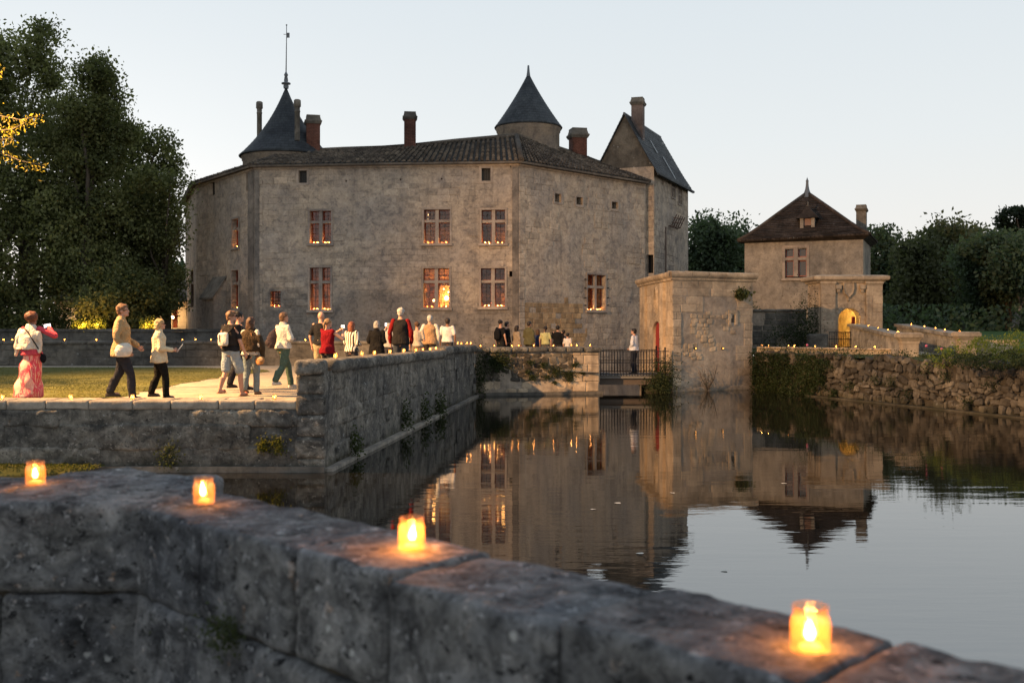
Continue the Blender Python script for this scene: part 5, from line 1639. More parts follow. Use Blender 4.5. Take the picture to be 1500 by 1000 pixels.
for a, b in ((u0, um_ - .11), (um_ + .11, u1)):
    for c, d in ((z0, zm_ - .08), (zm_ + .08, z1)):
        bm = bmesh.new()
        f = .055
        for (p, q_, r, s_) in ((a, a + f, c, d), (b - f, b, c, d), (a + f + .001, b - f - .001, c, c + f), (a + f + .001, b - f - .001, d - f, d)): box(bm, (0, -.26, 0), (q_ - p, -.2, s_ - r), QF.M(p, r, 0))
        obj('casement', bm, plain('pink_red_wood', (.33, .11, .075), .6) if 'pink_red_wood' not in MATS else MATS['pink_red_wood'], wq)
        bm = bmesh.new()                               # closed slatted inside shutter
        for i in range(4):
            e0_, e1_ = a + f + (b - a - 2 * f) * i / 4, a + f + (b - a - 2 * f) * (i + 1) / 4 - .01
            box(bm, (0, -.33, 0), (e1_ - e0_, -.3 + .008 * (i % 2), d - c), QF.M(e0_, c, 0))
        obj('shutter', bm, M_wood, wq)
        bm = bmesh.new(); quad(bm, QF.p(a, c, -.24), QF.p(b, c, -.24), QF.p(b, d, -.24), QF.p(a, d, -.24)); obj('pane', bm, M_pane, wq)
qc = [Vector((*p, 0)) for p in (QA, QB, QC, QD)]
cen = sum(qc, Vector()) / 4
apex = Vector((cen.x - .1, cen.y, H + (475 - 283) * cen.y / 1500))
ov = [c + (c - cen).normalized() * .42 for c in qc]
ez = [QZ - .1, QZ + .04, QZ + .04, QZ]
bm = bmesh.new(); uvl = bm.loops.layers.uv.verify()
fr = [(0, 0), (.12, -.035), (.3, -.04), (.6, -.02), (1, 0)]
for i in range(4):
    a, b = ov[i] + Vector((0, 0, ez[i])), ov[(i + 1) % 4] + Vector((0, 0, ez[(i + 1) % 4]))
    NS = 26
    sg_ = lambda f: float(np.interp(f, [q[0] for q in fr], [q[1] for q in fr])) * 3
    on_ = ((b - a).cross(apex - a)).normalized()
    for k in range(NS):                                  # courses of flat tiles, each lapping the one below
        f0, f1 = k / NS, min(1, (k + 1.1) / NS)
        pa, pb = a.lerp(apex, f0) + Vector((0, 0, sg_(f0))) + on_ * .035, b.lerp(apex, f0) + Vector((0, 0, sg_(f0))) + on_ * .035
        qa, qb = a.lerp(apex, f1) + Vector((0, 0, sg_(f1))), b.lerp(apex, f1) + Vector((0, 0, sg_(f1)))
        m = max(1, int((pb - pa).length / .7))
        for j in range(m):
            w0 = on_ * random.uniform(-.012, .012)
            c4 = [pa.lerp(pb, j / m) + w0, pa.lerp(pb, (j + 1) / m) + w0, qa.lerp(qb, (j + 1) / m), qa.lerp(qb, j / m)]
            fc = quad(bm, *c4)
            for l in fc.loops: l[uvl].uv = ((l.vert.co - a).dot((b - a).normalized()) + k * .11, l.vert.co.z * 1.3)
            quad(bm, c4[0] - on_ * .04, c4[1] - on_ * .04, c4[1], c4[0])
    quad(bm, a - Vector((0, 0, .1)), b - Vector((0, 0, .1)), b, a); quad(bm, qc[i] + Vector((0, 0, QZ - .25)), qc[(i + 1) % 4] + Vector((0, 0, QZ - .25)), b - Vector((0, 0, .1)), a - Vector((0, 0, .1)))
proof = obj('roof', bm, M_ptile, pav)
bm = bmesh.new()
for i in range(4): 
    a = ov[i] + Vector((0, 0, ez[i]))
    tube(bm, [a] + [a.lerp(apex, f) + Vector((0, 0, s * 3 + .03)) for f, s in fr[1:]], .10, 6)
for i in range(2):                                    # jagged tile ends along the eave
    a, b = ov[i] + Vector((0, 0, ez[i] - .03)), ov[(i + 1) % 4] + Vector((0, 0, ez[(i + 1) % 4] - .03))
    n = int((b - a).length / .22)
    for k in range(n):
        p = a.lerp(b, (k + .5) / n)
        d_ = (b - a).normalized(); o2 = Vector((d_.y, -d_.x, 0))
        Mx = Matrix(((d_.x, o2.x, 0, p.x), (d_.y, o2.y, 0, p.y), (0, 0, 1, p.z), (0, 0, 0, 1)))
        box(bm, (-.09, -.12, -.03), (.09, .06 + random.uniform(0, .03), .04), Mx)
obj('ridge_tiles', bm, M_ptile, proof)
bm = bmesh.new(); lathe(bm, [(.30, -.25), (.2, -.02), (.12, .2), (.085, .4), (.07, .62), (.085, .68), (.05, .75), (0, .9)], 10, Matrix.Translation(apex)); obj('finial', bm, M_lead, proof)
chimney(pav, 1262, 16.5, 301, 56.5, 7.2, mat=M_cap, rz=-.38, depth=1.1)
# dormer
dm = at(1183, 338, 55.2)
Md = Matrix.Translation(dm) @ Matrix.Rotation(-.41, 4, 'Z')
bm = bmesh.new()
w_, h_ = .29, .72
for sx in (-1, 1): box(bm, (sx * w_ - .09, -.15, 0), (sx * w_ + .09, 1.6, h_), Md)
box(bm, (-w_ - .09, -.16, -.12), (w_ + .09, 1.4, -.002), Md)
dmr = obj('dormer', bm, M_pav, pav)
bm = bmesh.new(); quad(bm, *[Md @ Vector(p) for p in ((-w_, .02, 0), (w_, .02, 0), (w_, .02, h_), (-w_, .02, h_))]); obj('shutter', bm, plain('weathered_pink_board', (.24, .15, .12), .8, scale=6), dmr)
bm = bmesh.new()
e = [Md @ Vector(p) for p in ((-.6, -.26, h_ - .05), (.6, -.26, h_ - .05), (.6, 1.9, h_ - .05), (-.6, 1.9, h_ - .05))]
t_, t2_ = Md @ Vector((0, .15, h_ + .62)), Md @ Vector((0, 2.2, h_ + .62))
for f_ in ((e[0], e[1], t_), (e[1], e[2], t2_, t_), (e[3], e[0], t_, t2_), (e[1], e[0], e[3], e[2])): bm.faces.new([bm.verts.new(p) for p in f_])
obj('dormer_roof', bm, M_ptile, dmr)
bm = bmesh.new(); lathe(bm, [(.05, 0), (.04, .2), (0, .28)], 6, Matrix.Translation(t_)); obj('dormer_finial', bm, M_cap, dmr)

gw = thing('lit_garden_wall', (17.5, 38, 1.4), 'short stub of warm lit stone wall right of the farther ramp pier', 'wall')
bm = bmesh.new(); wall_mesh(bm, Face((16.6, 38.4), (18.6, 37.6)), 1.2, 2.02, wob=.02); wall_mesh(bm, Face((18.8, 38), (16.8, 38.8)), 1.2, 2.02, wob=0)
bm.faces.new([bm.verts.new(p) for p in ((16.6, 38.4, 2.01), (18.6, 37.6, 2.01), (18.8, 38, 2.01), (16.8, 38.8, 2.01))]); obj('wall_core', bm, M_gate, gw)
bm = bmesh.new(); quad(bm, Vector((17, 41, 1.62)), Vector((40, 41, 1.62)), Vector((44, 60, 2.2)), Vector((19, 60, 2.2)))
tag(obj('lawn', bm, ground_mat('green_lawn', (.03, .055, .015), (.05, .09, .025), (.07, .11, .035))), 'strip of green lawn behind the hedge', 'lawn', kind='structure')

# ------------------------------------------------------------------ the near wall in the foreground
near = thing('near_parapet', (-.6, 3.2, 1), 'blurred lichen-spotted stone parapet in the foreground carrying four candles', 'wall')
NA, NB = (-1.40, 4.12), (2.35, .30)
NF = Face(NB, NA)                                      # its outward side is the water side
nd_ = (Vector(NB) - Vector(NA)).normalized()            # runs right and towards the camera
nn_ = Vector((-nd_.y, nd_.x)) * -1                      # towards the camera side
if nn_.y > 0: nn_ = -nn_
NZ = 1.99
Mn = Matrix(((nd_.x, -nn_.x, 0, NA[0]), (nd_.y, -nn_.y, 0, NA[1]), (0, 0, 1, 0), (0, 0, 0, 1)))   # x along, y to the water, z up
us_ = [-.34, .42, .98, 1.52, 1.93, 2.50, 3.05, 3.62, 4.2, 4.8, 5.35]
for i, (a, b) in enumerate(zip(us_, us_[1:])):
    dz = (.006, -.006, .0, .004, -.004, .014, .012, 0, .004, 0)[i]
    rough_block('coping_stone', Mn @ Matrix.Translation(((a + b) / 2, -.18, NZ - .15 + dz)) @ Matrix.Rotation(random.uniform(-.012, .012), 4, 'X'), (b - a - .003, .37 + random.uniform(-.01, .008), .30), .013, .008, .022, M_fore, near, seed=200 + i, freq=9, lowf=.25)
u = -.55
i = 0
while u < 5:
    w = random.uniform(.35, .62)
    rough_block('stone', Mn @ Matrix.Translation((u + w / 2, -.19, NZ - .50)), (w - .003, .365 + random.uniform(-.006, .008), .395), .02, .012, .025, M_fore, near, seed=230 + i, freq=7)
    rough_block('stone', Mn @ Matrix.Translation((u + w / 2 + .2, -.19, NZ - .89)), (w - .003, .36, .39), .03, .014, .03, M_fore, near, seed=260 + i, freq=7)
    u += w; i += 1
# the wider end that turns away to the left
xs_ = [-1.16, -1.86, -2.42, -2.9, -3.5, -4.1, -4.8]
for i, (b, a) in enumerate(zip(xs_, xs_[1:])):
    rough_block('coping_stone', Matrix.Translation(((a + b) / 2, 3.80, NZ - .15 + (.004, -.006, .006, 0, -.004, 0)[i])), (b - a - .003, .70, .30), .015, .009, .035, M_fore, near, seed=300 + i, freq=9, lowf=.25)
    rough_block('stone', Matrix.Translation(((a + b) / 2 + .13, 3.80, NZ - .50)), (b - a - .003, .70, .395), .022, .012, .025, M_fore, near, seed=320 + i, freq=7)
    rough_block('stone', Matrix.Translation(((a + b) / 2 - .1, 3.80, NZ - .89)), (b - a - .003, .70, .39), .03, .014, .03, M_fore, near, seed=340 + i, freq=7)
bm = bmesh.new(); box(bm, (-.2, -.34, -.3), (5.3, -.03, NZ - .10), Mn); box(bm, (-4.8, 3.49, -.3), (-1.2, 4.10, NZ - .10)); obj('wall_core', bm, M_mortar, near)
NFf = Face(Vector(NA) + nn_ * .372, Vector(NB) + nn_ * .372)

# ------------------------------------------------------------------ candles
def jar_mesh(bm, s=1.0, M=None, seg=20, mi=0, base=None):
    r, h = .036 * s, .088 * s
    prof = [(r * .88, .0), (r * .97, h * .04), (r * 1.0, h * .2), (r * 1.0, h * .66), (r * .95, h * .76), (r * .86, h * .83), (r * .86, h * .88), (r * .91, h * .93), (r * .91, h), (r * .85, h), (r * .80, h * .86), (r * .90, h * .74), (r * .93, h * .64), (r * .93, h * .12), (0, h * .08)]
    lathe(bm, prof, seg, M, mi)
    if base is not None:
        for f in bm.faces:
            if f.calc_center_median().z < h * .16: f.material_index = base
def flame_prof(s): return [(0, .026 * s), (.006 * s, .029 * s), (.0095 * s, .037 * s), (.0085 * s, .046 * s), (.005 * s, .057 * s), (0, .070 * s)]
def near_candle(p, label, group, watts, s=1.0, rz=0):
    t = thing('candle_jar', p, label, 'candle', group, rz)
    bm = bmesh.new(); jar_mesh(bm, s, None, 28, 0, 1); obj('jar', bm, [M_jar, M_jarfoot], t, local=True)
    bm = bmesh.new(); lathe(bm, [(0, .008 * s), (.022 * s, .008 * s), (.022 * s, .014 * s), (.018 * s, .016 * s), (0, .0155 * s)], 20); wx = obj('wax', bm, M_wax, t, local=True)
    bm = bmesh.new(); tube(bm, [(0, 0, .02 * s), (.0005, 0, .032 * s)], .0012 * s, 5); obj('wick', bm, M_dark, wx, local=True)
    bm = bmesh.new(); lathe(bm, flame_prof(s), 12); fo = obj('flame', bm, M_flame, t, local=True); fo.scale = (1, 1, random.uniform(.85, 1.2)); fo.location = (0, 0, .026 * (1 - fo.scale.z)); fo.rotation_euler = (random.uniform(-.07, .07), random.uniform(-.07, .07), 0)
    lamp('candle_light', 'POINT', (0, 0, .05 * s), (1.0, .32, .055), watts * 10, t, shadow_soft_size=.012)
    return t
def onNear(px, D): 
    return Vector(((px - 750) / 1500 * D, D, NZ + .004))
for px, D, lb, w_ in ((1187, 1.888, 'nearest and largest candle jar, on the right of the foreground parapet', .55), (603, 2.757, 'candle jar at the middle of the foreground parapet with a wide orange glow', .75), (298.5, 3.466, 'candle jar on the foreground parapet where the wall bends', .32), (52, 3.875, 'leftmost candle jar on the foreground parapet', .28)):
    near_candle(onNear(px, D), lb, 'candle jars on the foreground parapet', w_, 1.0, random.uniform(0, 6))

fc_meshes = {}
def far_candle(p, s, label, group, watts, light=True):
    k = round(s, 2)
    if k not in fc_meshes:
        bm = bmesh.new(); jar_mesh(bm, s, None, 10, 0); lathe(bm, [(r * 1.5, z) for r, z in flame_prof(s)], 8, None, 1)
        me = bpy.data.meshes.new('candle'); bm.to_mesh(me); bm.free(); me.materials.append(M_jarbase); me.materials.append(M_flame_far)
        fc_meshes[k] = me
    o = bpy.data.objects.new('candle', fc_meshes[k]); COL.objects.link(o)
    o.location = p; o.rotation_euler = (0, 0, random.uniform(0, 6))
    tag(o, label, 'candle', group)
    if light: lamp('candle_light', 'POINT', (0, 0, .05 * s), (1.0, .42, .12), watts * 3.5, o, shadow_soft_size=.015)
def row(items, s, fmt, group, watts):
    for k, p in enumerate(items): far_candle(p, s, fmt % ORD[k], group, watts)
row([Vector(((px - 750) / 1500 * 18.3, 18.3, 1.26)) for px in (3, 103.5, 194, 294, 402)], 1.0, '%s candle from the left on the low moat wall below the visitors', 'candles on the low moat wall', .9)
tpx = [497.5, 534.5, 552.5, 574.5, 594, 611.5, 621, 631.5, 639.5]
pts = []
for px in tpx:
    D = TF.D(px + 8); u = TF.u(px + 8)
    u = TF.u(px + 9); q_ = TF.p(u, zt1(u / TF.L) + .004, -.2)
    pts.append(q_)
row(pts, 1.05, '%s candle jar from the near end of the rounded terrace wall coping', 'candles on the terrace wall', .7)
pts = [Vector(((px - 750) / 1500 * 35.2, 35.2, 1.91)) for px in (651, 660.5, 670.5, 676, 684, 689.5)]
pts += [abF.p((lambda F, u_: u_)(abF, max(.05, abF.u(px))), 1.775, -.12) for px in (705, 725, 751, 760.5, 783, 812, 838, 846, 866)]
row(pts, .95, '%s candle from the left on the high coping above the rubble abutment', 'candles on the abutment coping', .5)
row([Vector(((px - 750) / 1500 * 40.2, 40.2, 1.96)) for px in (5, 18, 24, 94.5, 141, 267, 286.5, 309, 384, 447)], .95, '%s candle from the left on the parapet across the back of the lawn', 'candles on the lawn parapet', .6)
lpx = [1114, 1125, 1153, 1163, 1192, 1224, 1252, 1281, 1305]
row([lpF.p(lpF.u(px), 1.71, -.14 + .1 * (i % 2)) for i, px in enumerate(lpx)], .95, '%s candle from the left on the low cream parapet of the right bank', 'candles on the low cream parapet', .6)
row([P1.p(P1.u(px), zp1(P1.u(px) / P1.L) + .004, -.25) for px in (1263, 1277, 1291, 1305, 1325)], .95, '%s candle down the nearer sloping ramp parapet', 'candles on the nearer ramp parapet', .5)
row([P2.p(P2.u(px), zp2(P2.u(px) / P2.L) + .004, -.25) for px in (1326, 1345, 1360.5, 1374, 1395)], .95, '%s candle down the farther sloping ramp parapet', 'candles on the farther ramp parapet', .5)
far_candle(Vector((14.55, 45.9, 1.52)), .95, 'candle on the ground behind the iron railing by the lit arch', None, .5)
for p, s, lb, g, wt in FAR_CANDLES: far_candle(p, s, lb, g, wt)

# ------------------------------------------------------------------ trees
def bpx(lst, D, dep=.9, sprigs=5):
    big = list(lst)
    for (px, py, rx, ry) in lst[:7]:
        for _ in range(sprigs):
            a = random.uniform(-.3, 3.44)
            f = random.uniform(.85, 1.12)
            q = random.uniform(.16, .34)
            big.append((px + math.cos(a) * rx * f, py - math.sin(a) * ry * f, rx * q, ry * q * .8))
    lst = big
    out = []
    for i, (px, py, rx, ry) in enumerate(lst):
        dd = D + random.uniform(-1.2, 1.2)
        c = at(px, py, dd)
        k = D / 1500
        out.append((c.x, c.y, c.z, rx * k * .86, max(rx, ry) * k * dep * .8, ry * k * .86))
    return out
gA = 'big plane trees at the left of the lawn'
tree('plane_tree', 'tallest dark leafy tree at the left edge of the photograph', (-25.8, 54.5, 2.1), bpx([(52, 76, 38, 36), (15, 100, 42, 48), (76, 112, 24, 32), (-25, 140, 70, 80), (45, 172, 64, 52), (40, 260, 95, 85), (-40, 290, 90, 110), (30, 370, 95, 80), (-30, 420, 90, 55), (95, 400, 60, 70), (20, 455, 70, 35)], 54), 62000, .205, M_leafL, .55, group=gA, clump=.34, shell=.3)
tree('plane_tree', 'dark leafy tree with a rounded second crown, right of the tallest tree', (-21.8, 52.5, 2.1), bpx([(140, 112, 32, 28), (158, 140, 26, 28), (116, 158, 34, 30), (136, 222, 62, 56), (150, 186, 34, 30), (100, 205, 40, 36), (150, 310, 78, 80), (110, 330, 70, 90), (140, 400, 78, 60), (190, 430, 55, 40), (150, 448, 50, 22)], 52.5), 64000, .20, M_leafL, .45, group=gA, clump=.32, shell=.3)
tree('plane_tree', 'looser leafy tree with airy sprays of twigs nearest the chateau roof', (-20.3, 56, 2.1), bpx([(192, 208, 20, 24), (228, 214, 26, 22), (250, 242, 18, 20), (205, 270, 44, 46), (215, 335, 45, 60), (195, 400, 60, 55), (225, 430, 42, 38)], 56), 29000, .19, M_leafL, .35, group=gA, clump=.32, shell=.3)
tree('plane_tree', 'slimmer leafy tree whose foliage touches the left chateau corner', (-18.6, 55, 2.0), bpx([(250, 268, 18, 18), (243, 305, 24, 34), (240, 345, 24, 45), (238, 410, 26, 40), (228, 445, 30, 25)], 54.5), 15000, .17, M_leafL, .22, group=gA, clump=.38, shell=.3)
tree('far_tree', 'small distant bluish-green tree in the gap beside the chateau corner', (-31, 98, 1.2), bpx([(262, 415, 26, 30), (245, 430, 30, 30), (268, 455, 22, 25)], 96), 5000, .45, M_leafD, .3, clump=.6)
gR = 'dark woodland trees behind the pavilion'
tree('woodland_tree', 'dark tree with airy crown between the gabled tower and the pavilion', (16.5, 82, 1.2), bpx([(1038, 338, 22, 20), (1024, 360, 25, 26), (1058, 345, 24, 20), (1045, 385, 45, 40), (1030, 430, 45, 45), (1070, 440, 40, 45)], 82), 15000, .34, M_leafD, .35, group=gR, clump=.55, shell=.3)
tree('woodland_tree', 'dark bushy tree partly hidden by the left slope of the pavilion roof', (19.5, 86, 1.2), bpx([(1082, 345, 18, 22), (1075, 375, 28, 32), (1095, 400, 30, 50), (1085, 440, 40, 40)], 86), 9000, .36, M_leafD, .3, group=gR, clump=.55, shell=.3)
tree('woodland_tree', 'dark tree rising just right of the pavilion chimney', (29.5, 78, 1.5), bpx([(1288, 350, 16, 20), (1312, 372, 24, 22), (1300, 405, 42, 45), (1310, 460, 45, 40)], 78), 11000, .33, M_leafD, .3, group=gR, clump=.55, shell=.3)
tree('woodland_tree', 'dark tree with feathery top third from the pavilion', (31.5, 72, 1.5), bpx([(1338, 368, 26, 20), (1352, 402, 45, 45), (1350, 450, 50, 50)], 72), 12000, .32, M_leafO, .32, group=gR, clump=.5, shell=.3)
tree('woodland_tree', 'tall broad dark tree with the highest rounded crown of the wood', (32.5, 74, 1.5), bpx([(1394, 338, 22, 18), (1372, 362, 24, 20), (1418, 356, 26, 20), (1398, 400, 52, 45), (1395, 455, 55, 50)], 74), 17000, .32, M_leafO, .36, group=gR, clump=.5, shell=.3)
tree('woodland_tree', 'rounded mid-green tree below the umbrella pine', (32, 66, 1.5), bpx([(1446, 366, 34, 20), (1450, 400, 44, 42), (1440, 450, 40, 36), (1480, 372, 30, 26)], 66), 14000, .29, M_leafD, .3, group=gR, clump=.48, shell=.3)
tree('pale_trunk_tree', 'woodland tree with a bare pale leaning trunk at the right edge', (31.0, 64, 1.6), bpx([(1490, 400, 40, 40), (1475, 395, 26, 30), (1520, 420, 40, 50)], 63), 9000, .28, M_leafD, .26, bark=M_pbark, group=gR, clump=.45, shell=.3, lean=(1.0, 0))
tree('umbrella_pine', 'dark umbrella pine with flat tiers standing above the wood on the right', (45.5, 90, 1.5), bpx([(1488, 312, 26, 7), (1470, 322, 14, 5), (1506, 320, 20, 6), (1480, 335, 30, 7), (1512, 345, 26, 8), (1476, 352, 24, 8)], 90, sprigs=0), 5200, .3, M_leafP, .4, group=gR, clump=.3, shell=.2, limbs=6)
for i, (px, D, y0) in enumerate(((1290, 96, 395), (1345, 98, 385), (1410, 97, 380), (1465, 96, 385), (1530, 92, 380), (1030, 98, 400), (1085, 100, 400))):
    c = at(px, 440, D)
    tree('woodland_tree', ['dark undergrowth tree deep in the wood behind the pavilion chimney', 'dark undergrowth tree deep in the wood, left of its tallest crown', 'dark undergrowth tree deep in the wood under its tallest crown', 'dark undergrowth tree deep in the wood left of the pale trunk', 'dark undergrowth tree at the far right edge of the wood', 'dark undergrowth tree beyond the moat just right of the gabled tower', 'dark undergrowth tree low behind the pavilion wall'][i], (c.x, D, 1.3), bpx([(px, y0 + 40, 55, 45), (px - 25, y0 + 85, 50, 40), (px + 30, y0 + 85, 50, 45)], D), 5500, .5, M_leafD, .3, group='undergrowth trees deep in the wood', clump=.8, shell=.2)
ground_cover = []
for k in range(9000):
    X = random.uniform(20, 60); Y = random.uniform(60, 66)
    ground_cover.append((X, Y, 1.6 + random.random() ** 2 * 2.2))
tag(obj('undergrowth', leaves_mesh('undergrowth', np.array(ground_cover), .35), M_leafD), 'dark undergrowth at the foot of the wood on the right bank', 'undergrowth', kind='stuff')

sh = []
for px0, px1 in ((-80, 100), (158, 206)):
    for k in range(60):
        px = random.uniform(px0, px1)
        c = at(px, random.uniform(452, 490), random.uniform(51.5, 53.5))
        sh.append((c.x, c.y, c.z, .9, .7, .55))
tag(obj('shrubbery', leaves_mesh('shrubbery', blob_points(sh, 16000, .2, .3), .17), M_leafL), 'dark shrubs filling the space under the big trees on the left', 'shrubs', kind='stuff')

for k, (px0, px1, yy, lb) in enumerate(((104, 156, 476, 'lamplit golden hedge glowing behind the moat wall under the tallest tree'), (204, 232, 477, 'small lamplit golden hedge behind the moat wall left of the cream house'))):
    pts_ = []
    for _ in range(1500 if k == 0 else 800):
        c = at(random.uniform(px0, px1), yy + random.gauss(0, 4.5), 50.6 + random.gauss(0, .3)); pts_.append(c)
    c = at((px0 + px1) / 2, yy, 50.5)
    tuft('lit_hedge', lb, 'hedge', pts_, .11, M_hedge, (c.x, c.y, 2.3))
    for q in ((.3, .7) if k == 0 else (.5,)):
        c = at(px0 + (px1 - px0) * q, yy - 1, 49.9)
        lamp('garden_light', 'POINT', c, (1, .50, .13), 90, shadow_soft_size=.08)

# the lamplit yellow-leaved tree whose twigs hang into the frame at the top left
t = thing('yellow_leaved_tree', (-14.2, 21.5, 1.1), 'lamplit yellow feathery twigs hanging into the picture at the top left', 'tree')
bm = bmesh.new()
tube(bm, [(-14.2, 21.5, .9), (-14.1, 21.5, 3.2), (-13.7, 21.3, 5.2), (-13.6, 21.2, 6.6)], [.2, .16, .12, .07], 10)
tw = [[(-13.7, 21.3, 5.4), at(-80, 178, 20.6), at(-10, 168, 20.5), at(30, 176, 20.5), at(62, 170, 20.4)],
      [at(-60, 180, 20.6), at(-15, 192, 20.4), at(18, 190, 20.4), at(38, 180, 20.3)],
      [(-13.7, 21.3, 4.9), at(-70, 225, 20.5), at(-10, 218, 20.5), at(30, 236, 20.4), at(66, 243, 20.4)],
      [at(-40, 208, 20.4), at(0, 205, 20.4), at(22, 204, 20.3)],
      [(-13.6, 21.2, 6.4), at(-90, 110, 20.6), at(-30, 98, 20.6), at(2, 104, 20.5)]]
pts = []
for s in tw:
    tube(bm, s, [.05] + [.014 * (1 - i / len(s)) + .006 for i in range(len(s) - 1)], 6)
    s = [Vector(p) for p in s]
    for a, b in zip(s[-3:], s[-2:]):
        for k in range(int((b - a).length / .011)):
            p = a.lerp(b, random.random())
            w = random.gauss(0, .085)
            pts.append(p + Vector((w * .4, random.gauss(0, .1), w - .05)))
obj('trunk', bm, M_bark, t)
cw = [(-14.3, 21.7, 6.9, .9, .9, .6), (-13.6, 21.9, 6.6, .6, .7, .5), (-14.9, 21.6, 7.4, .7, .6, .5)]
obj('crown', leaves_mesh('crown', blob_points(cw, 900, .3, .28, 12), .16, .3, .5), M_leafY, t)
obj('leaves', leaves_mesh('leaves', np.array(pts), .095, .5, .3), M_leafY, t)

# ------------------------------------------------------------------ smaller plants
def cloud(c, r, n): return np.array(c) + nrng.normal(size=(n, 3)) * np.array(r) * .5
iv = []
while len(iv) < 9000:
    px = random.uniform(1108, 1244)
    u = RF.u(px)
    z = random.uniform(-.02, 1.5)
    if noise.noise(Vector((u * 1.3, z * 1.2, 5))) > .62 - 1.25 * min(1, (1245 - px) / 75) + max(0, (z - .85)) * (.5 + .8 * noise.noise(Vector((u * 2.2, 0, 8)))):
        iv.append(RF.p(u, z, .16 + abs(random.gauss(0, .10)) + .16 * noise.noise(Vector((u * 2, z * 2, 1)))))
tuft('ivy', 'dark green ivy hanging over the rubble wall down to the water', 'ivy', iv, .075, M_ivy, RF.p(2, .1), up=.5)
b0 = at(972, 556, 39.2)
tuft('bush', 'dark green bush growing beside the footbridge end at the gatehouse foot', 'bush', list(cloud(at(972, 553, 39.15), (.55, .3, .8), 2200)) + list(cloud(at(962, 566, 39.1), (.5, .25, .45), 900)), .07, M_weed, b0, stems=[[at(972, 576, 39.3), at(970, 556, 39.2), at(966, 540, 39.2)]])
tuft('weed', 'spiky dark tuft growing from the top right of the gatehouse front', 'plant', cloud(GF.p(GF.u(1082), GF.z(1082, 431), .16), (.32, .14, .2), 260), .16, M_weed, GF.p(GF.u(1082), GF.z(1082, 433)), up=-.3)
bm = bmesh.new()
c0 = GF.p(GF.u(1031), .02, .25)
tg = thing('dry_shrub', c0, 'bare brown dry shrub standing in the water before the gatehouse', 'shrub')
for k in range(11):
    a = random.uniform(-.5, .5)
    tube(bm, [c0, c0 + Vector((a * .5, 0, .45)), c0 + Vector((a * .8, .04, .8 + random.uniform(-.2, .25)))], [.014, .011, .005], 5)
obj('stems', bm, M_bark, tg)
obj('leaves', leaves_mesh('leaves', cloud(c0 + Vector((0, 0, .35)), (.35, .2, .6), 160), .05), M_weed, tg)
gw_ = 'weeds growing on the rubble abutment'
tuft('ivy', 'dark ivy clump in the shadowed left corner of the abutment', 'ivy', list(cloud(abF.p(.75, 1.2, .16), (.6, .16, .42), 1300)) + list(cloud(abF.p(.15, .7, .12), (.26, .16, 1.1), 900)), .07, M_ivy, abF.p(.7, .9))
for k, (px, py, r, n) in enumerate(((776, 531, .16, 150), (795, 534, .18, 190), (812, 545, .35, 420), (833, 548, .25, 320), (842, 534, .16, 160), (852, 546, .12, 110), (779, 552, .2, 180), (800, 552, .16, 130), (834, 556, .14, 110), (812, 560, .1, 90), (772, 545, .14, 120))):
    tuft('weed', 'small dark weed on the abutment, %s of those scattered over its stones' % ORD[k], 'plant', cloud(abF.p(abF.u(px), abF.z(px, py), .1), (r, .1, r * .7), n), .06, M_weed, abF.p(abF.u(px), abF.z(px, py)), group=gw_)
for k, (px, py) in enumerate(((512, 652), (588, 612), (616, 602), (637, 597), (657, 590))):
    u = TF.u(px) if px < 640 else 11.5
    z = TF.z(px, py)
    tuft('weed', '%s dark weed from the near end along the foot of the tall terrace wall' % ORD[k], 'plant', cloud(TF.p(min(u, 12.2), max(.2, z), .12), (.16, .12, .38), 240), .07, M_weed, TF.p(min(u, 12.2), max(.1, z - .2)), group='weeds at the foot of the terrace wall')
for k, (px, py, r) in enumerate(((250, 666, .22), (408, 652, .16), (388, 651, .1))):
    tuft('weed', ['green weed rooted low in the middle of the low moat wall', 'yellow-green weed on the low moat wall beside the corner pillar', 'tiny yellow-green weed left of the one by the corner pillar'][k], 'plant', cloud(lowF.p(lowF.u(px), lowF.z(px, py), .12), (r, .1, r * 1.2), 260), .05, (M_weed, M_moss, M_moss)[k], lowF.p(lowF.u(px), lowF.z(px, py)))
bm = bmesh.new()
prev = None
for i in range(40):
    X = -14 + 7.2 * i / 39
    w = .55 + .25 * noise.noise(Vector((X * 1.3, 0, 0))) - max(0, (i - 30) * .06)
    row_ = [bm.verts.new((X, 18.15, .16)), bm.verts.new((X, 18.15 - w * .5, .12 + .03 * noise.noise(Vector((X * 3, 1, 0))))), bm.verts.new((X, 18.15 - w, -.05))]
    if prev:
        for k in range(2): bm.faces.new((row_[k], row_[k + 1], prev[k + 1], prev[k]))
    prev = row_
tag(obj('bank', bm, M_lawn), 'mossy mud bank at the foot of the low moat wall on the left', 'bank', kind='structure')
mp_ = [(random.uniform(-14, -7.2), 18.0 - abs(random.gauss(0, .22)), .10 + random.random() * .06) for _ in range(2600)]
tag(obj('moss', leaves_mesh('moss', np.array(mp_), .05), M_moss), 'yellow-green moss and weeds on the bank under the low wall', 'moss', kind='stuff')

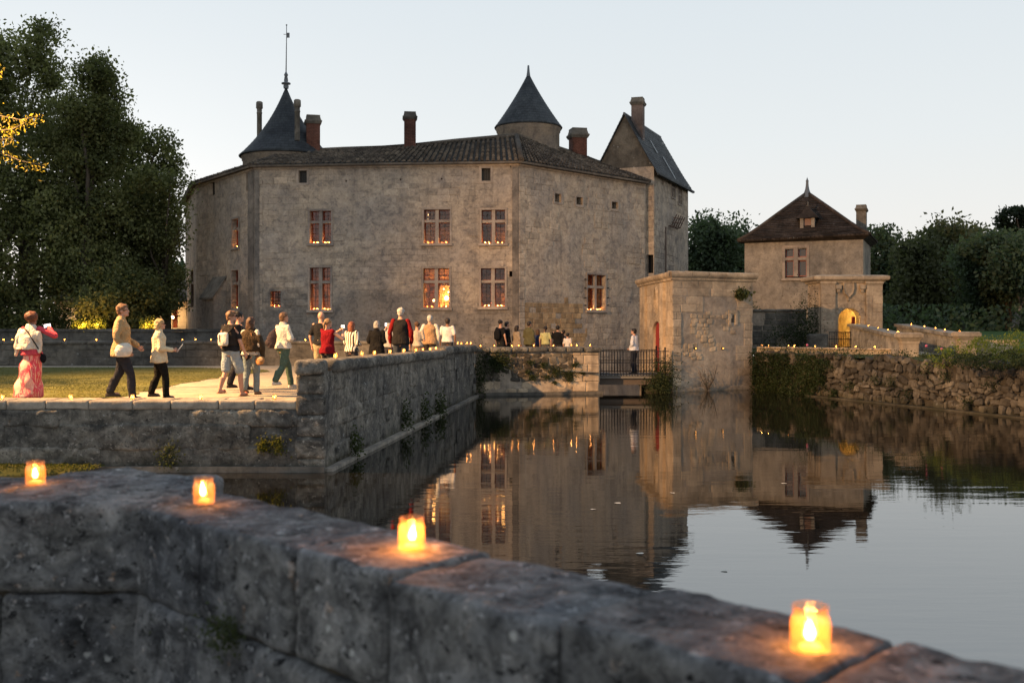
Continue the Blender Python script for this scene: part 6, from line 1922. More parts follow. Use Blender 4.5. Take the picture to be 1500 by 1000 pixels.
h1 = at(1478, 505, 29.5)
tuft('hedge', 'rounded yellow-green bush catching warm light at the right edge', 'bush', blob_points([(h1.x, h1.y + 1.4, 1.75, 1.2, 1.0, .55), (h1.x + 1.0, h1.y + 1.2, 1.85, 1.2, 1.0, .6), (h1.x - .9, h1.y + 1.8, 1.55, .7, .8, .4)], 6500, .5, .09), .06, M_hedge, (h1.x, h1.y + 1.2, 1.45))
h2 = at(1470, 525, 28.4)
tuft('hedge', 'low dark green clump spilling over the rubble wall below the bright bush', 'bush', blob_points([(h2.x, h2.y + .3, 1.6, 1.0, .5, .22), (h2.x + .8, h2.y - .3, 1.62, .9, .5, .25), (h2.x - .5, h2.y + 1.0, 1.55, .6, .5, .16)], 3800, .5, .09), .06, M_weed, (h2.x, h2.y + .3, 1.4))
tuft('bush', 'dark ivy bush on the flank of the gateway above the cream parapet', 'bush', list(cloud((13.45, 46.6, 2.35), (.7, .5, 1.5), 2200)) + list(cloud((12.6, 46.5, 2.0), (1.2, .5, .8), 1500)), .08, M_ivy, (13.3, 46.6, 1.5))
tuft('weed', 'dark weeds sprouting from the top of the stained garden wall', 'plant', cloud((11.2, 48.7, 3.4), (.5, .2, .3), 350), .08, M_weed, (11.2, 48.7, 3.3))
for k in range(14):
    px = [1120, 1140, 1165, 1185, 1205, 1232, 1258, 1290, 1318, 1352, 1376, 1392, 1408, 1425][k]
    u = RF.u(px)
    p = RF.p(u, 1.58, random.uniform(-.25, .02))
    st_ = thing('weed', p, '%s low weed from the left along the top of the rubble wall' % ORD[k], 'plant', 'weeds along the top of the rubble wall')
    obj('leaves', leaves_mesh('leaves', cloud(p, (.34, .2, .2), 230), .06, up=-.2), M_weed, st_)
    if k in (3, 9, 10):
        fl_ = bmesh.new()
        for q_ in range(1):
            bmesh.ops.create_icosphere(fl_, subdivisions=1, radius=.05, matrix=Matrix.Translation(p + Vector((random.gauss(0, .12), random.gauss(0, .08), .2 + random.random() * .2))))
        obj('flower', fl_, M_flower, st_)

for k, (px, py, D) in enumerate(((262, 912, 3.42), (342, 926, 3.1))):
    c = at(px, py, D) if k == 0 else NFf.p(NFf.u(px), NFf.z(px, py), .02)
    tuft('moss', ['dark moss cushion in the left joint of the foreground parapet', 'dark moss cushion low in the joint of the foreground parapet below the second candle'][k], 'moss', cloud(c, (.07, .05, .06), 420), .014, M_weed, c)

rw = random.Random(3)
for k in range(12):
    u, z = 2.3 + (RF.L - 2.9) * (k + rw.random() * .8) / 12, rw.uniform(.25, 1.3)
    tuft('weed', '%s dark weed tuft from the ivy end on the rubble wall face' % ORD[k], 'plant', cloud(RF.p(u, z, .16), (.3, .12, .22), 170), .055, M_weed, RF.p(u, z), group='weeds in the face of the rubble wall', up=.4)

# floating bits on the water
bm = bmesh.new()
for (px, py) in ((868, 746), (937, 811), (1148, 708), (985, 722), (1060, 836), (905, 737)):
    D = H * 1500 / (py - 475)
    c = Vector(((px - 750) / 1500 * D, D, .004))
    n = 7
    vs_ = [bm.verts.new(c + Vector((math.cos(6.283 * i / n) * random.uniform(.03, .06), math.sin(6.283 * i / n) * random.uniform(.02, .04), random.uniform(0, .008)))) for i in range(n)]
    bm.faces.new(vs_)
tag(obj('floating_leaves', bm, plain('pale_floating_leaf', (.5, .48, .42), .7)), 'pale fallen leaves and feathers floating on the moat', 'leaves', kind='stuff')

# ------------------------------------------------------------------ visitors
PENDING = []
CL = {}
def cloth(c, rough=.85, var=.12):
    k = tuple(round(x, 3) for x in c)
    if k not in CL:
        m = CL[k] = plain('fabric_%d' % len(CL), tuple(x * .82 for x in c), rough, var, 14)
        nt = m.node_tree; b = nt.nodes['Principled BSDF']; b.inputs['Specular IOR Level'].default_value = .08
        tc = nd(nt, 'ShaderNodeTexCoord')
        f1 = noise_tex(nt, tc.outputs['Object'], 6, 4, .55, stretch=(1.6, 1.6, .8), dist=1.2)
        f2 = noise_tex(nt, tc.outputs['Object'], 13, 3, .6, stretch=(1, 1, 2.2), dist=.8)
        bp = nd(nt, 'ShaderNodeBump', i_Strength=.9, i_Distance=.05)
        nt.links.new(math_(nt, 'ADD', f1, math_(nt, 'MULTIPLY', f2, .5)), bp.inputs['Height']); nt.links.new(bp.outputs[0], b.inputs['Normal'])
    return CL[k]
SKIN = plain('skin', (.42, .235, .165), .6, .08, 9)
SKIN_D = plain('dark_skin', (.19, .095, .06), .6, .08, 9)
HAIRS = {'brown': (.06, .03, .016), 'dark': (.018, .013, .011), 'black': (.009, .008, .008), 'blonde': (.36, .25, .12), 'grey': (.22, .21, .20), 'white': (.36, .34, .31), 'auburn': (.15, .045, .02), 'reddish': (.09, .032, .016), 'sandy': (.14, .075, .038), 'fair': (.20, .12, .06)}
HM = {k: plain('hair_' + k, v, .6, .35, 30, bump=.4) for k, v in HAIRS.items()}

def pattern_dress():
    m, nt, b = mat_new('pink_patchwork_fabric')
    tc = nd(nt, 'ShaderNodeTexCoord')
    vo = nd(nt, 'ShaderNodeTexVoronoi', i_Scale=5.0); vo.distance = 'CHEBYCHEV'
    mp = nd(nt, 'ShaderNodeMapping'); mp.inputs['Scale'].default_value = (1.6, 1.6, .7)
    nt.links.new(tc.outputs['Object'], mp.inputs[0]); nt.links.new(mp.outputs[0], vo.inputs['Vector'])
    sp = nd(nt, 'ShaderNodeSeparateColor'); nt.links.new(vo.outputs['Color'], sp.inputs[0])
    c = ramp(nt, sp.outputs[0], [(.2, (.62, .045, .075)), (.45, (.72, .20, .19)), (.62, (.75, .42, .32)), (.85, (.60, .06, .07))])
    nz_ = noise_tex(nt, tc.outputs['Object'], 22, 3, .6, stretch=(2, 2, .4))
    c = mix(nt, ramp(nt, nz_, [(.52, (0, 0, 0)), (.6, (.7,) * 3)]), c, (.82, .52, .34))
    nt.links.new(c, b.inputs['Base Color']); b.inputs['Roughness'].default_value = .85
    return m
def stripe_mat():
    m, nt, b = mat_new('black_white_stripes')
    tc = nd(nt, 'ShaderNodeTexCoord')
    wv = nd(nt, 'ShaderNodeTexWave', i_Scale=4.4); wv.bands_direction = 'X'; wv.inputs['Distortion'].default_value = .5; wv.inputs['Detail Scale'].default_value = .6
    nt.links.new(tc.outputs['Object'], wv.inputs['Vector'])
    nt.links.new(ramp(nt, wv.outputs['Fac'], [(.46, (.02, .02, .02)), (.54, (.62, .58, .5))]), b.inputs['Base Color'])
    b.inputs['Roughness'].default_value = .85
    return m
M_pattern, M_stripe = pattern_dress(), stripe_mat()

def ball(bm, c, r, sc=(1, 1, 1), sub=2, rot=None):
    M = Matrix.Translation(Vector(c)) @ (rot if rot else Matrix()) @ Matrix.Diagonal((*sc, 1))
    bmesh.ops.create_icosphere(bm, subdivisions=sub, radius=r, matrix=M)
def seg(bm, a, b, ra, rb, n=12):
    a, b = Vector(a), Vector(b)
    d = b - a
    if d.length < 1e-4: return
    M = Matrix.Translation((a + b) / 2) @ d.to_track_quat('Z', 'Y').to_matrix().to_4x4()
    bmesh.ops.create_cone(bm, cap_ends=True, segments=n, radius1=ra, radius2=rb, depth=d.length, matrix=M)
def chain(bm, pts, rr):
    for p, r in zip(pts, rr): ball(bm, p, r)
    for i in range(len(pts) - 1): seg(bm, pts[i], pts[i + 1], rr[i], rr[i + 1])
def loft(bm, levels, n=20):
    """levels: (z, cx, cy, rx, ry)"""
    rings = [[bm.verts.new((cx + rx * math.cos(6.28318 * k / n), cy + ry * math.sin(6.28318 * k / n), z)) for k in range(n)] for z, cx, cy, rx, ry in levels]
    for r0, r1 in zip(rings, rings[1:]):
        for k in range(n): bm.faces.new((r0[k], r0[(k + 1) % n], r1[(k + 1) % n], r1[k]))
    bm.faces.new(rings[0][::-1]); bm.faces.new(rings[-1])

def solid(name, bm, voxel, mat, parent, amp=0.0, freq=9, smooth=2, extra=None):
    bmesh.ops.recalc_face_normals(bm, faces=bm.faces[:])
    o = obj(name, bm, mat, parent, local=True)
    md = o.modifiers.new('r', 'REMESH'); md.mode = 'VOXEL'; md.voxel_size = voxel; md.use_smooth_shade = True
    if smooth:
        ms = o.modifiers.new('s', 'SMOOTH'); ms.factor = .5; ms.iterations = smooth
    PENDING.append((o, amp, freq, mat, extra))
    return o

ARMS = {'down': ((.255, -.035, 1.135), (.255, .05, .89)), 'swing': ((.25, .05, 1.14), (.23, .24, .98)), 'back': ((.245, -.12, 1.15), (.24, -.14, .90)),
        'bent': ((.235, -.03, 1.13), (.15, .21, 1.08)), 'phone': ((.235, .20, 1.28), (.09, .36, 1.47)), 'fold': ((.245, .02, 1.14), (.03, .20, 1.15)),
        'clasp': ((.25, -.02, 1.13), (.05, .17, .98)), 'wideraise': ((.43, .08, 1.30), (.22, .27, 1.45)), 'pocket': ((.27, -.06, 1.13), (.20, .02, .93))}

def person(label, px, head, D, ground, heading, top=('tee', (.5, .5, .5)), bottom=('trousers', (.05, .05, .06)), hair=('short', 'dark'), arms=('down', 'down'),
           stride=.0, shoes=(.05, .045, .04), skin=SKIN, wide=1.0, voxel=.02, face=False, group='visitors walking round the moat terrace', glasses=False, turn=0, sleeve=None):
    X = (px - 750) / 1500 * D
    h = H - (head - 475) * D / 1500 - ground
    s = h / 1.755
    t = thing('person', (X, D, ground), label, 'person', group, rz=-R(heading), scale=s)
    W = wide
    kind, col = top[0], top[1]
    # joints
    st = stride
    ank = {1: Vector((.095 * W, st * .5, .09 + (.0 if st >= 0 else min(.1, -st * .16)))), -1: Vector((-.095 * W, -st * .5, .09 + (min(.1, st * .16) if st > 0 else 0)))}
    hip = {k: Vector((.09 * k * W, 0, .93)) for k in (1, -1)}
    knee = {}
    for k in (1, -1):
        m = (hip[k] + ank[k]) / 2
        knee[k] = Vector((m.x * 1.02, m.y + .045 + abs(st) * .04, .50 + (.02 if ank[k].z > .1 else 0)))
    sho = {k: Vector((.170 * k * W, -.01, 1.428)) for k in (1, -1)}
    elb, wri = {}, {}
    for k, a in ((1, arms[1]), (-1, arms[0])):
        e, w_ = ARMS[a] if isinstance(a, str) else a
        elb[k] = Vector((e[0] * k * (W if e[0] > .1 else 1), e[1], e[2])); wri[k] = Vector((w_[0] * k, w_[1], w_[2]))
    rot = Matrix.Rotation(-R(turn), 4, 'Z')
    HC = Vector((0, .02, 1.635))
    hd = lambda p: HC + (rot @ Vector(p))
    # ---- body: one continuous figure
    bm = bmesh.new()
    loft(bm, [(.82, 0, 0, .10 * W, .09), (.88, 0, 0, .155 * W, .105), (.96, 0, -.005, .165 * W, .115), (1.08, 0, 0, .138 * W, .10), (1.2, 0, .005, .15 * W, .11), (1.32, 0, .0, .165 * W, .112), (1.41, 0, -.01, .15 * W, .085), (1.46, 0, -.01, .085, .062), (1.50, 0, 0, .056, .056), (1.58, 0, .012, .052, .055)])
    ball(bm, HC + rot @ Vector((0, -.005, .02)), .1, (.80, .98, 1.0), 3)
    ball(bm, hd((0, .032, -.05)), .068, (.84, .95, .95), 2)
    ball(bm, hd((0, .085, -.088)), .026, (1, .8, .8))                     # chin
    seg(bm, hd((0, .088, .015)), hd((0, .110, -.028)), .009, .017, 8)       # nose
    ball(bm, hd((0, .095, -.058)), .016, (1.3, .7, .5))                    # mouth
    for k in (1, -1):
        ball(bm, hd((.034 * k, .076, .028)), .016, (1.3, .6, .5))          # brow
        ball(bm, hd((.078 * k, -.008, -.015)), .024, (.35, .7, 1.15))      # ear
    for k in (1, -1):
        chain(bm, [sho[k], elb[k], wri[k]], [.048 * W, .04, .028])
        d = (wri[k] - elb[k]).normalized()
        ball(bm, wri[k] + d * .055, .045, (.62, .9, 1.0), 2, d.to_track_quat('Z', 'Y').to_matrix().to_4x4())
        chain(bm, [hip[k], knee[k], ank[k]], [.088 * W, .058, .04])
        seg(bm, (knee[k] + ank[k]) / 2 + Vector((0, -.014, .06)), ank[k], .052, .038)
        ball(bm, ank[k] + Vector((0, .055, -.045)), .05, (.85, 2.3, .75))
    fing = bmesh.new()
    for k in (1, -1):
        d = (wri[k] - elb[k]).normalized()
        side = d.cross(Vector((k, 0, 0)))
        side = (Vector((0, 1, 0)) - d * d.y).normalized() if side.length < .2 or abs(d.y) < .9 else (Vector((0, 0, 1)) - d * d.z).normalized()
        curl = d.cross(side) * (1 if d.cross(side).x * -k > 0 else -1)
        for i, ln in enumerate((.068, .078, .072, .055)):
            b0_ = wri[k] + d * .075 + side * (.027 - .018 * i)
            b1_ = b0_ + d * ln * .55 + curl * .006
            b2_ = b1_ + d * ln * .35 + curl * ln * .3
            tube(fing, [b0_ - d * .02, b0_, b1_, b2_], [.009, .0098, .0088, .007], 6)
        b0_ = wri[k] + d * .03 + side * .026
        tube(fing, [b0_, b0_ + d * .028 + side * .024, b0_ + d * .06 + side * .026], [.012, .0105, .0085], 6)
    solid('body', bm, voxel * .72, skin, t, smooth=2, extra=fing)
    if face:
        for k in (1, -1):
            e = bmesh.new(); ball(e, hd((.031 * k, .083, .012)), .010, (1.2, .7, .8)); obj('eye', e, M_dark, t, local=True)
        bmm = bmesh.new(); ball(bmm, hd((0, .107, -.06)), .013, (1.5, .4, .35)); obj('mouth', bmm, cloth((.28, .08, .06)), t, local=True)
    if glasses:
        g = bmesh.new()
        for k in (1, -1):
            ball(g, hd((.034 * k, .098, .012)), .026, (1, .2, .75)); seg(g, hd((.058 * k, .09, .015)), hd((.08 * k, -.01, .012)), .004, .004, 6)
        seg(g, hd((-.02, .1, .016)), hd((.02, .1, .016)), .004, .004, 6)
        obj('glasses', g, M_dark, t, local=True)
    # ---- hair
    hs, hc = hair
    if hs != 'bald':
        bm = bmesh.new()
        if hs == 'afro':
            ball(bm, hd((0, -.02, .045)), .128, (1, 1.02, .92), 3)
        else:
            ball(bm, hd((0, -.018, .035)), .105, (.86, .98, .90), 3)
            if hs == 'short':
                ball(bm, hd((0, -.045, -.02)), .085, (.9, .75, .95)); ball(bm, hd((0, .03, .085)), .06, (1, 1, .55))
            if hs in ('bob', 'long'):
                low = -.10 if hs == 'bob' else -.22
                loft(bm, [(HC.z + low, 0, -.03, .075 if hs == 'long' else .10, .05 if hs == 'long' else .085), (HC.z + low * .6, 0, -.03, .10, .075), (HC.z - .01, 0, -.03, .098, .08), (HC.z + .06, 0, -.02, .085, .085)])
                ball(bm, hd((0, .0, .06)), .088, (1, 1.02, .8))
            if hs == 'tail':
                chain(bm, [hd((0, -.10, .04)), hd((0, -.14, -.04)), hd((0, -.13, -.16))], [.035, .036, .018])
            if hs == 'curly':
                for i in range(26):
                    v = Vector((random.gauss(0, 1), random.gauss(-.3, 1), random.gauss(.5, .8))).normalized()
                    ball(bm, hd((v.x * .085, -.02 + v.y * .095, .03 + v.z * .095)), .036, sub=1)
            if hs == 'cap':
                loft(bm, [(HC.z + .05, 0, -.005, .092, .105), (HC.z + .10, 0, -.01, .085, .095), (HC.z + .135, 0, -.015, .05, .06)])
                ball(bm, hd((0, .12, .06)), .06, (1.1, 1, .15))
        # keep the face clear: drop anything in front of the hairline later by depth
        solid('hair', bm, voxel * .8, HM[hc], t, amp=.006, freq=40, smooth=1)
        if hs == 'cap': PENDING[-1][0].name = 'cap'
    # ---- clothes on the legs
    bk, bc = bottom[0], bottom[1]
    bmat = bc if hasattr(bc, 'node_tree') else cloth(bc)
    bm = bmesh.new()
    if bk in ('trousers', 'shorts'):
        loft(bm, [(.84, 0, 0, .13 * W, .10), (.90, 0, -.004, .172 * W, .122), (.97, 0, -.006, .178 * W, .128), (1.04, 0, -.002, .158 * W, .115), (1.07, 0, 0, .150 * W, .11)])
        for k in (1, -1):
            if bk == 'trousers':
                chain(bm, [hip[k], knee[k], ank[k] + Vector((0, -.01, .02))], [.108 * W, .080, .068])
                seg(bm, (knee[k] + ank[k]) / 2 + Vector((0, -.012, .06)), ank[k] + Vector((0, -.006, -.02)), .076, .070)
            else:
                kk = hip[k].lerp(knee[k], .93)
                chain(bm, [hip[k], kk], [.108 * W, .09]); seg(bm, hip[k].lerp(knee[k], .5), hip[k].lerp(knee[k], 1.0), .105, .10)
        solid(bk, bm, voxel, bmat, t, amp=.007, freq=11, smooth=2)
    else:
        zb = .06 if bk == 'dress' else .45
        fl = .30 if bk == 'dress' else .22
        loft(bm, [(zb, -.06 if bk == 'dress' else 0, -.02, fl * W, fl * .85), (zb + (.95 - zb) * .35, -.03 if bk == 'dress' else 0, 0, fl * .86 * W, fl * .72), (.78, 0, 0, .20 * W, .16), (.97, 0, 0, .178 * W, .128), (1.08, 0, 0, .15 * W, .112), (1.12, 0, 0, .15 * W, .11)], 28)
        solid('skirt', bm, voxel, bmat, t, amp=.022, freq=8, smooth=2)
    # ---- shoes
    for k in (1, -1):
        bm = bmesh.new()
        ft = ank[k] + Vector((0, .05, -.05))
        if shoes == 'sandal':
            ball(bm, ft + Vector((0, 0, -.022)), .055, (.9, 2.5, .22)); ball(bm, ft + Vector((0, .06, .01)), .054, (.95, .35, .8))
            obj('shoe', bm, cloth((.35, .10, .06)), t, local=True)
        else:
            loft(bm, [(ft.z - .042, ft.x, ft.y, .048, .135), (ft.z - .02, ft.x, ft.y, .050, .137), (ft.z + .01, ft.x, ft.y - .015, .046, .118), (ft.z + .045, ft.x, ft.y - .05, .042, .06), (ft.z + .075, ft.x, ft.y - .055, .045, .05)])
            obj('shoe', bm, cloth(shoes), t, local=True, smooth=True)
    # ---- upper clothes
    tm = col if hasattr(col, 'node_tree') else cloth(col)
    sm = cloth(sleeve) if sleeve else tm
    hem = {'tee': .93, 'jacket': .80, 'sweater': .92, 'vest': .86, 'blouse': .90, 'coat': .62}.get(kind, .92)
    inf = {'tee': .016, 'jacket': .034, 'sweater': .026, 'vest': .030, 'blouse': .03, 'coat': .034}.get(kind, .02)
    bm = bmesh.new()
    i_ = inf
    lv = [(hem, 0, -.004, (.180 if hem > .7 else .2) * W + i_ * 1.3 + .012, .130 + i_ * 1.3 + .012 + (.03 if hem <= .7 else 0)), (.98, 0, -.004, .178 * W + i_ + .008, .128 + i_ + .008), (1.09, 0, 0, .148 * W + i_, .105 + i_), (1.2, 0, .004, .154 * W + i_, .112 + i_), (1.33, 0, 0, .170 * W + i_, .114 + i_), (1.42, 0, -.012, .150 * W + i_, .086 + i_ * .7), (1.465, 0, -.01, .080 + i_ * .5, .066 + i_ * .5)]
    if kind in ('jacket', 'sweater', 'coat'): lv.append((1.525, 0, .0, .070, .072))
    loft(bm, lv)
    sl = None
    if kind in ('tee', 'vest') and not sleeve:
        for k in (1, -1): chain(bm, [sho[k], sho[k].lerp(elb[k], .72 if kind == 'tee' else .1)], [.050 * W + i_ * .5, .052 + i_ * .5])
    else:
        tgt = bm
        if sleeve: sl = bmesh.new(); tgt = sl
        for k in (1, -1):
            chain(tgt, [sho[k], elb[k], elb[k].lerp(wri[k], .92)], [.050 * W + i_ * .5, .048 + i_ * .4, .038 + i_ * .35])
    solid({'tee': 'shirt', 'blouse': 'shirt'}.get(kind, kind), bm, voxel, tm, t, amp=.012, freq=12, smooth=2)
    if sl is not None: solid('sleeve', sl, voxel, sm, t, amp=.008, freq=14, smooth=2)
    t['_h'] = s
    return t, dict(wri=wri, elb=elb, sho=sho, hip=hip, ank=ank, hd=hd, rot=rot, s=s)

def on(t, p): return wm(t) @ Vector(p)

def held(name, label, cat, t, parts, group=None):
    """a carried thing: stays top level, placed in the carrier's frame; parts = (part name, bmesh, material)"""
    e = thing(name, t.location, label, cat, group, rz=t.rotation_euler.z, scale=t.scale.x)
    for n, bm, m, *vox in parts:
        if vox: solid(n, bm, vox[0], m, e, amp=.008, freq=14, smooth=2)
        else: obj(n, bm, m, e, local=True)
    return e
def held_phone(t, p, ang, label, facing='back', lit=True, w=.075, h=.15):
    b = bmesh.new(); sc = bmesh.new()
    M = Matrix.Translation(Vector(p)) @ Matrix.Rotation(R(ang), 4, 'Y')
    box(b, (-w / 2, -.005, -h / 2), (w / 2, .005, h / 2), M)
    box(sc, (-w / 2 + .004, -.0075, -h / 2 + .006), (w / 2 - .004, -.0055, h / 2 - .006), M)
    return held('phone', label, 'phone', t, [('case', b, M_dark), ('screen', sc, M_screen if lit else M_dark)])

V1, V2, V3 = .0165, .022, .027
# 1 woman in the pink dress
p, J = person('woman in a long pink patchwork dress and white shawl photographing with her phone', 46, 458.5, 19.6, 1.16, 8, top=('blouse', (.62, .08, .11)), bottom=('dress', M_pattern), hair=('afro', 'reddish'), arms=('bent', ((.46, .10, 1.30), (.24, .26, 1.44))), skin=SKIN_D, voxel=V1, turn=14)
bm = bmesh.new()
loft(bm, [(1.02, -.05, -.05, .235, .15), (1.12, -.03, -.04, .215, .155), (1.25, -.01, -.03, .215, .155), (1.38, 0, -.02, .205, .14), (1.46, 0, -.02, .135, .10), (1.53, 0, -.01, .088, .082)])
chain(bm, [(-.20, -.02, 1.38), (-.25, -.05, 1.10), (-.30, -.06, .90)], [.08, .075, .035]); chain(bm, [(.20, -.05, 1.36), (.23, -.06, 1.10), (.22, -.08, .96)], [.06, .05, .025])
solid('shawl', bm, V1, cloth((.70, .62, .52)), p, amp=.016, freq=13)
held_phone(p, (.155, .31, 1.50), 82, 'lit white phone held up by the woman in the pink dress', h=.16)
b = bmesh.new(); ball(b, (.27, -.02, .84), .085, (.8, .45, 1.15)); s_ = bmesh.new(); tube(s_, [(.25, -.04, .92), (.20, -.14, 1.1), (.02, -.16, 1.38), (-.1, -.1, 1.46)], .012, 6)
held('handbag', 'small round black handbag hanging at the hip of the woman in the pink dress', 'bag', p, [('pouch', b, cloth((.012, .012, .014))), ('strap', s_, cloth((.012, .012, .014)))])
# 2 man in the tan jacket
p, J = person('man in a tan jacket and dark trousers walking right, white cloth under his arm', 178, 445, 19.4, 1.16, 78, top=('jacket', (.42, .29, .15)), bottom=('trousers', (.030, .031, .038)), hair=('short', 'sandy'), arms=('swing', ((.27, -.05, 1.14), (.25, .13, .92))), stride=.42, voxel=V1, face=True, wide=1.06)
b = bmesh.new()
loft(b, [(.80, .30, .06, .05, .12), (.90, .31, .08, .075, .16), (.99, .31, .09, .06, .15), (1.05, .30, .08, .035, .08)])
held('folded_cloth', 'bunched white cloth carried at the hip of the man in the tan jacket', 'cloth', p, [('bundle', b, cloth((.72, .66, .56)), V1)])
# 3 blonde woman
p, J = person('blonde woman in a cream jacket and black trousers reading a leaflet while walking right', 233, 467, 19.8, 1.16, 68, top=('jacket', (.68, .58, .40)), bottom=('trousers', (.013, .012, .011)), hair=('bob', 'blonde'), arms=('bent', ((.24, .02, 1.12), (.20, .27, 1.08))), stride=.30, voxel=V1, face=True, glasses=True, wide=1.04)
b = bmesh.new(); M = Matrix.Translation((.17, .42, 1.12)) @ Matrix.Rotation(R(-35), 4, 'X') @ Matrix.Rotation(R(15), 4, 'Y')
box(b, (-.075, 0, -.1), (.075, .004, .11), M); box(b, (-.075, .006, -.1), (.07, .010, .105), M)
held('leaflet', 'white folded leaflet in the hands of the blonde woman', 'leaflet', p, [('page', b, cloth((.75, .75, .72)))])
# 4 man in shorts, 5 man in cap hidden behind
p, J = person('bearded man in black shirt, pale denim shorts and red sandals', 338, 455, 20.4, 1.16, 34, turn=45, top=('tee', (.022, .021, .022)), bottom=('shorts', (.30, .36, .40)), hair=('short', 'sandy'), arms=('down', ((.24, .02, 1.14), (.26, .14, .90))), stride=.40, shoes='sandal', voxel=V1, face=True, wide=1.06, glasses=True)
b = bmesh.new(); ball(b, Vector((0, .06, 1.575)), .062, (1.02, .95, .85), 2)
solid('beard', b, V1, HM['sandy'], p, amp=.004, freq=30)
b = bmesh.new(); loft(b, [(1.05, 0, -.02, .20, .16), (1.2, 0, -.02, .215, .165), (1.38, 0, -.02, .21, .14), (1.47, 0, -.01, .13, .10)]); chain(b, [(.12, .10, 1.42), (.05, .16, 1.2)], [.06, .03]); chain(b, [(-.12, .10, 1.42), (-.05, .16, 1.2)], [.06, .03])
held('tied_sweater', 'black sweater tied round the shoulders of the man in shorts', 'sweater', p, [('knit', b, cloth((.028, .024, .022)), V1)])
b = bmesh.new(); loft(b, [(1.04, .02, -.20, .12, .05), (1.10, .02, -.21, .15, .06), (1.26, .02, -.215, .15, .06), (1.31, .02, -.20, .12, .045)]); s_ = bmesh.new(); tube(s_, [(.12, -.20, 1.28), (.19, -.05, 1.46), (.1, .12, 1.38), (-.1, .14, 1.15), (-.19, 0, 1.08), (-.12, -.2, 1.08)], .016, 6)
z_ = bmesh.new(); box(z_, (-.02, -.282, 1.12), (.005, -.27, 1.27))
held('sling_bag', 'white and grey sling bag on the back of the man in shorts', 'bag', p, [('pouch', b, cloth((.62, .58, .53)), V1), ('strap', s_, cloth((.03, .03, .03))), ('zip', z_, cloth((.03, .03, .03)))])
held_phone(p, (.27, .22, .80), 60, 'dark phone in the lowered hand of the man in shorts', lit=False)
person('man in a dark cap and dark clothes mostly hidden behind the man in shorts', 349, 456.5, 22.5, 1.16, 50, top=('tee', (.03, .03, .032)), bottom=('trousers', (.025, .025, .03)), hair=('cap', 'black'), stride=.3, voxel=V2)
# 6 woman in brown poncho
p, J = person('woman from behind in a short brown cape and light blue jeans', 367, 464.5, 21.0, 1.16, 18, top=('blouse', (.66, .60, .52)), bottom=('trousers', (.21, .27, .30)), hair=('long', 'brown'), arms=('fold', 'down'), stride=.22, shoes=(.30, .16, .09), voxel=V1)
b = bmesh.new(); loft(b, [(.99, .01, -.01, .265, .19), (1.12, .01, -.01, .262, .19), (1.28, 0, -.01, .25, .18), (1.40, 0, -.015, .205, .145), (1.47, 0, -.01, .115, .10), (1.53, 0, 0, .085, .082)]); chain(b, [(.24, -.02, 1.30), (.29, 0, 1.02), (.32, .02, .84)], [.08, .07, .03])
solid('cape', b, V1, cloth((.058, .040, .024)), p, amp=.014, freq=11)
b = bmesh.new(); loft(b, [(.68, .27, -.04, .06, .045), (.73, .27, -.04, .105, .06), (.82, .27, -.04, .115, .06), (.87, .27, -.04, .09, .04)]); f_ = bmesh.new(); ball(f_, (.31, -.10, .81), .07, (1, .25, .8)); s_ = bmesh.new(); tube(s_, [(.20, -.06, .87), (.17, -.14, 1.1), (.1, -.14, 1.4)], .01, 6)
held('handbag', 'tan leather handbag at the hip of the woman in the brown cape', 'bag', p, [('pouch', b, cloth((.50, .25, .10)), V1), ('flap', f_, cloth((.58, .40, .24))), ('strap', s_, cloth((.2, .1, .05)))])
# 7 man in white sweater
p, J = person('man in a white sweater and green trousers striding away with a dark backpack', 415, 457.5, 23.0, 1.16, 38, top=('sweater', (.72, .66, .56)), bottom=('trousers', (.10, .15, .11)), hair=('short', 'sandy'), arms=('fold', 'fold'), stride=-.62, shoes=(.70, .66, .58), voxel=V1, turn=10)
b = bmesh.new(); loft(b, [(.93, -.26, -.10, .09, .10), (1.0, -.28, -.10, .12, .13), (1.18, -.27, -.10, .125, .13), (1.30, -.24, -.08, .09, .10), (1.36, -.22, -.06, .045, .05)]); k_ = bmesh.new(); ball(k_, (-.30, -.20, 1.06), .085, (1, .6, 1)); s_ = bmesh.new(); tube(s_, [(-.20, -.12, 1.32), (-.16, .02, 1.47), (-.2, .1, 1.3), (-.24, .02, 1.0)], .022, 6)
held('backpack', 'dark purple-grey backpack slung on the left shoulder of the man in white', 'backpack', p, [('sack', b, cloth((.065, .05, .055)), V1), ('pocket', k_, cloth((.08, .06, .065))), ('strap', s_, cloth((.10, .05, .055)))])
# 8 bald man
person('bald man in a black shirt and khaki trousers behind the woman in red', 470, 456.5, 25.6, 1.16, 12, top=('tee', (.018, .018, .02)), bottom=('trousers', (.36, .29, .18)), hair=('bald', 'grey'), arms=('down', 'fold'), voxel=V2, wide=1.06)
# 9 woman in red
p, J = person('woman in a sleeveless red top raising a phone with both hands', 480, 466.5, 23.6, 1.16, 40, top=('vest', (.20, .008, .014)), bottom=('trousers', (.03, .03, .035)), hair=('tail', 'fair'), arms=(((.20, .26, 1.30), (.03, .40, 1.44)), ((.33, .20, 1.22), (.12, .40, 1.46))), voxel=V1, wide=1.1)
held_phone(p, (.045, .475, 1.55), 90, 'lit phone in the raised hands of the woman in the red top', h=.15)
# 10 stripes
person('auburn-haired woman in a black and white striped blouse', 515, 471, 25.2, 1.16, 30, top=('blouse', M_stripe), bottom=('trousers', (.04, .04, .05)), hair=('long', 'auburn'), arms=('fold', 'bent'), voxel=V2, wide=1.06)
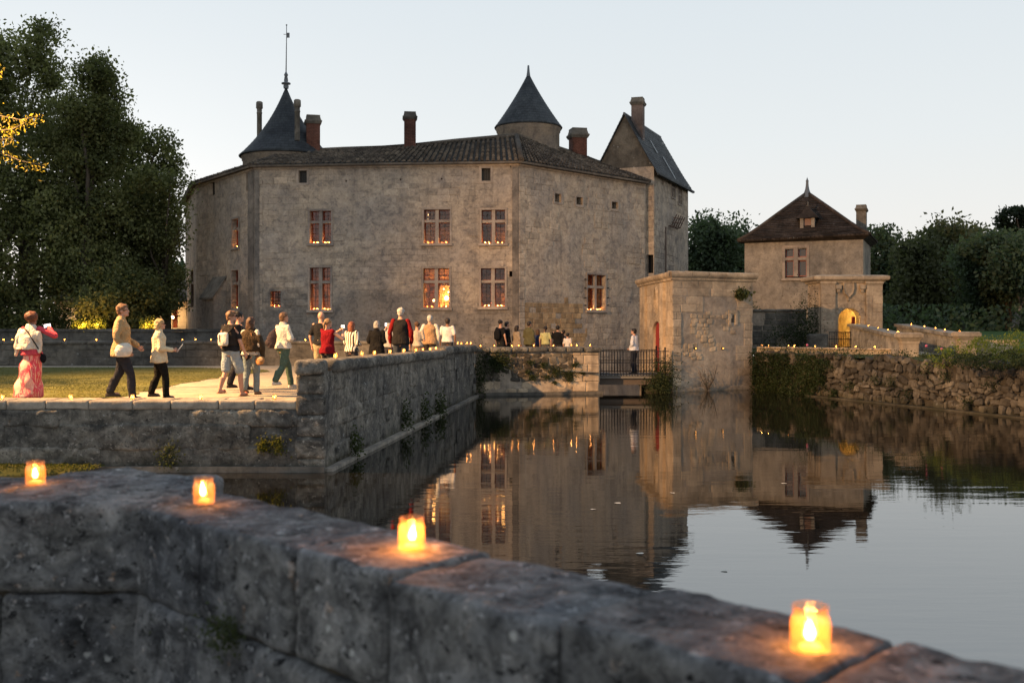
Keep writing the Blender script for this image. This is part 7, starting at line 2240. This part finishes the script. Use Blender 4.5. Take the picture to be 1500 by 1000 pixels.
# 11 black coat, grey hair
person('grey-haired woman in a loose black coat seen from behind', 552, 470, 27.2, 1.15, 5, top=('coat', (.012, .012, .013)), bottom=('trousers', (.02, .02, .022)), hair=('bob', 'grey'), arms=('bent', 'bent'), voxel=V2, wide=1.08)
# 12 hidden person with phone
p, J = person('person in pale grey holding a phone up, beside the red-sleeved man', 570, 473, 30.5, 1.13, 0, top=('sweater', (.42, .39, .36)), hair=('short', 'grey'), arms=(((.24, .1, 1.3), (.14, .2, 1.56)), 'down'), voxel=V2)
held_phone(p, (-.14, .25, 1.70), 0, 'small lit phone raised beside the red-sleeved man', h=.13)
# 13 vest
person('tall white-haired man in a black vest with red sleeves', 587, 450.5, 26.8, 1.15, 3, top=('vest', (.020, .019, .019)), sleeve=(.20, .012, .012), bottom=('trousers', (.05, .06, .075)), hair=('short', 'white'), arms=('down', 'down'), voxel=V2, wide=1.03)
# 14 15 16
person('curly-haired woman in a pale beige top beside the man in the tan vest', 611, 471.5, 30.4, 1.13, 8, top=('tee', (.44, .38, .31)), bottom=('trousers', (.2, .16, .12)), hair=('curly', 'brown'), arms=('down', 'fold'), voxel=V2)
person('white-haired man in a tan sleeveless vest over a white shirt', 629.5, 461.5, 31.4, 1.13, 0, top=('vest', (.40, .25, .14)), sleeve=(.68, .62, .54), bottom=('trousers', (.045, .04, .036)), hair=('short', 'white'), arms=('pocket', 'down'), voxel=V2, wide=1.08)
person('dark-haired man in a white polo shirt at the raised end of the terrace wall', 655.5, 465.5, 33.5, 1.12, 6, top=('tee', (.72, .68, .64)), bottom=('trousers', (.05, .05, .055)), hair=('short', 'dark'), arms=('down', 'down'), voxel=V2, wide=1.04, skin=SKIN_D)
gF = 'visitors gathered by the footbridge'
F_ = lambda *a, **k: person(*a, voxel=V3, group=gF, **k)
p, J = F_('man in a black cap and black shirt left of the footbridge group', 733, 469, 42.0, .96, 40, top=('tee', (.012, .012, .013)), bottom=('trousers', (.02, .02, .022)), hair=('cap', 'black'))
b = bmesh.new(); loft(b, [(.98, 0, -.2, .12, .07), (1.05, 0, -.21, .15, .09), (1.3, 0, -.2, .15, .09), (1.42, 0, -.17, .09, .05)])
held('backpack', 'black backpack of the man in the black cap', 'backpack', p, [('sack', b, cloth((.010, .010, .011)), V3)])
F_('dark-haired woman in black just right of the man in the cap', 742, 471, 42.4, .96, 60, top=('blouse', (.012, .012, .013)), bottom=('skirt', (.012, .012, .014)), hair=('short', 'black'), face=True)
F_('long-haired woman in a beige coat carrying a dark shoulder bag', 757, 476.5, 42.2, .96, 55, top=('coat', (.30, .235, .17)), bottom=('trousers', (.2, .16, .12)), hair=('long', 'dark'), face=True)
F_('bearded man in an olive green jacket looking right', 775, 470.5, 42.0, .95, 48, top=('jacket', (.10, .095, .05)), bottom=('trousers', (.03, .03, .03)), hair=('short', 'dark'), wide=1.12, arms=('bent', 'down'), face=True)
F_('girl with long brown hair in a blue top', 788, 482, 43.0, .94, 12, top=('tee', (.04, .05, .11)), hair=('long', 'brown'))
F_('woman with a ponytail in a yellow-green shirt', 799, 477.5, 42.0, .93, 10, top=('tee', (.48, .46, .22)), bottom=('trousers', (.1, .1, .1)), hair=('tail', 'dark'), arms=('down', 'down'))
F_('broad man in a black T-shirt at the right of the footbridge group', 817, 476.5, 42.0, .93, 8, top=('tee', (.012, .012, .013)), bottom=('trousers', (.03, .03, .035)), hair=('short', 'black'), wide=1.14)
F_('dark-haired person behind the man in the black T-shirt', 825.5, 483, 43.2, .92, 20, top=('tee', (.10, .09, .09)), hair=('short', 'dark'))
F_('boy in a white T-shirt at the right end of the footbridge group', 831.5, 487.5, 41.6, .92, 35, top=('tee', (.70, .66, .62)), bottom=('shorts', (.08, .08, .09)), hair=('short', 'black'), face=True)
person('young man in a white shirt and dark trousers standing on the footbridge facing left', 929, 481, 40.4, .655, -62, top=('blouse', (.70, .69, .72)), bottom=('trousers', (.020, .024, .036)), hair=('short', 'black'), arms=('clasp', 'clasp'), voxel=V2, face=True, group=None)

# turn the joined primitives into single smooth skins
dg = bpy.context.evaluated_depsgraph_get()
done = []
for o, amp, freq, mat, extra in PENDING:
    me = bpy.data.meshes.new_from_object(o.evaluated_get(dg))
    done.append((o, me))
for (o, me), (_, amp, freq, mat, extra) in zip(done, PENDING):
    o.modifiers.clear()
    o.data = me
    n = len(me.vertices)
    if amp and n:
        co = np.empty(n * 3, dtype=np.float32); me.vertices.foreach_get('co', co); co = co.reshape(-1, 3)
        no = np.empty(n * 3, dtype=np.float32); me.vertices.foreach_get('normal', no); no = no.reshape(-1, 3)
        sd = (sum(map(ord, o.name)) % 97) * .37
        q_ = co * freq
        d = np.sin(q_[:, 0] * 1.3 + 1.7 * np.sin(q_[:, 2] * .8 + sd) + sd) * np.cos(q_[:, 1] * 1.1 + sd * 2 + 1.2 * np.sin(q_[:, 2] * 1.1)) + .5 * np.sin(q_[:, 2] * 1.9 + q_[:, 0] * 2.1 + sd)
        co = co + no * (d * amp)[:, None]
        me.vertices.foreach_set('co', co.ravel())
    if extra is not None:
        bm = bmesh.new(); bm.from_mesh(me)
        tmp = bpy.data.meshes.new('tmp'); extra.to_mesh(tmp); extra.free()
        bm.from_mesh(tmp); bpy.data.meshes.remove(tmp)
        bm.to_mesh(me); bm.free()
    if not me.materials: me.materials.append(mat)
    me.polygons.foreach_set('use_smooth', [True] * len(me.polygons))
    me.update()
